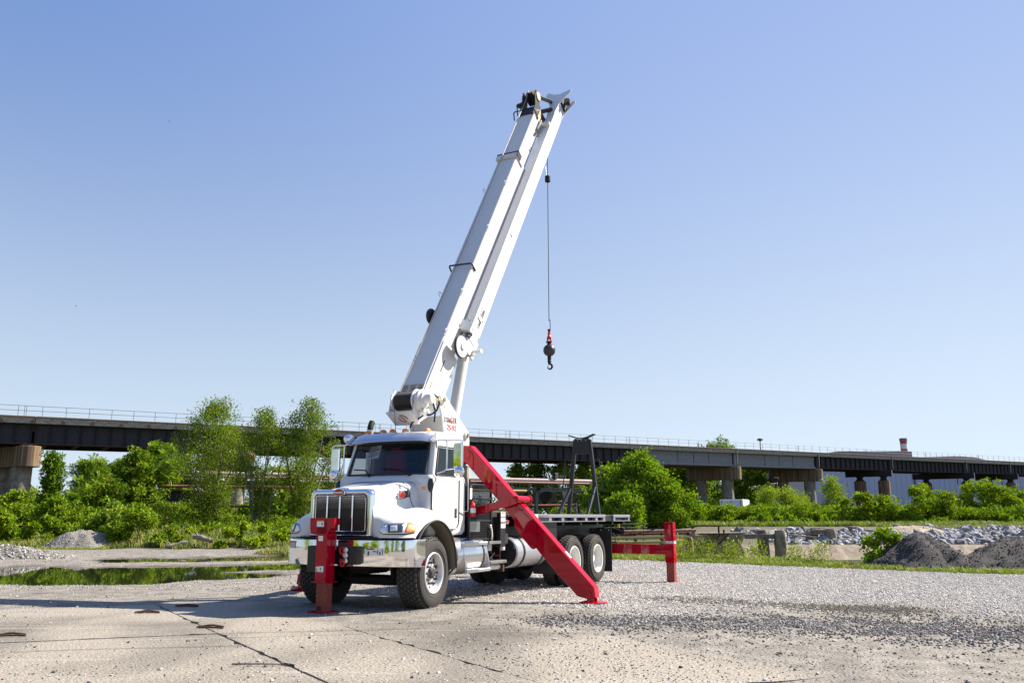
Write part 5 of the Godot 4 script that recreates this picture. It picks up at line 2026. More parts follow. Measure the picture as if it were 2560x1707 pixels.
func tanks_and_guards() -> void:
	var xz := Transform3D(Basis(Vector3(1, 0, 0), Vector3(0, 0, -1), Vector3(0, 1, 0)), Vector3.ZERO)   # y of a lathe runs to the rear
	# polished fuel tank with its steps
	for side in [1.0, -1.0]:
		var ft := group_part("fuel_tank")
		var at := xz
		at.origin = V(0.80 * side, 0.755, 0)
		var s := Shape.new()
		s.lathe([[0.0, 0.585], [0.26, 0.59], [0.315, 0.615], [0.325, 0.65], [0.325, 1.80], [0.31, 1.83], [0.25, 1.85], [0.0, 1.86]], at, 40, false)
		obj("shell", s, m.aluminium, ft)
		for z in [0.72, 1.66]:
			s = Shape.new()
			s.lathe([[0.327, z], [0.334, z + 0.002], [0.334, z + 0.045], [0.327, z + 0.047]], at, 40)
			obj("strap", s, m.seal, ft)
		for z in [0.98, 1.80]:
			s = Shape.new()
			s.prism([Vector2(0.80, 1.075), Vector2(0.95, 1.02), Vector2(1.10, 0.93), Vector2(1.16, 0.62), Vector2(1.16, 0.47), Vector2(0.85, 0.455), Vector2(0.60, 0.60)], 0.016, Transform3D(Basis(Vector3(side, 0, 0), Vector3(0, 1, 0), Vector3(0, 0, side)), V(0, 0, z)), 0.003)
			obj("step_bracket", s, m.brushed, ft)
		for q in [[1.06, 0.945, 0.14], [1.12, 0.50, 0.14]]:
			s = Shape.new()
			s.box(V(q[0] * side, q[1], 1.39), Vector3(q[2], 0.055, 0.82), 0.008)
			obj("step_tread", s, m.brushed, ft)
	# grey hydraulic tank
	var ht := group_part("hydraulic_tank")
	var hx := xz
	hx.origin = V(0.86, 0.74, 0)
	var s := Shape.new()
	s.lathe([[0.0, 2.92], [0.27, 2.93], [0.29, 2.955], [0.292, 2.98], [0.292, 4.28], [0.28, 4.30], [0.0, 4.31]], hx, 40)
	obj("shell", s, m.tank_grey, ht)
	s = Shape.new()
	s.lathe([[0.0, 2.912], [0.265, 2.918]], hx, 40)
	obj("end_cap", s, m.dark_gloss, ht)
	for z in [3.2, 4.05]:
		s = Shape.new()
		s.lathe([[0.294, z], [0.306, z + 0.002], [0.306, z + 0.05], [0.294, z + 0.052]], hx, 40)
		obj("strap", s, m.black_paint, ht)
	s = Shape.new()
	label_plate(s, V(0.74, 0.68, 2.908), V(1, 0, 0), Vector3.UP, 0.13, 0.03)
	obj("red_label", s, m.sticker_red, ht)
	# expanded-metal guard between cab and outrigger frame
	var gd := group_part("mesh_guard")
	s = Shape.new()
	for k in 46:
		var z := 1.36 + k * 0.017
		s.bar(V(1.0, 1.02, z), V(1.0, 1.98, z), 0.0045, 0.006, Vector3(0, 0, 1))
	for k in 32:
		s.bar(V(1.003, 1.02 + k * 0.031, 1.36), V(1.003, 1.02 + k * 0.031, 2.13), 0.006, 0.006)
	obj("mesh", s, m.black_paint, gd).set_meta("kind", "stuff")
	s = Shape.new()
	for z in [1.345, 2.14]:
		s.box(V(1.0, 1.40, z), Vector3(0.04, 1.30, 0.035), 0.004)
	for y in [1.01, 1.33, 1.72, 2.0]:
		s.box(V(1.0, y, 1.74), Vector3(0.03, 0.03, 0.77), 0.003)
	obj("frame", s, m.black_paint, gd)
	s = Shape.new()
	for k in 14:
		s.bar(V(1.02, 1.15, 1.345 + k * 0.026), V(1.02, 1.315, 1.345 + k * 0.026), 0.006, 0.007, Vector3(0, 0, 1))
	for k in 8:
		s.bar(V(1.024, 1.15 + k * 0.0235, 1.34), V(1.024, 1.15 + k * 0.0235, 1.69), 0.006, 0.007)
	obj("tread_plate", s, m.brushed, gd).set_meta("kind", "stuff")
	s = Shape.new()
	s.box(V(0.95, 2.16, 1.40), Vector3(0.02, 0.17, 0.07), 0.0)
	obj("yellow_label", s, m.yellow_paint, gd)
	s = Shape.new()
	s.box(V(1.02, 1.80, 1.37), Vector3(0.01, 0.19, 0.07), 0.0)
	obj("white_label", s, m.sticker, gd)
	s = Shape.new()
	s.box(V(0.55, 1.40, 1.62), Vector3(0.6, 1.1, 0.05), 0.0)
	s.box(V(0.62, 1.2, 2.45), Vector3(0.7, 0.62, 0.9), 0.02)
	obj("housing", s, m.dull_black, gd)
	var fe := group_part("fire_extinguisher")
	s = Shape.new()
	s.lathe([[0.0, 1.40], [0.055, 1.41], [0.06, 1.44], [0.06, 1.60], [0.045, 1.64], [0.018, 1.66], [0.018, 1.69], [0.0, 1.69]], Transform3D(Basis.IDENTITY, V(1.03, 0, 1.41)), 14)
	obj("bottle", s, m.bright_red, fe)
	s = Shape.new()
	s.box(V(1.05, 1.71, 1.41), Vector3(0.09, 0.03, 0.02), 0.004)
	obj("lever", s, m.seal, fe)
	s = Shape.new()
	s.lathe([[0.061, 1.47], [0.061, 1.55]], Transform3D(Basis.IDENTITY, V(1.03, 0, 1.41)), 14)
	obj("label", s, m.sticker, fe)
	# control post, filters and step between the guard and the grey tank
	var cp := group_part("control_post")
	s = Shape.new()
	s.box(V(1.06, 1.17, 2.43), Vector3(0.08, 0.62, 0.21), 0.008)
	obj("post", s, m.black_paint, cp)
	for q in [[1.45, "sticker"], [1.35, "sticker"], [1.24, "sticker"]]:
		s = Shape.new()
		s.box(V(1.103, q[0], 2.43), Vector3(0.004, 0.08, 0.17), 0.0)
		obj("label", s, m[q[1]], cp)
	s = Shape.new()
	s.box(V(1.107, 1.475, 2.43), Vector3(0.003, 0.02, 0.12), 0.0)
	obj("orange_strip", s, m.sticker_orange, cp)
	s = Shape.new()
	s.box(V(1.05, 1.31, 2.66), Vector3(0.05, 0.075, 0.11), 0.012)
	var lamp := obj("lamp_frame", s, m.chrome, cp)
	s = Shape.new()
	s.box(V(1.08, 1.31, 2.66), Vector3(0.02, 0.05, 0.08), 0.006)
	obj("marker_lamp", s, m.red_lens, cp)
	for q in [[0.98, 2.12, 0.045, 0.80, 0.97], [0.98, 2.62, 0.055, 0.79, 1.02], [1.0, 2.62, 0.03, 1.02, 1.17]]:
		s = Shape.new()
		s.lathe([[0.0, q[3]], [q[2] * 0.8, q[3]], [q[2], q[3] + 0.015], [q[2], q[4] - 0.01], [q[2] * 0.8, q[4]], [0.0, q[4]]], Transform3D(Basis.IDENTITY, V(q[0], 0, q[1])), 14)
		obj("filter", s, m.sticker, cp)
	s = Shape.new()
	s.box(V(1.05, 0.945, 2.12), Vector3(0.12, 0.05, 0.45), 0.005)
	s.box(V(1.05, 0.60, 2.22), Vector3(0.16, 0.055, 0.62), 0.008)
	obj("step", s, m.steel_grey, cp)
	s = Shape.new()
	s.tube([V(1.0, 1.1, 1.93), V(1.0, 0.62, 1.96), V(1.0, 0.60, 2.5)], 0.012, 6)
	s.tube([V(1.08, 0.95, 2.34), V(1.08, 0.60, 2.34)], 0.012, 6)
	s.tube([V(1.04, 0.62, 1.96), V(1.04, 0.76, 2.22)], 0.008, 6)
	s.tube([V(1.04, 0.70, 1.96), V(1.04, 0.61, 2.26)], 0.008, 6)
	obj("step_hanger", s, m.dull_black, cp)
	s = Shape.new()
	s.tube([V(1.0, 0.52, 1.85), V(1.0, 0.515, 2.42)], 0.055, 12)
	obj("pipe_tube", s, m.wheel_white, cp)
	s = Shape.new()
	s.box(V(1.02, 0.52, 2.46), Vector3(0.16, 0.20, 0.06), 0.006)
	obj("bracket", s, m.rust_brown, cp)
	s = Shape.new()
	s.tube([V(1.02, 1.24, 2.08), V(1.05, 1.18, 2.08), V(1.05, 1.05, 2.10), V(1.02, 0.99, 2.14)], 0.018, 8)
	obj("hose", s, m.wheel_white, cp)
	s = Shape.new()
	s.box(V(1.02, 1.23, 2.08), Vector3(0.05, 0.06, 0.07), 0.01)
	obj("fitting", s, m.brushed, cp)


func deck() -> void:
	var d := group_part("flat_deck")
	var s := Shape.new()
	s.box(V(0, 1.425, 6.0), Vector3(2.36, 0.035, 6.3), 0.0)
	obj("floor", s, m.deck_grey, d)
	for side in [1.0, -1.0]:
		for q in [[3.3, 7.40], [7.92, 9.15]]:
			s = Shape.new()
			s.box(V(1.20 * side, 1.418, (q[0] + q[1]) * 0.5), Vector3(0.06, 0.065, q[1] - q[0]), 0.006)
			obj("rub_rail", s, m.deck_grey, d)
			s = Shape.new()
			s.box(V(1.17 * side, 1.305, (q[0] + q[1]) * 0.5), Vector3(0.12, 0.016, q[1] - q[0]), 0.0)
			obj("lower_flange", s, m.deck_grey, d)
		for z in [4.28, 4.92, 5.58, 6.22, 6.85, 7.33, 8.02, 9.07]:
			s = Shape.new()
			s.box(V(1.185 * side, 1.348, z), Vector3(0.07, 0.07, 0.13 if z < 9 else 0.10), 0.004)
			obj("stake_pocket", s, m.deck_grey, d)
		s = Shape.new()
		s.box(V(1.18 * side, 1.375, 3.75), Vector3(0.10, 0.14, 0.85), 0.01)
		s.box(V(1.16 * side, 1.37, 7.66), Vector3(0.06, 0.14, 0.50), 0.01)
		s.box(V(1.10 * side, 1.355, 6.0), Vector3(0.04, 0.09, 6.2), 0.0)
		obj("outrigger_box_cover", s, m.black_paint, d)
	s = Shape.new()
	s.box(V(1.235, 1.40, 3.55), Vector3(0.004, 0.10, 0.22), 0.0)
	obj("label", s, m.sticker, d)
	s = Shape.new()
	for z in [3.2, 4.2, 5.2, 6.2, 7.2, 8.2, 9.0]:
		s.box(V(0, 1.30, z), Vector3(2.2, 0.16, 0.10), 0.0)
	for x in [-0.43, 0.43]:
		s.box(V(x, 1.18, 6.0), Vector3(0.12, 0.16, 6.2), 0.0)
	obj("under_frame", s, m.black_paint, d)
	for side in [1.0, -1.0]:
		s = Shape.new()
		s.box(V(1.13 * side, 1.10, 4.42), Vector3(0.02, 0.42, 0.70), 0.003)
		s.box(V(0.9 * side, 0.62, 4.62), Vector3(0.6, 0.32, 0.03), 0.0)
		part("side_panel", s, "black_paint")
		s = Shape.new()
		s.box(V(0.95 * side, 0.63, 7.76), Vector3(0.56, 1.0, 0.014), 0.0)
		part("mud_flap", s, "rubber")
		s = Shape.new()
		for k in 3:
			s.ball(V((0.76 + k * 0.2) * side, 1.09, 7.748), Vector3(0.018, 0.018, 0.01), 8, 5)
		part("flap_bolts", s, "brushed")
		s = Shape.new()
		s.box(V(0.9 * side, 0.55, 4.70), Vector3(0.56, 0.62, 0.014), 0.0)
		part("mud_flap", s, "rubber")
	s = Shape.new()
	s.box(V(0, 1.05, 8.9), Vector3(2.3, 0.16, 0.06), 0.01)
	part("tail_bar", s, "black_paint")
	# boom rest: an A frame on the tail of the deck
	var a := group_part("boom_rest")
	for side in [1.0, -1.0]:
		s = Shape.new()
		s.bar(V(0.42 * side, 1.44, 9.02), V(0.20 * side, 3.40, 9.02), 0.10, 0.09, Vector3(0, 0, 1), 0.008)
		obj("leg", s, m.black_paint, a)
		s = Shape.new()
		s.tube([V(0.36 * side, 2.86, 8.97), V(0.48 * side, 2.87, 8.97), V(0.56 * side, 2.08, 8.97), V(0.47 * side, 2.07, 8.97)], 0.013, 6)
		obj("hand_rail", s, m.black_paint, a)
	s = Shape.new()
	s.prism([Vector2(-0.245, 3.02), Vector2(-0.20, 3.44), Vector2(0.0, 3.40), Vector2(0.20, 3.44), Vector2(0.245, 3.02)], 0.05, Transform3D(Basis.IDENTITY, V(0, 0, 8.98)), 0.004)
	obj("head_plate", s, m.black_paint, a)
	s = Shape.new()
	s.bar(V(-0.36, 3.52, 9.0), V(-0.16, 3.455, 9.0), 0.16, 0.03, Vector3.UP, 0.004)
	s.bar(V(-0.16, 3.455, 9.0), V(0.0, 3.425, 9.0), 0.16, 0.03, Vector3.UP, 0.004)
	s.bar(V(0.0, 3.425, 9.0), V(0.16, 3.455, 9.0), 0.16, 0.03, Vector3.UP, 0.004)
	s.bar(V(0.16, 3.455, 9.0), V(0.36, 3.53, 9.0), 0.16, 0.03, Vector3.UP, 0.004)
	obj("cradle", s, m.black_paint, a)
	s = Shape.new()
	for x in [-0.1, 0.0, 0.12]:
		s.ball(V(x, 3.375, 8.95), Vector3(0.013, 0.013, 0.01), 6, 5)
	obj("bolts", s, m.brushed, a)
	for side in [1.0, -1.0]:
		s = Shape.new()
		s.bar(V(0.40 * side, 1.44, 8.3), V(0.34 * side, 2.15, 9.0), 0.07, 0.07, Vector3.RIGHT, 0.004)
		obj("brace", s, m.black_paint, a)


func outriggers() -> void:
	for side in [1.0, -1.0]:
		var o := group_part("out_and_down_leg")
		var xf := func(z: float) -> Transform3D:
			return Transform3D(Basis(Vector3(side, 0, 0), Vector3(0, 1, 0), Vector3(0, 0, side)), V(0, 0, z))
		var s := Shape.new()
		s.prism([Vector2(0.50, 2.63), Vector2(0.58, 2.69), Vector2(0.772, 2.677), Vector2(3.150, 0.27), Vector2(3.18, 0.10), Vector2(3.07, 0.068), Vector2(2.85, 0.115), Vector2(2.25, 0.71), Vector2(1.381, 1.664), Vector2(0.699, 2.348), Vector2(0.50, 2.42)], 0.20, xf.call(1.85), 0.012)
		obj("beam", s, m.red_paint, o)
		s = Shape.new()
		for z in [1.742, 1.958]:
			s.prism([Vector2(1.70, 1.62), Vector2(1.695, 1.25), Vector2(1.76, 1.14), Vector2(1.90, 0.99), Vector2(2.01, 0.875), Vector2(2.05, 0.855), Vector2(2.10, 0.87), Vector2(2.125, 0.92), Vector2(2.13, 1.24)], 0.016, xf.call(z), 0.003)
		obj("sleeve_plate", s, m.red_paint, o)
		s = Shape.new()
		s.prism([Vector2(0.55, 2.56), Vector2(0.68, 2.60), Vector2(0.78, 2.585), Vector2(0.83, 2.54), Vector2(0.845, 2.47), Vector2(0.845, 2.24), Vector2(0.70, 2.37), Vector2(0.55, 2.40)], 0.016, xf.call(1.742), 0.003)
		obj("head_plate", s, m.red_paint, o)
		s = Shape.new()
		s.lathe([[0.0, 0.0], [0.075, 0.0], [0.075, 0.26], [0.0, 0.26]], Transform3D(Basis(Vector3.RIGHT, Vector3(0, 0, -1), Vector3.UP), V(0.716 * side, 2.52, 1.72)), 20)
		obj("head_pin", s, m.red_paint, o)
		s = Shape.new()
		s.prism([Vector2(0.42, 1.435), Vector2(0.42, 1.325), Vector2(0.75, 1.385), Vector2(1.50, 1.547), Vector2(1.78, 1.620), Vector2(1.83, 1.645), Vector2(1.845, 1.69), Vector2(1.82, 1.735), Vector2(1.77, 1.745), Vector2(1.724, 1.735), Vector2(0.739, 1.505)], 0.13, xf.call(1.655), 0.008)
		obj("strut", s, m.red_paint, o)
		s = Shape.new()
		s.lathe([[0.0, 0.0], [0.056, 0.0], [0.056, 0.50], [0.07, 0.50], [0.07, 0.53], [0.0, 0.53]], Transform3D(Basis(Vector3.RIGHT, Vector3(0, 0, -1), Vector3.UP), V(1.80 * side, 1.705, 1.57)), 20)
		obj("strut_pin", s, m.red_paint, o)
		s = Shape.new()
		s.lathe([[0.0, 0.0], [0.05, 0.0], [0.05, 0.24], [0.0, 0.24]], Transform3D(Basis(Vector3.RIGHT, Vector3(0, 0, -1), Vector3.UP), V(3.06 * side, 0.145, 1.73)), 16)
		obj("foot_pin", s, m.red_paint, o)
		s = Shape.new()
		s.lathe([[0.0, 0.0], [0.225, 0.0], [0.235, 0.012], [0.235, 0.035], [0.20, 0.045], [0.0, 0.045]], Transform3D(Basis.IDENTITY, V(3.10 * side, -0.012, 1.85)), 12)
		s.box(V(3.08 * side, 0.07, 1.78), Vector3(0.12, 0.09, 0.03), 0.004)
		s.box(V(3.08 * side, 0.07, 1.92), Vector3(0.12, 0.09, 0.03), 0.004)
		obj("foot_pad", s, m.red_paint, o)
		s = Shape.new()
		label_plate(s, V(2.66 * side, 0.775, 1.85), V(1, -1.01, 0) if side > 0 else V(1, 1.01, 0), Vector3(0, 0, 1), 0.14, 0.07)
		obj("label", s, m.sticker, o)
	# black frame that carries the legs
	var s := Shape.new()
	for side in [1.0, -1.0]:
		s.box(V(0.52 * side, 1.75, 1.85), Vector3(0.16, 1.7, 0.34), 0.01)
	s.box(V(0, 1.25, 1.85), Vector3(1.3, 0.25, 0.34), 0.01)
	part("outrigger_frame", s, "black_paint")
	# rear outriggers: beam and vertical jack
	for side in [1.0, -1.0]:
		var o := group_part("rear_outrigger")
		s = Shape.new()
		s.box(V(1.75 * side, 0.652, 8.03), Vector3(1.75, 0.225, 0.16), 0.008)
		obj("beam", s, m.red_paint, o)
		s = Shape.new()
		s.box(V(2.585 * side, 0.815, 8.05), Vector3(0.215, 0.92, 0.21), 0.008)
		obj("jack_post", s, m.red_paint, o)
		s = Shape.new()
		s.box(V(2.588 * side, 0.13, 8.05), Vector3(0.185, 0.47, 0.18), 0.006)
		obj("jack_tube", s, m.old_red, o)
		s = Shape.new()
		s.box(V(2.588 * side, -0.088, 8.05), Vector3(0.30, 0.024, 0.28), 0.004)
		obj("foot_plate", s, m.red_paint, o)
		s = Shape.new()
		s.box(V(2.585 * side, 0.815, 7.943), Vector3(0.17, 0.055, 0.005), 0.0)
		s.box(V(2.6945 * side, 0.815, 8.05), Vector3(0.005, 0.055, 0.17), 0.0)
		obj("label", s, m.sticker, o)
		s = Shape.new()
		for k in 4:
			s.box(V((2.53 + k * 0.035) * side, 0.81, 7.939), Vector3(0.018, 0.028, 0.003), 0.0)
		obj("print", s, m.ink, o)
		s = Shape.new()
		s.lathe([[0.0, 0.0], [0.026, 0.0], [0.026, 0.006]], Transform3D(Basis(Vector3.RIGHT, Vector3(0, 0, 1), Vector3.UP), V(2.35 * side, 0.645, 7.944)), 12)
		obj("pin_hole", s, m.dull_black, o)
		s = Shape.new()
		s.tube([V(1.15 * side, 1.15, 7.95), V(1.4 * side, 1.07, 7.95), V(1.75 * side, 0.99, 7.95), V(2.1 * side, 1.07, 7.97), V(2.48 * side, 1.19, 7.99)], 0.013, 6)
		s.tube([V(1.16 * side, 0.77, 7.93), V(1.14 * side, 0.95, 7.93), V(1.20 * side, 1.02, 7.93), V(1.26 * side, 0.92, 7.93), V(1.26 * side, 0.78, 7.93)], 0.012, 6)
		obj("hose", s, m.dull_black, o)
		s = Shape.new()
		s.box(V(1.22 * side, 0.80, 7.99), Vector3(0.2, 0.03, 0.14), 0.0)
		obj("bracket", s, m.dull_black, o)
	s = Shape.new()
	s.box(V(0, 0.655, 8.03), Vector3(2.1, 0.30, 0.26), 0.01)
	s.box(V(-0.9, 0.95, 8.03), Vector3(0.2, 0.4, 0.24), 0.0)
	s.box(V(0.9, 0.95, 8.03), Vector3(0.2, 0.4, 0.24), 0.0)
	part("rear_outrigger_box", s, "black_paint")
	# centre jack ahead of the bumper
	var j := group_part("front_jack")
	s = Shape.new()
	s.box(V(0.0, 0.90, -1.255), Vector3(0.205, 0.92, 0.21), 0.006)
	obj("jack_body", s, m.red_paint, j)
	s = Shape.new()
	s.prism([Vector2(-0.235, 1.385), Vector2(0.235, 1.385), Vector2(0.235, 1.235), Vector2(0.17, 1.235), Vector2(0.10, 1.147), Vector2(-0.222, 1.147)], 0.05, Transform3D(Basis.IDENTITY, V(-0.005, 0, -1.335)), 0.005)
	s.box(V(0, 1.33, -1.22), Vector3(0.30, 0.10, 0.18), 0.005)
	obj("head_plate", s, m.red_paint, j)
	s = Shape.new()
	s.box(V(0.0, 0.445, -1.255), Vector3(0.29, 0.018, 0.27), 0.003)
	obj("collar", s, m.red_paint, j)
	s = Shape.new()
	s.box(V(0.01, 0.23, -1.255), Vector3(0.172, 0.44, 0.17), 0.004)
	obj("jack_tube", s, m.old_red, j)
	s = Shape.new()
	s.box(V(0.01, 0.012, -1.255), Vector3(0.36, 0.026, 0.30), 0.004)
	obj("foot_plate", s, m.red_paint, j)
	s = Shape.new()
	for q in [[-0.03, 1.303, 0.134, 0.096], [-0.012, 1.084, 0.085, 0.076], [-0.008, 0.637, 0.142, 0.085]]:
		label_plate(s, V(q[0], q[1], -1.363), V(1, 0, 0), Vector3.UP, q[2], q[3])
	obj("label", s, m.sticker, j)
	s = Shape.new()
	label_plate(s, V(-0.03, 1.342, -1.367), V(1, 0, 0), Vector3.UP, 0.134, 0.018)
	label_plate(s, V(-0.045, 0.674, -1.367), V(1, 0, 0), Vector3.UP, 0.06, 0.012)
	obj("orange_band", s, m.sticker_orange, j)
	s = Shape.new()
	for q in [[0.005, 1.295, 0.02, 0.03], [-0.06, 0.625, 0.008, 0.045], [-0.05, 0.605, 0.02, 0.007], [0.01, 0.645, 0.018, 0.022], [0.01, 0.620, 0.007, 0.03]]:
		label_plate(s, V(q[0], q[1], -1.367), V(1, 0, 0), Vector3.UP, q[2], q[3])
	obj("pictogram", s, m.ink, j)
	s = Shape.new()
	var loop := []
	for k in 13:
		loop.append(V(-0.005 + cos(TAU * k / 12) * 0.021, 0.075 + sin(TAU * k / 12) * 0.03, -1.349))
	s.tube(loop, 0.006, 5)
	obj("lifting_ring", s, m.steel_black, j)
	s = Shape.new()
	for k in 5:
		s.tube([V(0.135, 1.14 - k * 0.045, -1.20), V(0.15, 1.12 - k * 0.045, -1.19), V(0.135, 1.10 - k * 0.045, -1.20)], 0.011, 5)
	obj("chain", s, m.ink_red, j)


# point of the boom: x across, s along from its foot, d below its top face
func B(x: float, s: float, d: float) -> Vector3:
	return V(x, 3.913 + 0.848 * s - 0.53 * d, 1.107 + 0.53 * s + 0.848 * d)


func boom_frame(x: float, s: float, d: float) -> Transform3D:
	# local x across, y along the boom, z out of its top face
	return Transform3D(Basis(Vector3(1, 0, 0), (B(0, 1, 0) - B(0, 0, 0)).normalized(), (B(0, 0, 0) - B(0, 0, 1)).normalized()), B(x, s, d))


func boom_box(sh: Shape, x0: float, x1: float, s0: float, s1: float, d0: float, d1: float, bev := 0.01) -> void:
	sh.box(Vector3.ZERO, Vector3(x1 - x0, s1 - s0, d1 - d0), bev, boom_frame((x0 + x1) * 0.5, (s0 + s1) * 0.5, (d0 + d1) * 0.5))


func crane() -> void:
	# turret
	var t := group_part("turret")
	var s := Shape.new()
	var side_xf := func(x: float) -> Transform3D:
		return Transform3D(Basis(Vector3(0, 0, -1), Vector3(0, 1, 0), Vector3(1, 0, 0)), Vector3(x, 0, 0))
	var outline := [Vector2(1.49, 2.90), Vector2(1.40, 3.25), Vector2(1.315, 3.41), Vector2(1.30, 3.52), Vector2(1.34, 3.61), Vector2(1.42, 3.65), Vector2(1.521, 3.61), Vector2(1.96, 3.295), Vector2(2.093, 3.20), Vector2(2.32, 3.04), Vector2(2.40, 2.96), Vector2(2.42, 2.85), Vector2(2.42, 2.25), Vector2(2.25, 1.98), Vector2(1.52, 1.98)]
	for x in [0.35, -0.35]:
		s = Shape.new()
		s.prism(outline, 0.04, side_xf.call(x), 0.006)
		obj("side_plate", s, m.white_paint, t)
	s = Shape.new()
	s.quad(V(-0.33, 1.98, 1.56), V(0.33, 1.98, 1.56), V(0.33, 2.95, 1.53), V(-0.33, 2.95, 1.53))
	s.quad(V(-0.33, 2.95, 1.53), V(0.33, 2.95, 1.53), V(0.33, 3.22, 1.46), V(-0.33, 3.22, 1.46))
	obj("front_plate", s, m.white_paint, t)
	s = Shape.new()
	s.box(V(0, 1.97, 1.93), Vector3(0.9, 0.05, 0.95), 0.0)
	s.box(V(0, 2.4, 2.38), Vector3(0.66, 0.5, 0.03), 0.0)
	obj("base_plate", s, m.white_paint, t)
	s = Shape.new()
	s.lathe([[0.50, 1.25], [0.50, 1.85], [0.56, 1.86], [0.56, 1.94], [0.0, 1.94]], Transform3D(Basis.IDENTITY, V(0, 0, 1.93)), 32)
	obj("slew_ring", s, m.black_paint, t)
	for q in [[1.405, 3.512, 0.085], [2.28, 2.93, 0.075]]:
		s = Shape.new()
		s.lathe([[q[2], -0.40], [q[2], 0.40], [q[2] * 0.8, 0.41], [0.0, 0.41]], Transform3D(Basis(Vector3(0, 0, 1), Vector3(1, 0, 0), Vector3(0, 1, 0)), V(0, q[1], q[0])), 18)
		obj("pivot_pin", s, m.wheel_white, t)
		s = Shape.new()
		s.lathe([[0.042, 0.40], [0.042, 0.435], [0.0, 0.44]], Transform3D(Basis(Vector3(0, 0, 1), Vector3(1, 0, 0), Vector3(0, 1, 0)), V(0, q[1], q[0] + 0.01)), 6)
		obj("pin_bolt", s, m.old_zinc, t)
	# the name on its side
	var right := Vector3(0, 0, -1)
	lettering("STIN", 0.098, m.ink, t, "lettering", V(0.372, 3.150, 1.585), right, Vector3.UP, 0.235)
	lettering("G", 0.118, m.ink_red, t, "lettering", V(0.372, 3.155, 1.745), right, Vector3.UP, 0.065)
	lettering("ER", 0.098, m.ink, t, "lettering", V(0.372, 3.162, 1.858), right, Vector3.UP, 0.135)
	s = Shape.new()
	s.prism([Vector2(1.55, 3.147), Vector2(1.75, 3.130), Vector2(1.75, 3.142)], 0.008, side_xf.call(0.3735), 0.0)
	obj("dart", s, m.ink_red, t)
	lettering("25-92", 0.100, m.ink_red, t, "lettering", V(0.372, 3.020, 1.748), right, Vector3.UP, 0.335)
	s = Shape.new()
	label_plate(s, V(0.372, 3.39, 1.50), right, Vector3.UP, 0.05, 0.018)
	obj("orange_label", s, m.sticker_orange, t)

	# boom
	var bm := group_part("boom")
	s = Shape.new()
	var sect := [Vector2(-0.25, -0.02), Vector2(-0.23, 0.0), Vector2(0.23, 0.0), Vector2(0.25, -0.02), Vector2(0.25, -0.48), Vector2(0.17, -0.585), Vector2(-0.17, -0.585), Vector2(-0.25, -0.48)]
	var along := func(x0: float, k: float, s0: float, s1: float, d0: float) -> Shape:
		var q := Shape.new()
		var f := boom_frame(0, (s0 + s1) * 0.5, d0)
		# prism z -> along the boom
		q.prism(sect.map(func(p): return Vector2(p.x * x0, p.y * k)), s1 - s0, Transform3D(Basis(f.basis.x, f.basis.z, -f.basis.y), f.origin), 0.004)
		return q
	obj("base_section", along.call(1.0, 1.0, -0.16, 6.88, 0.0), m.white_paint, bm)
	obj("inner_section", along.call(0.90, 0.86, 6.85, 8.66, 0.035), m.white_paint, bm)
	for x in [0.262, -0.262]:
		s = Shape.new()
		var f := boom_frame(x, 0, 0)
		s.prism([Vector2(0.9, -0.02), Vector2(0.9, -0.60), Vector2(0.3, -0.62), Vector2(-0.05, -0.62), Vector2(-0.30, -0.55), Vector2(-0.34, -0.42), Vector2(-0.36, -0.02)], 0.022, Transform3D(Basis(f.basis.y, f.basis.z, f.basis.x), f.origin), 0.004)
		obj("foot_plate", s, m.white_paint, bm)
	s = Shape.new()
	boom_box(s, -0.25, 0.25, -0.38, -0.355, -0.01, 0.20, 0.004)
	boom_box(s, -0.25, 0.25, -0.175, -0.158, -0.008, 0.25, 0.0)
	for x in [-0.24, -0.08, 0.09, 0.24]:
		boom_box(s, x - 0.008, x + 0.008, -0.36, -0.17, -0.005, 0.22, 0.0)
	obj("pocket_frame", s, m.white_paint, bm)
	s = Shape.new()
	boom_box(s, -0.28, 0.28, 6.74, 6.90, -0.05, -0.006, 0.004)
	boom_box(s, 0.252, 0.28, 6.74, 6.90, -0.05, 0.30, 0.004)
	boom_box(s, -0.28, -0.252, 6.74, 6.90, -0.05, 0.30, 0.004)
	boom_box(s, -0.26, 0.26, 6.70, 6.885, 0.57, 0.62, 0.004)
	obj("collar", s, m.white_paint, bm)
	s = Shape.new()
	boom_box(s, -0.285, 0.285, 6.90, 6.925, -0.065, -0.03, 0.003)
	boom_box(s, 0.272, 0.292, 6.76, 6.925, -0.06, 0.13, 0.003)
	obj("collar_edge", s, m.black_paint, bm)
	s = Shape.new()
	s.tube([B(-0.285, 2.95, 0.10), B(-0.29, 3.0, -0.05), B(-0.27, 3.0, -0.075), B(0.24, 2.98, -0.075), B(0.262, 2.97, -0.05), B(0.268, 2.95, 0.12)], 0.018, 8)
	obj("rope_guide", s, m.black_paint, bm)
	for q in [[0.245, 2.22], [-0.255, 2.22], [0.25, 1.12], [-0.255, 5.6], [0.23, 5.75], [0.25, 4.2]]:
		s = Shape.new()
		var e := []
		for k in 9:
			var a := PI * k / 8.0
			e.append(B(q[0] + 0.012 * signf(q[0]), q[1] + cos(a) * 0.045, 0.02 - sin(a) * 0.085))
		s.tube(e, 0.009, 6)
		obj("lifting_eye", s, m.white_paint, bm)
	s = Shape.new()
	s.prism([Vector2(-0.085, -0.011), Vector2(-0.085, 0.011), Vector2(0.085, 0.011), Vector2(0.085, -0.011)], 0.004, Transform3D(Basis(boom_frame(0, 0, 0).basis.y, boom_frame(0, 0, 0).basis.z, Vector3(1, 0, 0)), B(0.277, -0.10, 0.13)))
	obj("orange_label", s, m.sticker_orange, bm)
	s = Shape.new()
	boom_box(s, 0.274, 0.281, 0.32, 0.58, 0.23, 0.25, 0.0)
	obj("slot", s, m.seal, bm)
	# far-side cord reel
	s = Shape.new()
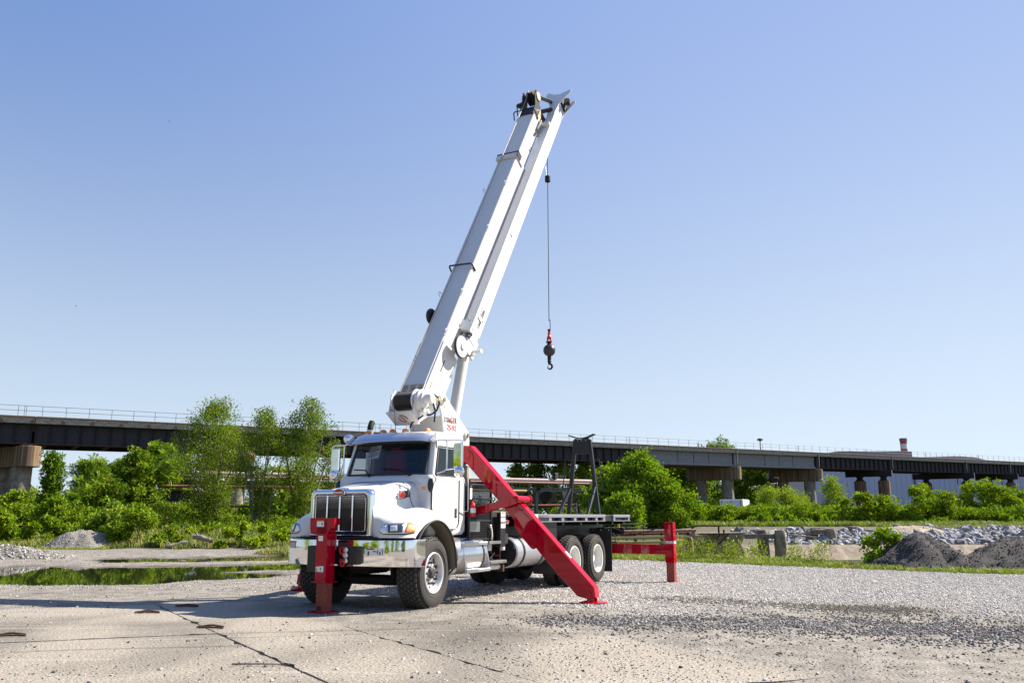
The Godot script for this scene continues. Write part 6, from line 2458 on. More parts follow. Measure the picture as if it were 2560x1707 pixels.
	s.lathe([[0.0, -0.03], [0.155, -0.03], [0.165, -0.015], [0.165, 0.015], [0.155, 0.03], [0.0, 0.03]], Transform3D(Basis(Vector3(0, 0, 1), Vector3(1, 0, 0), Vector3(0, 1, 0)), B(-0.31, 1.66, 0.06)), 24)
	part("cord_reel", s, "black_paint")
	# hoist rope running up the boom
	s = Shape.new()
	s.tube([B(-0.15, -0.42, -0.10), B(-0.13, 3.0, -0.045), B(-0.11, 6.9, -0.075), B(-0.06, 9.15, -0.13), B(-0.05, 9.45, -0.19)], 0.0095, 6)
	part("hoist_rope", s, "rope_pale")

	# head with its sheaves
	var h := group_part("boom_head")
	for x in [0.17, -0.17]:
		s = Shape.new()
		var f := boom_frame(x, 0, 0)
		s.prism([Vector2(8.60, -0.03), Vector2(8.62, -0.60), Vector2(8.85, -0.82), Vector2(9.15, -1.0), Vector2(9.36, -0.95), Vector2(9.38, -0.78), Vector2(9.18, -0.50), Vector2(9.20, -0.15), Vector2(9.44, -0.02), Vector2(9.48, 0.10), Vector2(9.38, 0.20), Vector2(9.20, 0.16), Vector2(9.0, 0.02)], 0.03, Transform3D(Basis(f.basis.y, f.basis.z, f.basis.x), f.origin), 0.004)
		obj("side_plate", s, m.black_paint, h)
	s = Shape.new()
	boom_box(s, -0.16, 0.16, 8.66, 8.95, 0.0, 0.52, 0.01)
	boom_box(s, -0.16, 0.16, 8.95, 9.10, 0.08, 0.30, 0.01)
	obj("nose_block", s, m.black_paint, h)
	for q in [[9.36, 0.0, 0.19], [9.2, 0.84, 0.20]]:
		for x in ([-0.05, 0.06] if q[1] < 0.5 else [0.0]):
			s = Shape.new()
			s.lathe([[q[2], -0.028], [q[2] - 0.03, -0.01], [q[2] - 0.03, 0.01], [q[2], 0.028], [0.05, 0.028], [0.0, 0.03]], Transform3D(Basis(Vector3(0, 0, 1), Vector3(1, 0, 0), Vector3(0, 1, 0)), B(x, q[0], q[1])), 24)
			obj("sheave", s, m.dull_black, h)
	s = Shape.new()
	s.lathe([[0.0, 0.0], [0.115, 0.0], [0.12, 0.01], [0.105, 0.02], [0.0, 0.024]], Transform3D(Basis(Vector3(0, 0, 1), Vector3(1, 0, 0), Vector3(0, 1, 0)), B(0.187, 9.33, -0.02)), 20)
	boom_box(s, 0.186, 0.205, 8.72, 9.1, 0.22, 0.36, 0.004)
	obj("pale_cover", s, m.rope_pale, h)
	s = Shape.new()
	s.ball(B(-0.24, 9.08, -0.02), Vector3(0.13, 0.05, 0.12), 14, 8)
	obj("wind_sensor", s, m.black_paint, h)
	for q in [8.78, 8.98, 9.18]:
		s = Shape.new()
		var wide: float = 0.36 - (q - 8.78) * 0.2
		s.tube([B(-wide, q - 0.14, 0.10), B(-wide, q, -0.03), B(-wide + 0.04, q + 0.01, -0.05), B(-0.1, q - 0.01, -0.05)] + ([B(0.2, q - 0.03, -0.05), B(0.235, q - 0.04, -0.03), B(0.25, q - 0.12, 0.22)] if q < 8.9 else []), 0.015, 6)
		obj("rope_keeper", s, m.black_paint, h)
	s = Shape.new()
	s.bar(B(0.17, 9.10, 0.28), B(0.40, 9.35, 0.42), 0.05, 0.10, B(0, 0, 0) - B(0, 0, 1), 0.005)
	s.bar(B(0.17, 9.38, 0.02), B(0.30, 9.72, 0.42), 0.05, 0.09, B(0, 0, 0) - B(0, 0, 1), 0.005)
	s.box(B(0.26, 8.75, 0.45), Vector3(0.12, 0.16, 0.16), 0.02)
	obj("jib_link", s, m.black_paint, h)

	# the swing-round jib stowed along the boom
	var jb := group_part("stowed_jib")
	s = Shape.new()
	var jf := func(x0: float, x1: float, s0: float, s1: float, da: float, db: float, deep: float) -> void:
		var rows := []
		for q in [[s0, da], [s1, db]]:
			rows.append(PackedVector3Array([B(x0, q[0], q[1]), B(x1, q[0], q[1]), B(x1, q[0], q[1] + deep), B(x0, q[0], q[1] + deep)]))
		for k in 4:
			s.quad(rows[0][k], rows[0][(k + 1) % 4], rows[1][(k + 1) % 4], rows[1][k])
		s.fan(Array(rows[0]))
		s.fan(Array(rows[1]))
	jf.call(0.275, 0.485, 1.58, 9.68, 0.375, 0.470, 0.36)
	obj("jib_beam", s, m.white_paint, jb)
	s = Shape.new()
	for q in [[0.455, 0.0], [0.80, -0.01]]:
		var f := boom_frame(0, 0, q[0])
		s.prism([Vector2(0.02, 10.20), Vector2(0.08, 10.27), Vector2(0.27, 10.13), Vector2(0.44, 10.09), Vector2(0.68, 10.20), Vector2(0.74, 10.18), Vector2(0.75, 10.11), Vector2(0.52, 9.60), Vector2(0.485, 9.2), Vector2(0.275, 9.2), Vector2(0.25, 9.62), Vector2(0.06, 10.02)], 0.022, Transform3D(f.basis, f.origin), 0.003)
	obj("head_plate", s, m.white_paint, jb)
	s = Shape.new()
	s.lathe([[0.13, -0.035], [0.10, -0.012], [0.10, 0.012], [0.13, 0.035], [0.03, 0.036], [0.0, 0.036]], Transform3D(Basis(boom_frame(0, 0, 0).basis.x, boom_frame(0, 0, 0).basis.z, boom_frame(0, 0, 0).basis.y), B(0.55, 9.95, 0.63)), 20)
	obj("sheave", s, m.steel_grey, jb)
	s = Shape.new()
	boom_box(s, 0.50, 0.56, 9.72, 9.9, 0.50, 0.78, 0.01)
	boom_box(s, 0.60, 0.70, 9.85, 9.98, 0.60, 0.70, 0.01)
	obj("head_fittings", s, m.rust_dark, jb)
	s = Shape.new()
	for q in [[0.24, 0.20], [0.24, 0.60]]:
		boom_box(s, 0.24, 0.285, 8.35, 8.75, 0.30, 0.55, 0.004)
	boom_box(s, 0.24, 0.50, 8.60, 8.68, 0.36, 0.44, 0.004)
	boom_box(s, 0.24, 0.50, 4.5, 4.56, 0.50, 0.60, 0.004)
	boom_box(s, 0.24, 0.50, 1.9, 1.98, 0.45, 0.60, 0.004)
	obj("stow_bracket", s, m.white_paint, jb)
	# base end: wedge shaped stop, hinge lugs and a reel
	s = Shape.new()
	var w := [B(0.17, 1.80, 0.30), B(0.50, 1.64, 0.355), B(0.50, 1.44, 0.345), B(0.24, 1.50, 0.30)]
	var w2 := [B(0.22, 1.74, 0.40), B(0.49, 1.60, 0.42), B(0.49, 1.44, 0.42), B(0.24, 1.50, 0.40)]
	s.quad(w[0], w[1], w[2], w[3])
	s.quad(w2[0], w2[1], w2[2], w2[3])
	for k in 4:
		s.quad(w[k], w[(k + 1) % 4], w2[(k + 1) % 4], w2[k])
	obj("stop_wedge", s, m.white_paint, jb)
	s = Shape.new()
	boom_box(s, 0.26, 0.48, 1.30, 1.60, 0.44, 0.72, 0.02)
	boom_box(s, 0.30, 0.34, 1.02, 1.50, 0.42, 0.78, 0.01)
	boom_box(s, 0.43, 0.47, 1.05, 1.50, 0.42, 0.80, 0.01)
	obj("hinge_lug", s, m.white_paint, jb)
	s = Shape.new()
	s.lathe([[0.0, 0.0], [0.032, 0.0], [0.032, 0.23], [0.042, 0.235], [0.042, 0.25], [0.0, 0.25]], Transform3D(Basis(Vector3(0, 0, 1), Vector3(1, 0, 0), Vector3(0, 1, 0)), B(0.42, 1.20, 0.70)), 14)
	obj("roller", s, m.wheel_white, jb)
	s = Shape.new()
	for k in 8:
		s.ball(B(0.40 + 0.09 * sin(k * 2.1), 1.36 + 0.08 * cos(k * 1.7), 0.42 + 0.04 * k / 8.0), Vector3.ONE * R(0.02, 0.045), 8, 6)
	obj("hinge_fittings", s, m.steel_grey, jb)
	s = Shape.new()
	s.tube([B(0.36, 1.80, 0.30), B(0.44, 1.62, 0.52)], 0.012, 6)
	s.box(B(0.52, 1.02, 0.62), Vector3(0.16, 0.02, 0.02), 0.0)
	obj("lock_pin", s, m.old_zinc, jb)
	var rl := group_part("cable_reel")
	var rx := Transform3D(Basis(Vector3(0, 0, 1), Vector3(1, 0, 0), Vector3(0, 1, 0)), B(0.44, 1.02, 0.35))
	s = Shape.new()
	s.lathe([[0.195, -0.03], [0.220, -0.025], [0.225, 0.0], [0.220, 0.015], [0.208, 0.02]], rx, 32)
	obj("rim", s, m.seal, rl)
	s = Shape.new()
	s.lathe([[0.0, -0.02], [0.207, -0.025], [0.209, 0.022], [0.16, 0.032], [0.07, 0.036], [0.06, 0.06], [0.0, 0.062]], rx, 32)
	obj("disc", s, m.white_paint, rl)
	# print on the jib
	lettering("LOAD", 0.085, m.ink, jb, "lettering", B(0.4875, 1.82, 0.575), B(0, 1, 0.02) - B(0, 0, 0), B(0, 0, 0) - B(0, 0.25, 1), 0.19)
	lettering("KING", 0.085, m.ink, jb, "lettering", B(0.4875, 2.12, 0.575), B(0, 1, 0.02) - B(0, 0, 0), B(0, 0, 0) - B(0, 0.25, 1), 0.19)
	s = Shape.new()
	s.tube([B(0.487, 1.96, 0.66), B(0.487, 1.99, 0.50), B(0.487, 2.25, 0.49)], 0.006, 5)
	obj("flourish", s, m.ink, jb)
	s = Shape.new()
	for q in [[8.15, 0.5], [7.6, 0.55]]:
		s.lathe([[0.0, 0.0], [0.035, 0.0], [0.035, 0.004]], Transform3D(Basis(Vector3(0, 0, 1), Vector3(1, 0, 0), Vector3(0, 1, 0)), B(0.2535, q[0], q[1] - 0.18)), 12)
	obj("bolt_hole", s, m.dull_black, bm)

	# lift cylinder
	var cy := group_part("lift_cylinder")
	var foot := V(0, 2.93, 2.32)
	var top := V(0, 5.08, 2.925)
	s = Shape.new()
	s.tube([foot, foot.lerp(top, 0.86)], 0.112, 24)
	obj("barrel", s, m.white_paint, cy)
	s = Shape.new()
	s.tube([foot.lerp(top, 0.86), foot.lerp(top, 0.90)], 0.125, 24)
	obj("gland", s, m.white_paint, cy)
	s = Shape.new()
	s.tube([foot.lerp(top, 0.9), top], 0.07, 18)
	obj("rod", s, m.chrome, cy)
	s = Shape.new()
	for x in [0.14, -0.14]:
		var f := boom_frame(x, 0, 0)
		s.prism([Vector2(1.55, -0.56), Vector2(2.5, -0.56), Vector2(2.1, -1.0), Vector2(1.9, -1.0)], 0.03, Transform3D(Basis(f.basis.y, f.basis.z, f.basis.x), f.origin), 0.004)
	obj("boom_lug", s, m.white_paint, cy)

	# winch at the foot of the boom
	var wn := group_part("winch")
	var wx := Transform3D(Basis(Vector3(0, 0, 1), Vector3(1, 0, 0), Vector3(0, 1, 0)), B(0, -0.56, 0.02))
	s = Shape.new()
	var prof := [[0.0, -0.205]]
	for k in 46:
		var x := -0.205 + 0.41 * k / 45.0
		prof.append([0.155 + 0.006 * absf(sin(k * PI / 2.0)), x])
	prof.append([0.0, 0.205])
	s.lathe(prof, wx, 32)
	obj("rope_drum", s, m.rope, wn)
	for x in [-0.225, 0.215]:
		s = Shape.new()
		s.lathe([[0.0, x - 0.012], [0.205, x - 0.012], [0.21, x], [0.205, x + 0.012], [0.0, x + 0.012]], wx, 32)
		obj("flange", s, m.wheel_white, wn)
	s = Shape.new()
	for x in [-0.26, 0.25]:
		var f := boom_frame(x, 0, 0)
		s.prism([Vector2(-0.30, -0.02), Vector2(-0.30, -0.40), Vector2(-0.62, -0.40), Vector2(-0.90, -0.22), Vector2(-0.90, 0.02), Vector2(-0.80, 0.06), Vector2(-0.55, 0.14), Vector2(-0.42, 0.10)], 0.018, Transform3D(Basis(f.basis.y, f.basis.z, f.basis.x), f.origin), 0.003)
	obj("cheek_plate", s, m.white_paint, wn)
	s = Shape.new()
	boom_box(s, -0.27, 0.245, -0.90, -0.875, -0.10, 0.27, 0.003)
	var pl := obj("guard_plate", s, m.white_paint, wn)
	# round mark on the guard: two arcs and a slanting stroke
	for q in [[0.6, 2.9, "ink"], [3.7, 6.1, "ink_red"]]:
		s = Shape.new()
		var e := []
		for k in 11:
			var a := lerpf(q[0], q[1], k / 10.0) - 0.9
			e.append(B(0.01 + cos(a) * 0.085, -0.905, 0.075 - sin(a) * 0.085))
		s.tube(e, 0.009, 5)
		obj("mark_arc", s, m[q[2]], pl)
	s = Shape.new()
	s.tube([B(-0.02, -0.905, 0.035), B(0.04, -0.905, 0.115)], 0.009, 5)
	obj("mark_stroke", s, m.ink_red, pl)
	s = Shape.new()
	s.lathe([[0.0, 0.26], [0.19, 0.26], [0.20, 0.28], [0.20, 0.33], [0.165, 0.36], [0.16, 0.40], [0.12, 0.42], [0.0, 0.42]], wx, 28)
	obj("gear_case", s, m.white_paint, wn)
	s = Shape.new()
	s.lathe([[0.0, 0.42], [0.09, 0.42], [0.09, 0.54], [0.075, 0.56], [0.0, 0.56]], wx * Transform3D(Basis.IDENTITY, Vector3(0.03, 0, 0.02)), 20)
	obj("hydraulic_motor", s, m.wheel_white, wn)
	s = Shape.new()
	for k in 12:
		var a := TAU * k / 12.0
		s.ball(wx * Vector3(cos(a) * 0.18, 0.335, sin(a) * 0.18), Vector3.ONE * 0.012, 6, 5)
	boom_box(s, 0.40, 0.50, -0.66, -0.46, 0.12, 0.24, 0.02)
	boom_box(s, 0.30, 0.42, -0.80, -0.70, 0.05, 0.22, 0.02)
	obj("valve_block", s, m.wheel_white, wn)
	s = Shape.new()
	s.tube([B(0.48, -0.40, 0.06), B(0.52, -0.40, 0.16), B(0.53, -0.48, 0.24), B(0.50, -0.62, 0.27), B(0.44, -0.74, 0.22), B(0.40, -0.78, 0.16)], 0.018, 8)
	s.tube([B(0.40, -0.74, 0.14), B(0.30, -0.84, 0.16), B(0.14, -0.90, 0.20), B(0.04, -0.93, 0.30)], 0.017, 8)
	s.tube([B(0.50, -0.56, 0.12), B(0.52, -0.66, 0.22), B(0.52, -0.84, 0.30)], 0.016, 8)
	obj("hose", s, m.dull_black, wn)
	s = Shape.new()
	s.tube([B(0.522, -0.405, 0.165), B(0.53, -0.44, 0.20)], 0.021, 8)
	obj("yellow_clip", s, m.yellow_paint, wn)


# ------------------------------------------------------------------ what hangs from the boom
func hook() -> void:
	var at := truck.transform * V(0, 0, 6.97)
	var h := thing("crane_hook_ball", "dark steel ball with red socket and hook hanging by wire from the boom", "crane hook", at, truck.rotation.y)
	var s := Shape.new()
	s.tube([Vector3(0, 11.2, 0), Vector3(0, 6.2, 0)], 0.0095, 6)
	obj("wire_rope", s, m.rope, h)
	s = Shape.new()
	s.tube([Vector3(0, 6.22, 0), Vector3(0.03, 6.24, 0), Vector3(0.03, 5.98, 0)], 0.009, 6)
	s.lathe([[0.0, 5.93], [0.03, 5.94], [0.045, 5.97], [0.02, 6.0], [0.0, 6.0]], Transform3D.IDENTITY, 10)
	obj("rope_clip", s, m.dull_black, h)
	s = Shape.new()
	s.lathe([[0.0, 5.94], [0.034, 5.94], [0.034, 5.84], [0.05, 5.80], [0.055, 5.74]], Transform3D.IDENTITY, 12)
	for x in [-0.045, 0.045]:
		s.box(Vector3(x, 5.72, 0), Vector3(0.025, 0.13, 0.05), 0.008)
	s.tube([Vector3(-0.075, 5.67, 0), Vector3(0.075, 5.67, 0)], 0.028, 8)
	obj("wedge_socket", s, m.bright_red, h)
	s = Shape.new()
	s.lathe([[0.0, 5.70], [0.035, 5.69], [0.05, 5.64], [0.055, 5.60], [0.05, 5.56]], Transform3D.IDENTITY, 12)
	obj("swivel", s, m.dull_black, h)
	s = Shape.new()
	s.ball(Vector3(0, 5.455, 0), Vector3(0.152, 0.155, 0.152), 28, 20)
	obj("weight_ball", s, m.ball_grey, h)
	s = Shape.new()
	s.lathe([[0.045, 5.31], [0.05, 5.25], [0.04, 5.20], [0.052, 5.18], [0.04, 5.14]], Transform3D.IDENTITY, 12)
	obj("shank", s, m.dull_black, h)
	s = Shape.new()
	var path := []
	var rad := []
	for k in 17:
		var a := lerpf(PI * 0.62, -PI * 0.98, k / 16.0)
		path.append(Vector3(cos(a) * 0.06 + 0.012, 5.045 + sin(a) * 0.065, 0))
		rad.append(lerpf(0.028, 0.012, pow(absf(k / 16.0 - 0.35) * 1.5, 1.2)))
	s.tube([Vector3(0, 5.15, 0), path[0]] + path, [0.03, 0.028] + rad, 10)
	s.tube([Vector3(-0.01, 5.12, 0), Vector3(-0.055, 5.03, 0)], 0.006, 5)
	obj("hook", s, m.dull_black, h)
	var w := thing("anti_two_block_weight", "small dark ring weight hanging on a short chain round the hoist wire", "weight", at + Vector3(0, 9.92, 0), truck.rotation.y)
	s = Shape.new()
	s.lathe([[0.022, 0.0], [0.065, 0.0], [0.072, 0.012], [0.072, 0.145], [0.065, 0.157], [0.022, 0.157]], Transform3D.IDENTITY, 18)
	obj("ring", s, m.dull_black, w)
	s = Shape.new()
	for k in 9:
		s.ball(Vector3(-0.03 - 0.004 * k, 0.175 + k * 0.03, 0), Vector3(0.012, 0.018, 0.007) if k % 2 else Vector3(0.007, 0.018, 0.012), 6, 5)
	obj("chain", s, m.brushed, w)


# ------------------------------------------------------------------ heaps and rocks
func mound(called: String, label: String, category: String, cx: float, cz: float, rx: float, rz: float, h: float, mt: String, seed_: int, flat := 0.0, stones := 600, stone_size := Vector2(0.02, 0.05), grey := Vector2(0.03, 0.2)) -> Node3D:
	var base := height(cx, cz)
	var o := thing(called, label, category, V(cx, base, cz))
	var f := FastNoiseLite.new()
	f.seed = seed_
	f.frequency = 0.55
	f.fractal_octaves = 4
	var at := func(a: float, t: float) -> Vector3:
		var wob := 1.0 + 0.22 * f.get_noise_2d(cos(a) * 2.0, sin(a) * 2.0 + 9.0)
		var x := cos(a) * t * rx * wob
		var z := sin(a) * t * rz * wob
		var k := 1.0 - t
		var y: float = h * (1.0 - pow(t, 1.35)) / (1.0 - flat)
		y = minf(y, h + (y - h) * 0.15)
		y = y * (0.88 + 0.12 * k) + h * 0.16 * f.get_noise_2d(x * 2.2, z * 2.2) * minf(1.0, k * 4.0) + 0.03 * f.get_noise_2d(x * 16.0, z * 16.0)
		return Vector3(x, y + height(cx + x, cz - z) - base - 0.05 * t, z)
	var s := Shape.new()
	var rows := []
	for j in 25:
		var row := PackedVector3Array()
		for k in 64:
			row.append(at.call(TAU * k / 64.0, 0.001 + 1.08 * j / 24.0))
		rows.append(row)
	s.grid(rows, true)
	obj("heap", s, m[mt], o)
	var r := RandomNumberGenerator.new()
	r.seed = seed_
	var places := []
	var tints := []
	for k in stones:
		var t := sqrt(r.randf()) * 1.12
		var p: Vector3 = at.call(r.randf() * TAU, t)
		var q := r.randf_range(stone_size.x, stone_size.y)
		places.append(Transform3D(Basis.from_euler(Vector3(r.randf() * 6, r.randf() * 6, r.randf() * 6)).scaled(Vector3.ONE * q), p + Vector3(0, q * 0.2, 0)))
		var g := r.randf_range(grey.x, grey.y)
		tints.append(Color(g * 1.03, g, g * 0.96))
	scatter("stones", stone(seed_, 0.8).mesh(), m.chips, places, tints, o)
	return o


func piles_and_rocks() -> void:
	mound("gravel_pile", "dark grey gravel pile with the leafy weed on its left slope", "gravel pile", 12.85, 26.9, 1.95, 1.9, 1.12, "pile_dark", 101, 0.03, 2600, Vector2(0.012, 0.032), Vector2(0.015, 0.22))
	mound("gravel_pile", "larger dark gravel pile cut off by the right edge of the picture", "gravel pile", 15.9, 26.6, 3.1, 2.2, 1.16, "pile_dark", 102, 0.12, 3400, Vector2(0.012, 0.034), Vector2(0.015, 0.20))
	mound("gravel_pile", "smooth pale grey gravel heap beyond the puddle in front of the bushes", "gravel pile", -20.35, 40.5, 1.85, 1.5, 0.70, "pile_grey", 103, 0.28, 1500, Vector2(0.012, 0.03), Vector2(0.2, 0.5))
	mound("gravel_pile", "small dark gravel pile half hidden by the right front wheel", "gravel pile", -7.15, 31.6, 1.0, 0.9, 0.55, "pile_dark", 104, 0.05, 700, Vector2(0.015, 0.035), Vector2(0.03, 0.25))
	mound("rubble_bank", "low bank of pale broken concrete rubble at the left shore of the puddle", "rubble", -18.9, 31.3, 3.2, 1.5, 0.42, "pile_grey", 105, 0.15, 2600, Vector2(0.015, 0.055), Vector2(0.12, 0.42))
	mound("soil_mound", "low bare tan soil mound among the riprap below the bushes", "soil mound", 21.3, 45.5, 2.3, 1.6, 0.34, "wall_sand", 106, 0.3, 300, Vector2(0.015, 0.03), Vector2(0.2, 0.4))
	# riprap boulders, each a thing
	rng.seed = 61
	var shapes := []
	for k in 7:
		shapes.append(stone(200 + k, 0.75).mesh())
	var greys := []
	for g in [0.22, 0.30, 0.38, 0.46]:
		var o := mat("boulder_%d" % int(g * 100), g * 0.98, g, g * 1.06, 0.92)
		grain(o, m.rock.albedo_texture, 0.9)
		greys.append(o)
	var n := 0
	while n < 285:
		var z := 37.8 + 11.0 * pow(rng.randf(), 1.2)
		var x := R(12.2, minf(0.66 * z + 0.5, 30.0))
		if z > 46.5 and x < 22.0:
			continue
		if Vector2(x - 21.3, (z - 45.5) * 1.3).length() < 1.9:
			continue
		var size := R(0.15, 0.33)
		var o := MeshInstance3D.new()
		o.mesh = shapes[rng.randi() % 7]
		o.material_override = greys[rng.randi() % 4]
		o.name = numbered("boulder")
		add_child(o)
		o.transform = Transform3D(Basis.from_euler(Vector3(R(-0.6, 0.6), R(0, TAU), R(-0.6, 0.6))).scaled(Vector3(size * R(0.8, 1.3), size, size * R(0.8, 1.2))), V(x, height(x, z) + size * 0.35, z))
		tag(o, "grey angular riprap boulder lying on the bank above the sand coloured wall", "boulder", "riprap boulders on the far bank")
		n += 1
	var places := []
	var tints := []
	for k in 2600:
		var z := R(37.7, 49.0)
		var x := R(12.0, minf(0.66 * z + 0.5, 31.0))
		if z > 46.5 and x < 22.0:
			continue
		var size := R(0.05, 0.16)
		var g := R(0.14, 0.5)
		places.append(Transform3D(Basis.from_euler(Vector3(R(0, 6), R(0, 6), R(0, 6))).scaled(Vector3.ONE * size), V(x, height(x, z) + size * 0.3, z)))
		tints.append(Color(g * 0.98, g, g * 1.05))
	scatter("riprap_stones", stone(77, 0.8).mesh(), m.chips, places, tints)


# ------------------------------------------------------------------ plants
var sprigs := {}


# a twig with leaves; size 1 means leaves of length 1
func sprig(kind: String) -> Mesh:
	if sprigs.has(kind):
		return sprigs[kind]
	var r := RandomNumberGenerator.new()
	r.seed = kind.hash()
	var s := Shape.new()
	var leaf := func(at: Vector3, dir: Vector3, side: Vector3, long: float, wide: float) -> void:
		var n := dir.cross(side).normalized()
		var mid := at + dir * long * 0.45 - n * wide * 0.12
		var tip := at + dir * long - n * long * 0.12
		s.tri(at, mid + side * wide * 0.5 + n * wide * 0.15, tip)
		s.tri(at, tip, mid - side * wide * 0.5 + n * wide * 0.15)
	if kind == "frond":
		for q in 3:
			var d := Vector3(r.randf_range(-1, 1), r.randf_range(0.1, 0.8), r.randf_range(-1, 1)).normalized()
			for k in 6:
				var p := d * (0.5 + k * 0.55) + Vector3.DOWN * pow(k / 5.0, 2.0) * 0.8
				for sd in [-1.0, 1.0]:
					var out: Vector3 = d.cross(Vector3.UP).normalized() * sd
					leaf.call(p, (out + d * 0.4 + Vector3.DOWN * 0.25).normalized(), d, 1.25, 0.42)
	else:
		var count: int = {"broad": 11, "fine": 10, "big": 12, "tiny": 9}[kind]
		for k in count:
			var d := Vector3(r.randfn(), r.randfn() * 0.8 + 0.35, r.randfn()).normalized()
			var p := Vector3(r.randfn(), r.randfn() * 0.8, r.randfn()) * (1.15 if kind == "fine" else 0.9)
			var side := d.cross(Vector3(r.randfn(), r.randfn(), r.randfn())).normalized()
			leaf.call(p, d, side, r.randf_range(0.75, 1.2), {"broad": 0.62, "fine": 0.40, "big": 0.75, "tiny": 0.5}[kind] * r.randf_range(0.8, 1.2))
	sprigs[kind] = s.mesh()
	return sprigs[kind]


# how wide a crown is at t of its height, as a share of its full width
func girth(kind: String, t: float) -> float:
	match kind:
		"conifer":
			return pow(maxf(1.0 - t, 0.0), 0.85) * minf(1.0, 0.45 + t * 3.0)
		"umbrella":
			return (0.45 + 0.55 * smoothstep(0.25, 0.6, t)) * pow(maxf(1.0 - pow(t, 4.0), 0.0), 0.5)
		"loose":
			return sin(PI * clampf(0.10 + 0.88 * t, 0, 1)) * (1.0 if t > 0.3 else 0.55)
		"willow":
			return pow(sin(PI * clampf(0.18 + 0.82 * t, 0, 1)), 0.7)
		"big":
			return pow(sin(PI * clampf(0.25 + 0.74 * t, 0, 1)), 0.65)
		_:
			return pow(sin(PI * clampf(0.24 + 0.75 * t, 0, 1)), 0.6)


func plant(kind: String, x: float, z: float, low: float, top: float, wide: float, label: String, seed_: int) -> void:
	var r := RandomNumberGenerator.new()
	r.seed = seed_ * 7919 + 13
	var y0 := height(x, z)
	var trees := ["conifer", "loose", "far", "tall", "willow", "umbrella", "mid", "dark"]
	var called: String = "tree" if kind in trees or z < 0.0 else ("weed_clump" if kind == "weed" else "bush")
	var o := thing(called, label, called.replace("weed_clump", "weeds"), V(x, y0, z))
	var tall := top - y0
	var from := 0.0
	if kind in ["far", "tall", "mid", "willow"]:
		from = 0.22
	elif kind == "loose":
		from = 0.06
	elif kind == "umbrella":
		from = 0.12
	elif low > y0 + 1.2:
		from = (low - y0) / tall
	var leaf := clampf(0.0034 * absf(z), 0.085, 0.48)
	var leaf_kind := "broad"
	var base := Color(0.18, 0.265, 0.018)
	var fill := 13.0
	var lumps := int(clampf(wide * tall * 2.2, 8, 34))
	match kind:
		"conifer":
			base = Color(0.116, 0.194, 0.015)
			fill = 15.0
			leaf *= 0.85
		"dark":
			base = Color(0.153, 0.230, 0.018)
			fill = 11.0
		"sumac":
			leaf_kind = "frond"
			base = Color(0.177, 0.269, 0.030)
			leaf *= 0.8
			fill = 6.0
		"poplar":
			base = Color(0.212, 0.302, 0.043)
			leaf *= 0.8
		"loose":
			leaf_kind = "fine"
			base = Color(0.169, 0.235, 0.027)
			leaf *= 0.78
			fill = 5.6
			lumps = int(wide * tall * 1.9)
		"bright":
			base = Color(0.24, 0.33, 0.018)
			leaf *= 0.8
		"far":
			base = Color(0.248, 0.319, 0.043)
			leaf *= 0.75
			fill = 10.0
		"tall":
			base = Color(0.159, 0.243, 0.024)
			leaf *= 0.75
			fill = 11.0
		"big":
			leaf_kind = "big"
			base = Color(0.195, 0.293, 0.025)
			leaf *= 0.85
			fill = 13.0
			lumps = int(clampf(wide * tall * 2.6, 12, 60))
		"mid", "willow":
			leaf_kind = "tiny"
			base = Color(0.266, 0.336, 0.047)
			leaf *= 0.7
			fill = 10.0
		"umbrella":
			base = Color(0.204, 0.286, 0.019)
			fill = 10.0
			leaf *= 0.85
		"vine":
			leaf_kind = "big"
			base = Color(0.21, 0.32, 0.03)
			leaf *= 1.05
		"weed":
			leaf_kind = "fine"
			base = Color(0.25, 0.30, 0.04)
			fill = 4.0
			lumps = 12
	# crown lumps spread through the envelope, more of them near its skin
	var centres := []
	var sizes := []
	for k in lumps:
		var t := lerpf(0.06, 0.97, (k + r.randf()) / lumps)
		var a := r.randf() * TAU
		var g := girth(kind, t) * wide * 0.5
		var q := sqrt(r.randf())
		var rad := minf(wide, tall) * r.randf_range(0.11, 0.21)
		if kind == "loose":
			rad *= 0.78
		centres.append(Vector3(cos(a) * q * maxf(g - rad * 0.5, 0.0), lerpf(from, 1.0, t) * tall - rad * 0.4, sin(a) * q * maxf(g - rad * 0.5, 0.0)))
		sizes.append(rad)
	var places := []
	var tints := []
	var n := int(fill * wide * tall * (1.0 - from) / (6.0 * leaf * leaf))
	n = clampi(n, 40, 5200)
	for k in n:
		var c := r.randi() % lumps
		var d := Vector3(r.randfn(), r.randfn(), r.randfn()).normalized()
		var p: Vector3 = centres[c] + d * Vector3(1.2, 0.85, 1.2) * sizes[c] * pow(r.randf(), 0.45) * (1.35 if r.randf() < 0.2 else 1.0)
		if p.y < 0.03:
			p.y = 0.03 + r.randf() * 0.2
		var up := (Vector3.UP * 1.2 + d * 0.8 + Vector3(r.randfn(), r.randfn(), r.randfn()) * 0.5).normalized()
		var side := up.cross(Vector3(r.randfn(), r.randfn(), r.randfn())).normalized()
		var size := leaf * r.randf_range(0.7, 1.3)
		places.append(Transform3D(Basis(side, up, side.cross(up)).scaled(Vector3.ONE * size), p))
		var v := r.randf_range(0.62, 1.30)
		var yel := r.randf_range(0.82, 1.22)
		tints.append(Color(base.r * v * yel, base.g * v, base.b * v))
	var crown := scatter("crown" if called == "tree" else "foliage", sprig(leaf_kind), m.leaf, places, tints, o)
	crown.name = "crown" if called == "tree" else "foliage"
	# stems
	var s := Shape.new()
	var stems: int = {"loose": 5, "umbrella": 3, "conifer": 1, "tall": 1, "far": 1, "willow": 1, "mid": 1, "dark": 2}.get(kind, 5)
	var thick := clampf(tall * 0.012, 0.012, 0.16)
	if kind == "weed":
		thick = 0.006
		stems = 9
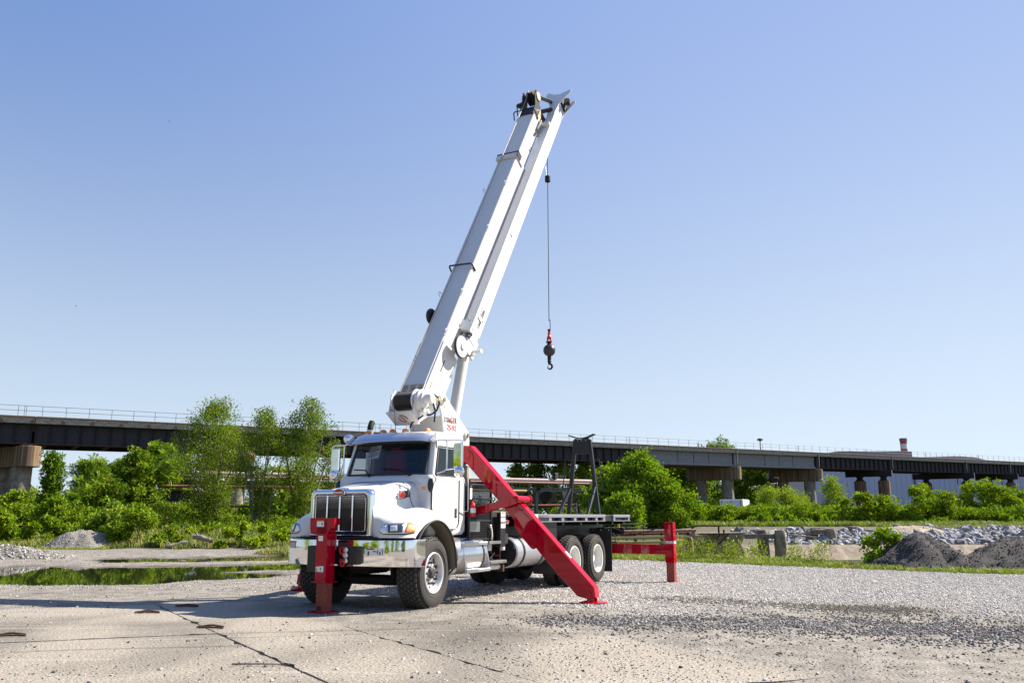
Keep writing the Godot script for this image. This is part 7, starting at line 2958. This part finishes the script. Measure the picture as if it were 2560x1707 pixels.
	for k in stems:
		var c: Vector3 = centres[int((k + 0.5) * lumps / stems) % lumps] if stems > 1 else Vector3(0, tall * 0.85, 0)
		if kind == "loose":
			c = Vector3(lerpf(-0.40, 0.40, k / 4.0) * wide + r.randf_range(-0.1, 0.1), tall * r.randf_range(0.62, 0.86), r.randf_range(-0.3, 0.3) * wide)
		var foot := Vector3(r.randf_range(-0.08, 0.08), 0, r.randf_range(-0.08, 0.08)) * wide * (1.0 if stems > 1 else 0.0)
		var mid := foot.lerp(c, 0.45) + Vector3(r.randf_range(-0.05, 0.05) * wide, tall * 0.07, r.randf_range(-0.05, 0.05) * wide)
		var path := []
		for j in 9:
			var t := j / 8.0
			path.append(foot.lerp(mid, t).lerp(mid.lerp(c, t), t) + Vector3(r.randf_range(-1, 1), 0, r.randf_range(-1, 1)) * thick * 0.6)
		var rad := []
		for j in 9:
			rad.append(thick * lerpf(1.0, 0.25, j / 8.0))
		s.tube(path, rad, 6)
		if kind == "loose" or kind == "umbrella":
			for j in (9 if kind == "loose" else 5):
				var near: Vector3 = centres[r.randi() % lumps]
				var start: Vector3 = path[clampi(int(lerpf(2, 7, r.randf())), 0, 8)]
				if start.distance_to(near) < wide * 0.5 and near.y > start.y - 0.1:
					s.tube([start, start.lerp(near, 0.5) + Vector3(0, 0.08, 0), near], [thick * 0.45, thick * 0.3, thick * 0.12], 5)
	obj("trunk" if called == "tree" else "stems", s, m.bark_pale if kind == "loose" else m.bark, o)


func tuft() -> Mesh:
	var r := RandomNumberGenerator.new()
	r.seed = 99
	var s := Shape.new()
	for k in 13:
		var a := r.randf() * TAU
		var lean := Vector3(cos(a), 0, sin(a)) * r.randf_range(0.15, 0.7)
		var foot := Vector3(r.randfn() * 0.25, 0, r.randfn() * 0.25)
		var h := r.randf_range(0.5, 1.0)
		var w := Vector3(-sin(a), 0, cos(a)) * 0.05
		var mid := foot + lean * 0.35 + Vector3(0, h * 0.6, 0)
		s.tri(foot - w, foot + w, mid + w * 0.8)
		s.tri(foot - w, mid + w * 0.8, mid - w * 0.8)
		s.tri(mid - w * 0.8, mid + w * 0.8, foot + lean + Vector3(0, h, 0))
	return s.mesh()


func plants() -> void:
	var list := [
		["conifer", -27.4, 50.0, 0.86, 5.23, 2.1, "narrow dark green tree rising to a point left of the sky gap"],
		["bush", -27.8, 47.0, 0.25, 2.85, 2.7, "yellow-green bush mass below the leftmost viaduct pier"],
		["bush", -24.7, 41.0, -0.11, 1.96, 2.1, "low pale green bush at the left edge of the picture"],
		["bush", -23.9, 43.0, -0.18, 1.43, 2.2, "low feathery bush left of the grey gravel heap"],
		["bush", -24.5, 46.0, 0.38, 2.50, 2.4, "rounded glossy bush in front of the pointed tree"],
		["sumac", -26.6, 53.0, 0.47, 4.90, 2.8, "sumac bush with drooping feathery leaves right of the pointed tree"],
		["bush", -24.1, 50.0, 0.29, 3.64, 2.5, "mid green bush under the sumac fronds"],
		["sumac", -26.0, 56.0, 0.67, 5.05, 2.8, "sumac thicket with long fronds against the sky left of the dark vine tree"],
		["dark", -24.5, 55.0, 0.43, 5.87, 2.6, "dark vine covered tree leaning over the left end of the whitish pipe"],
		["sumac", -23.9, 57.0, 3.56, 6.03, 2.7, "leafy spray reaching across the dark girder above the pipe end"],
		["poplar", -19.9, 42.5, -0.03, 2.22, 2.0, "bright poplar-like bush with glinting leaves right of the gravel heap"],
		["bush", -18.2, 41.5, -0.12, 1.97, 2.5, "wide yellow-green bush in front of the bent yellow pipe"],
		["bush", -20.6, 42.0, -0.14, 1.24, 1.8, "dark low bush behind the grey gravel heap"],
		["bush", -16.4, 41.0, -0.11, 0.90, 1.5, "low scrub left of the split driftwood log"],
		["dark", -24.6, 64.0, 0.56, 2.18, 3.3, "shaded undergrowth below the dark rack beam"],
		["dark", -22.8, 67.0, 0.58, 2.31, 3.8, "shaded undergrowth right of the rack post"],
		["dark", -20.2, 68.0, 0.57, 2.55, 3.8, "dark undergrowth under the low rusty pipe"],
		["dark", -16.8, 66.0, 0.23, 2.82, 3.4, "dark undergrowth beside the truck fender"],
		["loose", -18.9, 53.0, 0.83, 8.85, 5.3, "airy pale-stemmed tree with many trunks in front of the viaduct"],
		["loose", -15.2, 51.0, 0.62, 8.07, 3.3, "thin dark-stemmed tree leaning right between the two airy pale trees"],
		["loose", -12.8, 52.0, 0.48, 8.76, 3.8, "slim airy tree with upright pale stems beside the truck mirror"],
		["loose", -12.7, 60.0, 1.17, 6.79, 2.0, "small leafy tree showing through the truck mirror frame"],
		["bright", -12.5, 40.0, -0.07, 1.15, 2.5, "bright yellow-green low bush below the airy trees"],
		["bright", -11.4, 42.0, -0.03, 0.81, 1.6, "small bright bush beside the right front wheel"],
		["bright", -16.6, 46.0, -0.04, 0.84, 1.9, "bright weedy bush behind the split driftwood log"],
		["far", -46.5, 118.0, 6.69, 10.20, 5.1, "sunlit tree beyond the viaduct left of its second pier"],
		["far", -33.7, 122.0, 5.72, 8.59, 7.0, "sunlit tree beyond the viaduct right of its second pier"],
		["far", -73.4, 125.0, 2.92, 7.59, 5.4, "hazy tree seen beyond the leftmost pier column"],
		["far", -62.8, 125.0, 3.21, 8.47, 3.6, "hazy tree right of the leftmost pier column"],
		["far", 0.6, 128.0, 5.04, 9.55, 4.9, "sunlit tree beyond the viaduct left of the flood light"],
		["far", 4.0, 130.0, 5.10, 9.98, 5.6, "sunlit tree beyond the viaduct behind the flood light"],
		["far", 7.5, 126.0, 4.69, 9.60, 5.4, "sunlit tree beyond the viaduct left of the boom rest"],
		["far", 11.3, 128.0, 4.44, 9.85, 5.5, "sunlit tree beyond the viaduct framed by the boom rest"],
		["bush", 5.5, 84.0, 0.30, 2.31, 4.3, "low green bush seen through the rack frame behind the deck"],
		["big", 6.2, 52.0, 0.67, 4.47, 3.0, "leafy bush right of the boom rest leg"],
		["big", 7.9, 51.0, 0.62, 5.18, 3.2, "tallest bush with a leafy tip reaching the pale girder"],
		["big", 9.2, 50.0, 0.56, 3.41, 2.9, "broad rounded bush right of the tallest bush"],
		["big", 6.1, 47.0, 0.57, 2.63, 2.5, "darker lower bush behind the rear outrigger beam"],
		["tall", 29.4, 150.0, 0.81, 12.37, 7.9, "tall dark tree beyond the viaduct left of the first pale pier"],
		["tall", 35.6, 160.0, 0.77, 14.39, 6.1, "tall tree showing between the columns of the first pale pier"],
		["tall", 42.0, 172.0, 1.51, 16.84, 9.9, "tallest tree with its top showing above the viaduct deck"],
		["tall", 45.4, 160.0, 1.50, 11.35, 7.6, "tree beyond the viaduct right of the first pale pier"],
		["bush", 11.5, 56.0, 0.54, 2.27, 2.6, "green bush below the first pale pier"],
		["bush", 12.7, 55.0, 0.48, 2.15, 2.3, "rounded bush left of the white trailer"],
		["bush", 14.0, 54.0, 0.45, 1.69, 2.5, "bush in front of the white trailer"],
		["mid", 24.8, 82.0, 0.70, 4.31, 2.7, "soft green young tree beside the thin lamp pole"],
		["mid", 26.0, 80.0, 0.72, 3.98, 3.0, "soft green young tree left of the tall pale column"],
		["mid", 28.6, 84.0, 0.61, 3.60, 2.8, "small soft tree touching the tall pale column"],
		["bush", 15.3, 53.0, 0.42, 1.56, 2.5, "dark hollow bush behind the concrete stumps"],
		["bush", 17.0, 53.0, 0.42, 1.49, 2.2, "dark rounded bush right of the concrete stumps"],
		["bush", 18.7, 53.0, 0.51, 1.63, 2.5, "low bush below the tall pale column"],
		["bush", 20.2, 53.0, 0.56, 1.44, 2.0, "low bush above the squat concrete block"],
		["willow", 37.9, 100.0, 1.01, 5.98, 3.0, "pale green slender tree in front of the dark mill wall"],
		["umbrella", 22.7, 54.0, 0.64, 2.89, 3.3, "umbrella-shaped bushy tree with visible trunk under the steel bents"],
		["bush", 24.4, 54.0, 0.64, 1.56, 2.3, "bush filling the gap between the umbrella tree and its right neighbour"],
		["umbrella", 26.7, 55.0, 0.68, 3.43, 3.7, "spreading tree with forked trunk before the pale blue mill wall"],
		["bush", 29.2, 56.0, 0.72, 1.83, 2.4, "low bush below the rail signal"],
		["umbrella", 31.7, 57.0, 0.79, 3.82, 3.5, "large bushy tree near the right edge of the picture"],
		["bush", 34.2, 58.0, 0.85, 3.27, 3.3, "dense bush at the right edge of the picture"],
		["bush", 29.5, 54.0, 0.79, 1.56, 2.8, "low bright bush at the foot of the right-hand bushy tree"],
		["bush", 26.7, 53.0, 0.71, 1.32, 1.7, "small low bush beside the dark post"],
		["bush", 30.7, 53.0, 0.85, 1.49, 2.2, "low scrub at the foot of the dense right-edge bush"],
		["vine", 11.9, 27.4, 0.22, 0.92, 1.2, "bright broad-leaved weed bush growing on the left slope of the dark gravel pile"],
		["weed", 6.8, 30.5, -0.13, 0.66, 0.9, "tall thin weeds right of the low pipe rack"],
		["weed", 6.0, 30.8, -0.12, 0.58, 0.9, "tall weeds beside the rear outrigger jack"],
		["weed", 9.1, 32.0, -0.15, 0.52, 0.8, "scrubby growth between the concrete stumps"],
		["weed", 9.7, 29.0, -0.14, 0.43, 0.7, "pale weeds before the sand coloured wall"],
		["weed", 10.3, 28.4, -0.13, 0.49, 0.7, "spindly weed clump right of the concrete stumps"],
		["weed", 7.7, 30.0, -0.13, 0.46, 0.8, "weed clump before the broken abutment"],
	]
	for k in list.size():
		var q: Array = list[k]
		plant(q[0], q[1], q[2], q[3], q[4], q[5] * (1.3 if q[0] in ["bush", "bright", "poplar", "umbrella", "dark", "sumac", "big", "tall"] else 1.1), q[6], k + 1)

	# grass and weeds nobody could count
	rng.seed = 88
	var t := tuft()
	var places := []
	var tints := []
	var put := func(x: float, z: float, size: float, c: Color) -> void:
		places.append(Transform3D(Basis(Vector3.UP, R(0, TAU)).scaled(Vector3(size * R(0.8, 1.3), size, size * R(0.8, 1.3))), V(x, height(x, z) - 0.01, z)))
		var v := R(0.7, 1.3)
		tints.append(Color(c.r * v * R(0.85, 1.25), c.g * v, c.b * v))
	var lush := Color(0.22, 0.29, 0.025)
	var dry := Color(0.32, 0.29, 0.08)
	for k in 14000:
		var e := R(-0.15, 6.5)
		var l := R(-6.0, 13.5)
		var x := 3.67 + 0.76 * l + 0.647 * e
		var z := 31.8 - 0.647 * l + 0.76 * e
		if e < 0.15 and rng.randf() < 0.6:
			continue
		if x > 11.0 and e > 0.9 and rng.randf() < 0.85:
			continue
		put.call(x, z, R(0.07, 0.20) * (1.0 + 0.8 * smoothstep(0.5, 2.0, e) * (1.0 if x < 10.0 else 0.2)), lush if rng.randf() < 0.85 else dry)
	for k in 9000:
		var z := R(38.8, 48.0)
		var x := R(-0.64 * z, -2.0)
		if Vector2((x + 20.35) / 1.8, (z - 40.5) / 1.4).length() < 1.0:
			continue
		if z < 39.8 + clampf((x + 10.0) * 0.45, 0.0, 3.5) * 0.2 + noise.get_noise_2d(x * 4.0, z * 4.0) * 1.6:
			continue
		put.call(x, z, R(0.12, 0.38), Color(0.13, 0.185, 0.03) if rng.randf() < 0.65 else dry)
	for k in 3000:
		var z := R(34.5, 41.0)
		var x := R(-10.5, -3.0)
		put.call(x, z, R(0.10, 0.25), Color(0.22, 0.23, 0.07))
	for k in 9000:
		var z := R(50.5, 62.0)
		var x := R(2.0, 0.66 * z)
		put.call(x, z, R(0.15, 0.4), lush if rng.randf() < 0.7 else Color(0.19, 0.22, 0.06))
	for k in 2500:
		var x := R(22.0, 32.0)
		var z := R(47.5, 52.0)
		put.call(x, z, R(0.12, 0.26), Color(0.22, 0.24, 0.08))
	for k in 260:
		var q := soil_band[1].lerp(soil_band[3], rng.randf())
		put.call(q.x + rng.randfn(0, 0.12), q.y + 0.30 + rng.randfn(0, 0.10), R(0.02, 0.045), Color(0.14, 0.15, 0.03))
	for k in 400:
		var x := R(-22.5, -18.4)
		put.call(x, 39.0 + rng.randfn(0, 0.15), R(0.05, 0.14), lush)
	scatter("grass", t, m.grass, places, tints)

	# thicket between and behind the single bushes
	places = []
	tints = []
	for k in 26000:
		var left := rng.randf() < 0.4
		var z := R(46.0, 60.0) if left else R(53.5, 66.0)
		var x := R(-0.66 * z, -7.0) if left else R(5.5, 0.66 * z)
		if left and Vector2((x + 15.0) / 8.0, (z - 50.0) / 7.0).length() < 1.0 and rng.randf() < 0.75:
			continue
		var lump := 0.5 + 0.5 * noise.get_noise_2d(x * 3.2 + 500.0, z * 3.2)
		var tall := (0.45 + 1.25 * lump) if not left else (0.5 + 1.9 * lump) * lerpf(0.95, 0.30, smoothstep(-23.0, -18.0, x))
		var y := tall * sqrt(rng.randf())
		var size := R(0.10, 0.2)
		var up := Vector3(rng.randfn(), 1.6, rng.randfn()).normalized()
		var side := up.cross(Vector3(rng.randfn(), rng.randfn(), rng.randfn())).normalized()
		places.append(Transform3D(Basis(side, up, side.cross(up)).scaled(Vector3.ONE * size), V(x, height(x, z) + y, z)))
		var v := R(0.55, 1.2)
		tints.append(Color(0.18 * v * R(0.8, 1.25), 0.265 * v, 0.018 * v))
	scatter("undergrowth", sprig("broad"), m.leaf, places, tints)

	# trees on the near side of the yard, behind the viewer: the bumper mirrors them
	var behind := [[-34.0, -22.0, 9.0, 9.0, "leftmost"], [-26.0, -30.0, 11.0, 9.0, "second"], [-17.0, -33.0, 9.5, 8.0, "third"], [-8.0, -36.0, 12.0, 10.0, "fourth"], [2.0, -38.0, 10.0, 9.0, "fifth"], [-40.0, -10.0, 10.0, 9.0, "farthest left"], [-47.0, -1.0, 11.0, 10.0, "sixth"], [-50.0, 10.0, 9.0, 9.0, "last"]]
	for k in behind.size():
		var q: Array = behind[k]
		plant("big", q[0], q[1], 0.0, q[2], q[3], "%s tree behind the viewer, mirrored in the chrome bumper" % q[4], 300 + k)

	var beside := [[-15.0, 2.0, 2.6, 3.2, "first"], [-13.5, 6.0, 2.2, 2.8, "second"], [-17.0, -3.0, 3.4, 3.6, "third"], [-18.0, 8.5, 3.0, 3.4, "fourth"], [-12.5, -6.0, 2.4, 3.0, "fifth"], [-20.0, 3.0, 4.0, 4.0, "sixth"]]
	for k in beside.size():
		var q: Array = beside[k]
		plant("bright", q[0], q[1], 0.0, q[2], q[3], "%s sunlit bush beyond the left of the frame, mirrored in the chrome bumper" % q[4], 320 + k)

	# the wood that closes the view far off
	places = []
	tints = []
	for k in 5200:
		var a := R(-0.75, 0.75)
		var d := R(300.0, 420.0)
		var x := sin(a) * d
		var z := cos(a) * d
		var tall := 8.0 + 3.5 * noise.get_noise_1d(a * 260.0)
		var y := tall * sqrt(rng.randf()) - 1.0
		var size := R(0.9, 1.8)
		places.append(Transform3D(Basis.from_euler(Vector3(R(0, 6), R(0, 6), R(0, 6))).scaled(Vector3.ONE * size), V(x, y, z)))
		var v := R(0.7, 1.2)
		tints.append(Color(0.08 * v, 0.12 * v, 0.035 * v))
	scatter("far_woods", sprig("tiny"), m.leaf, places, tints)


# ------------------------------------------------------------------ small things on the ground
func litter() -> void:
	rng.seed = 123
	for q in [[-6.05, 10.5, 0.2, "rusty bent bar lying on the slab at the far left edge"], [-3.9, 11.25, -0.1, "rusty bent bar lying beside the diagonal slab joint"], [-5.45, 12.95, 0.1, "flat rusty iron piece lying on the slab below the long boom shadow"], [-5.2, 13.85, 0.0, "dark iron loop lying inside the long boom shadow"]]:
		var o := thing("rusty_bar", q[3], "scrap iron", V(q[0], 0.004, q[1]), q[2])
		var s := Shape.new()
		s.tube([Vector3(-0.16, 0.012, 0.03), Vector3(-0.02, 0.03, 0.0), Vector3(0.04, 0.035, 0.0), Vector3(0.18, 0.012, -0.02)], 0.013, 6)
		obj("bar", s, m.rust_brown, o)
		s = Shape.new()
		s.tube([Vector3(-0.10, 0.012, 0.09), Vector3(0.0, 0.02, 0.07), Vector3(0.22, 0.012, 0.09)], 0.012, 6)
		obj("bar", s, m.rust_brown, o)
	var st := thing("stick", "thin dark straight stick lying on the front slab", "stick", V(-2.45, 0.012, 8.5), -0.02)
	var s := Shape.new()
	s.tube([Vector3(-0.26, 0, 0), Vector3(0.0, 0.004, 0.006), Vector3(0.26, 0, 0)], [0.008, 0.007, 0.004], 6)
	obj("twig", s, m.bark, st)
	for q in [[Vector3(-26.78, 31.6, -60), 0.3, "tiny dark bird high in the sky at the upper left"], [Vector3(-27.04, 14.17, -50), -0.4, "tiny dark bird lower in the sky near the left edge"]]:
		var b := thing("bird", q[2], "bird", q[0], q[1])
		s = Shape.new()
		s.ball(Vector3.ZERO, Vector3(0.045, 0.022, 0.022), 8, 6)
		for side in [1.0, -1.0]:
			s.tri(Vector3(0.02, 0.0, 0.01 * side), Vector3(-0.03, 0.0, 0.01 * side), Vector3(-0.03, 0.03, 0.11 * side))
		s.tri(Vector3(-0.04, 0, 0), Vector3(-0.085, 0, 0.02), Vector3(-0.085, 0, -0.02))
		obj("body", s, m.steel_black, b)
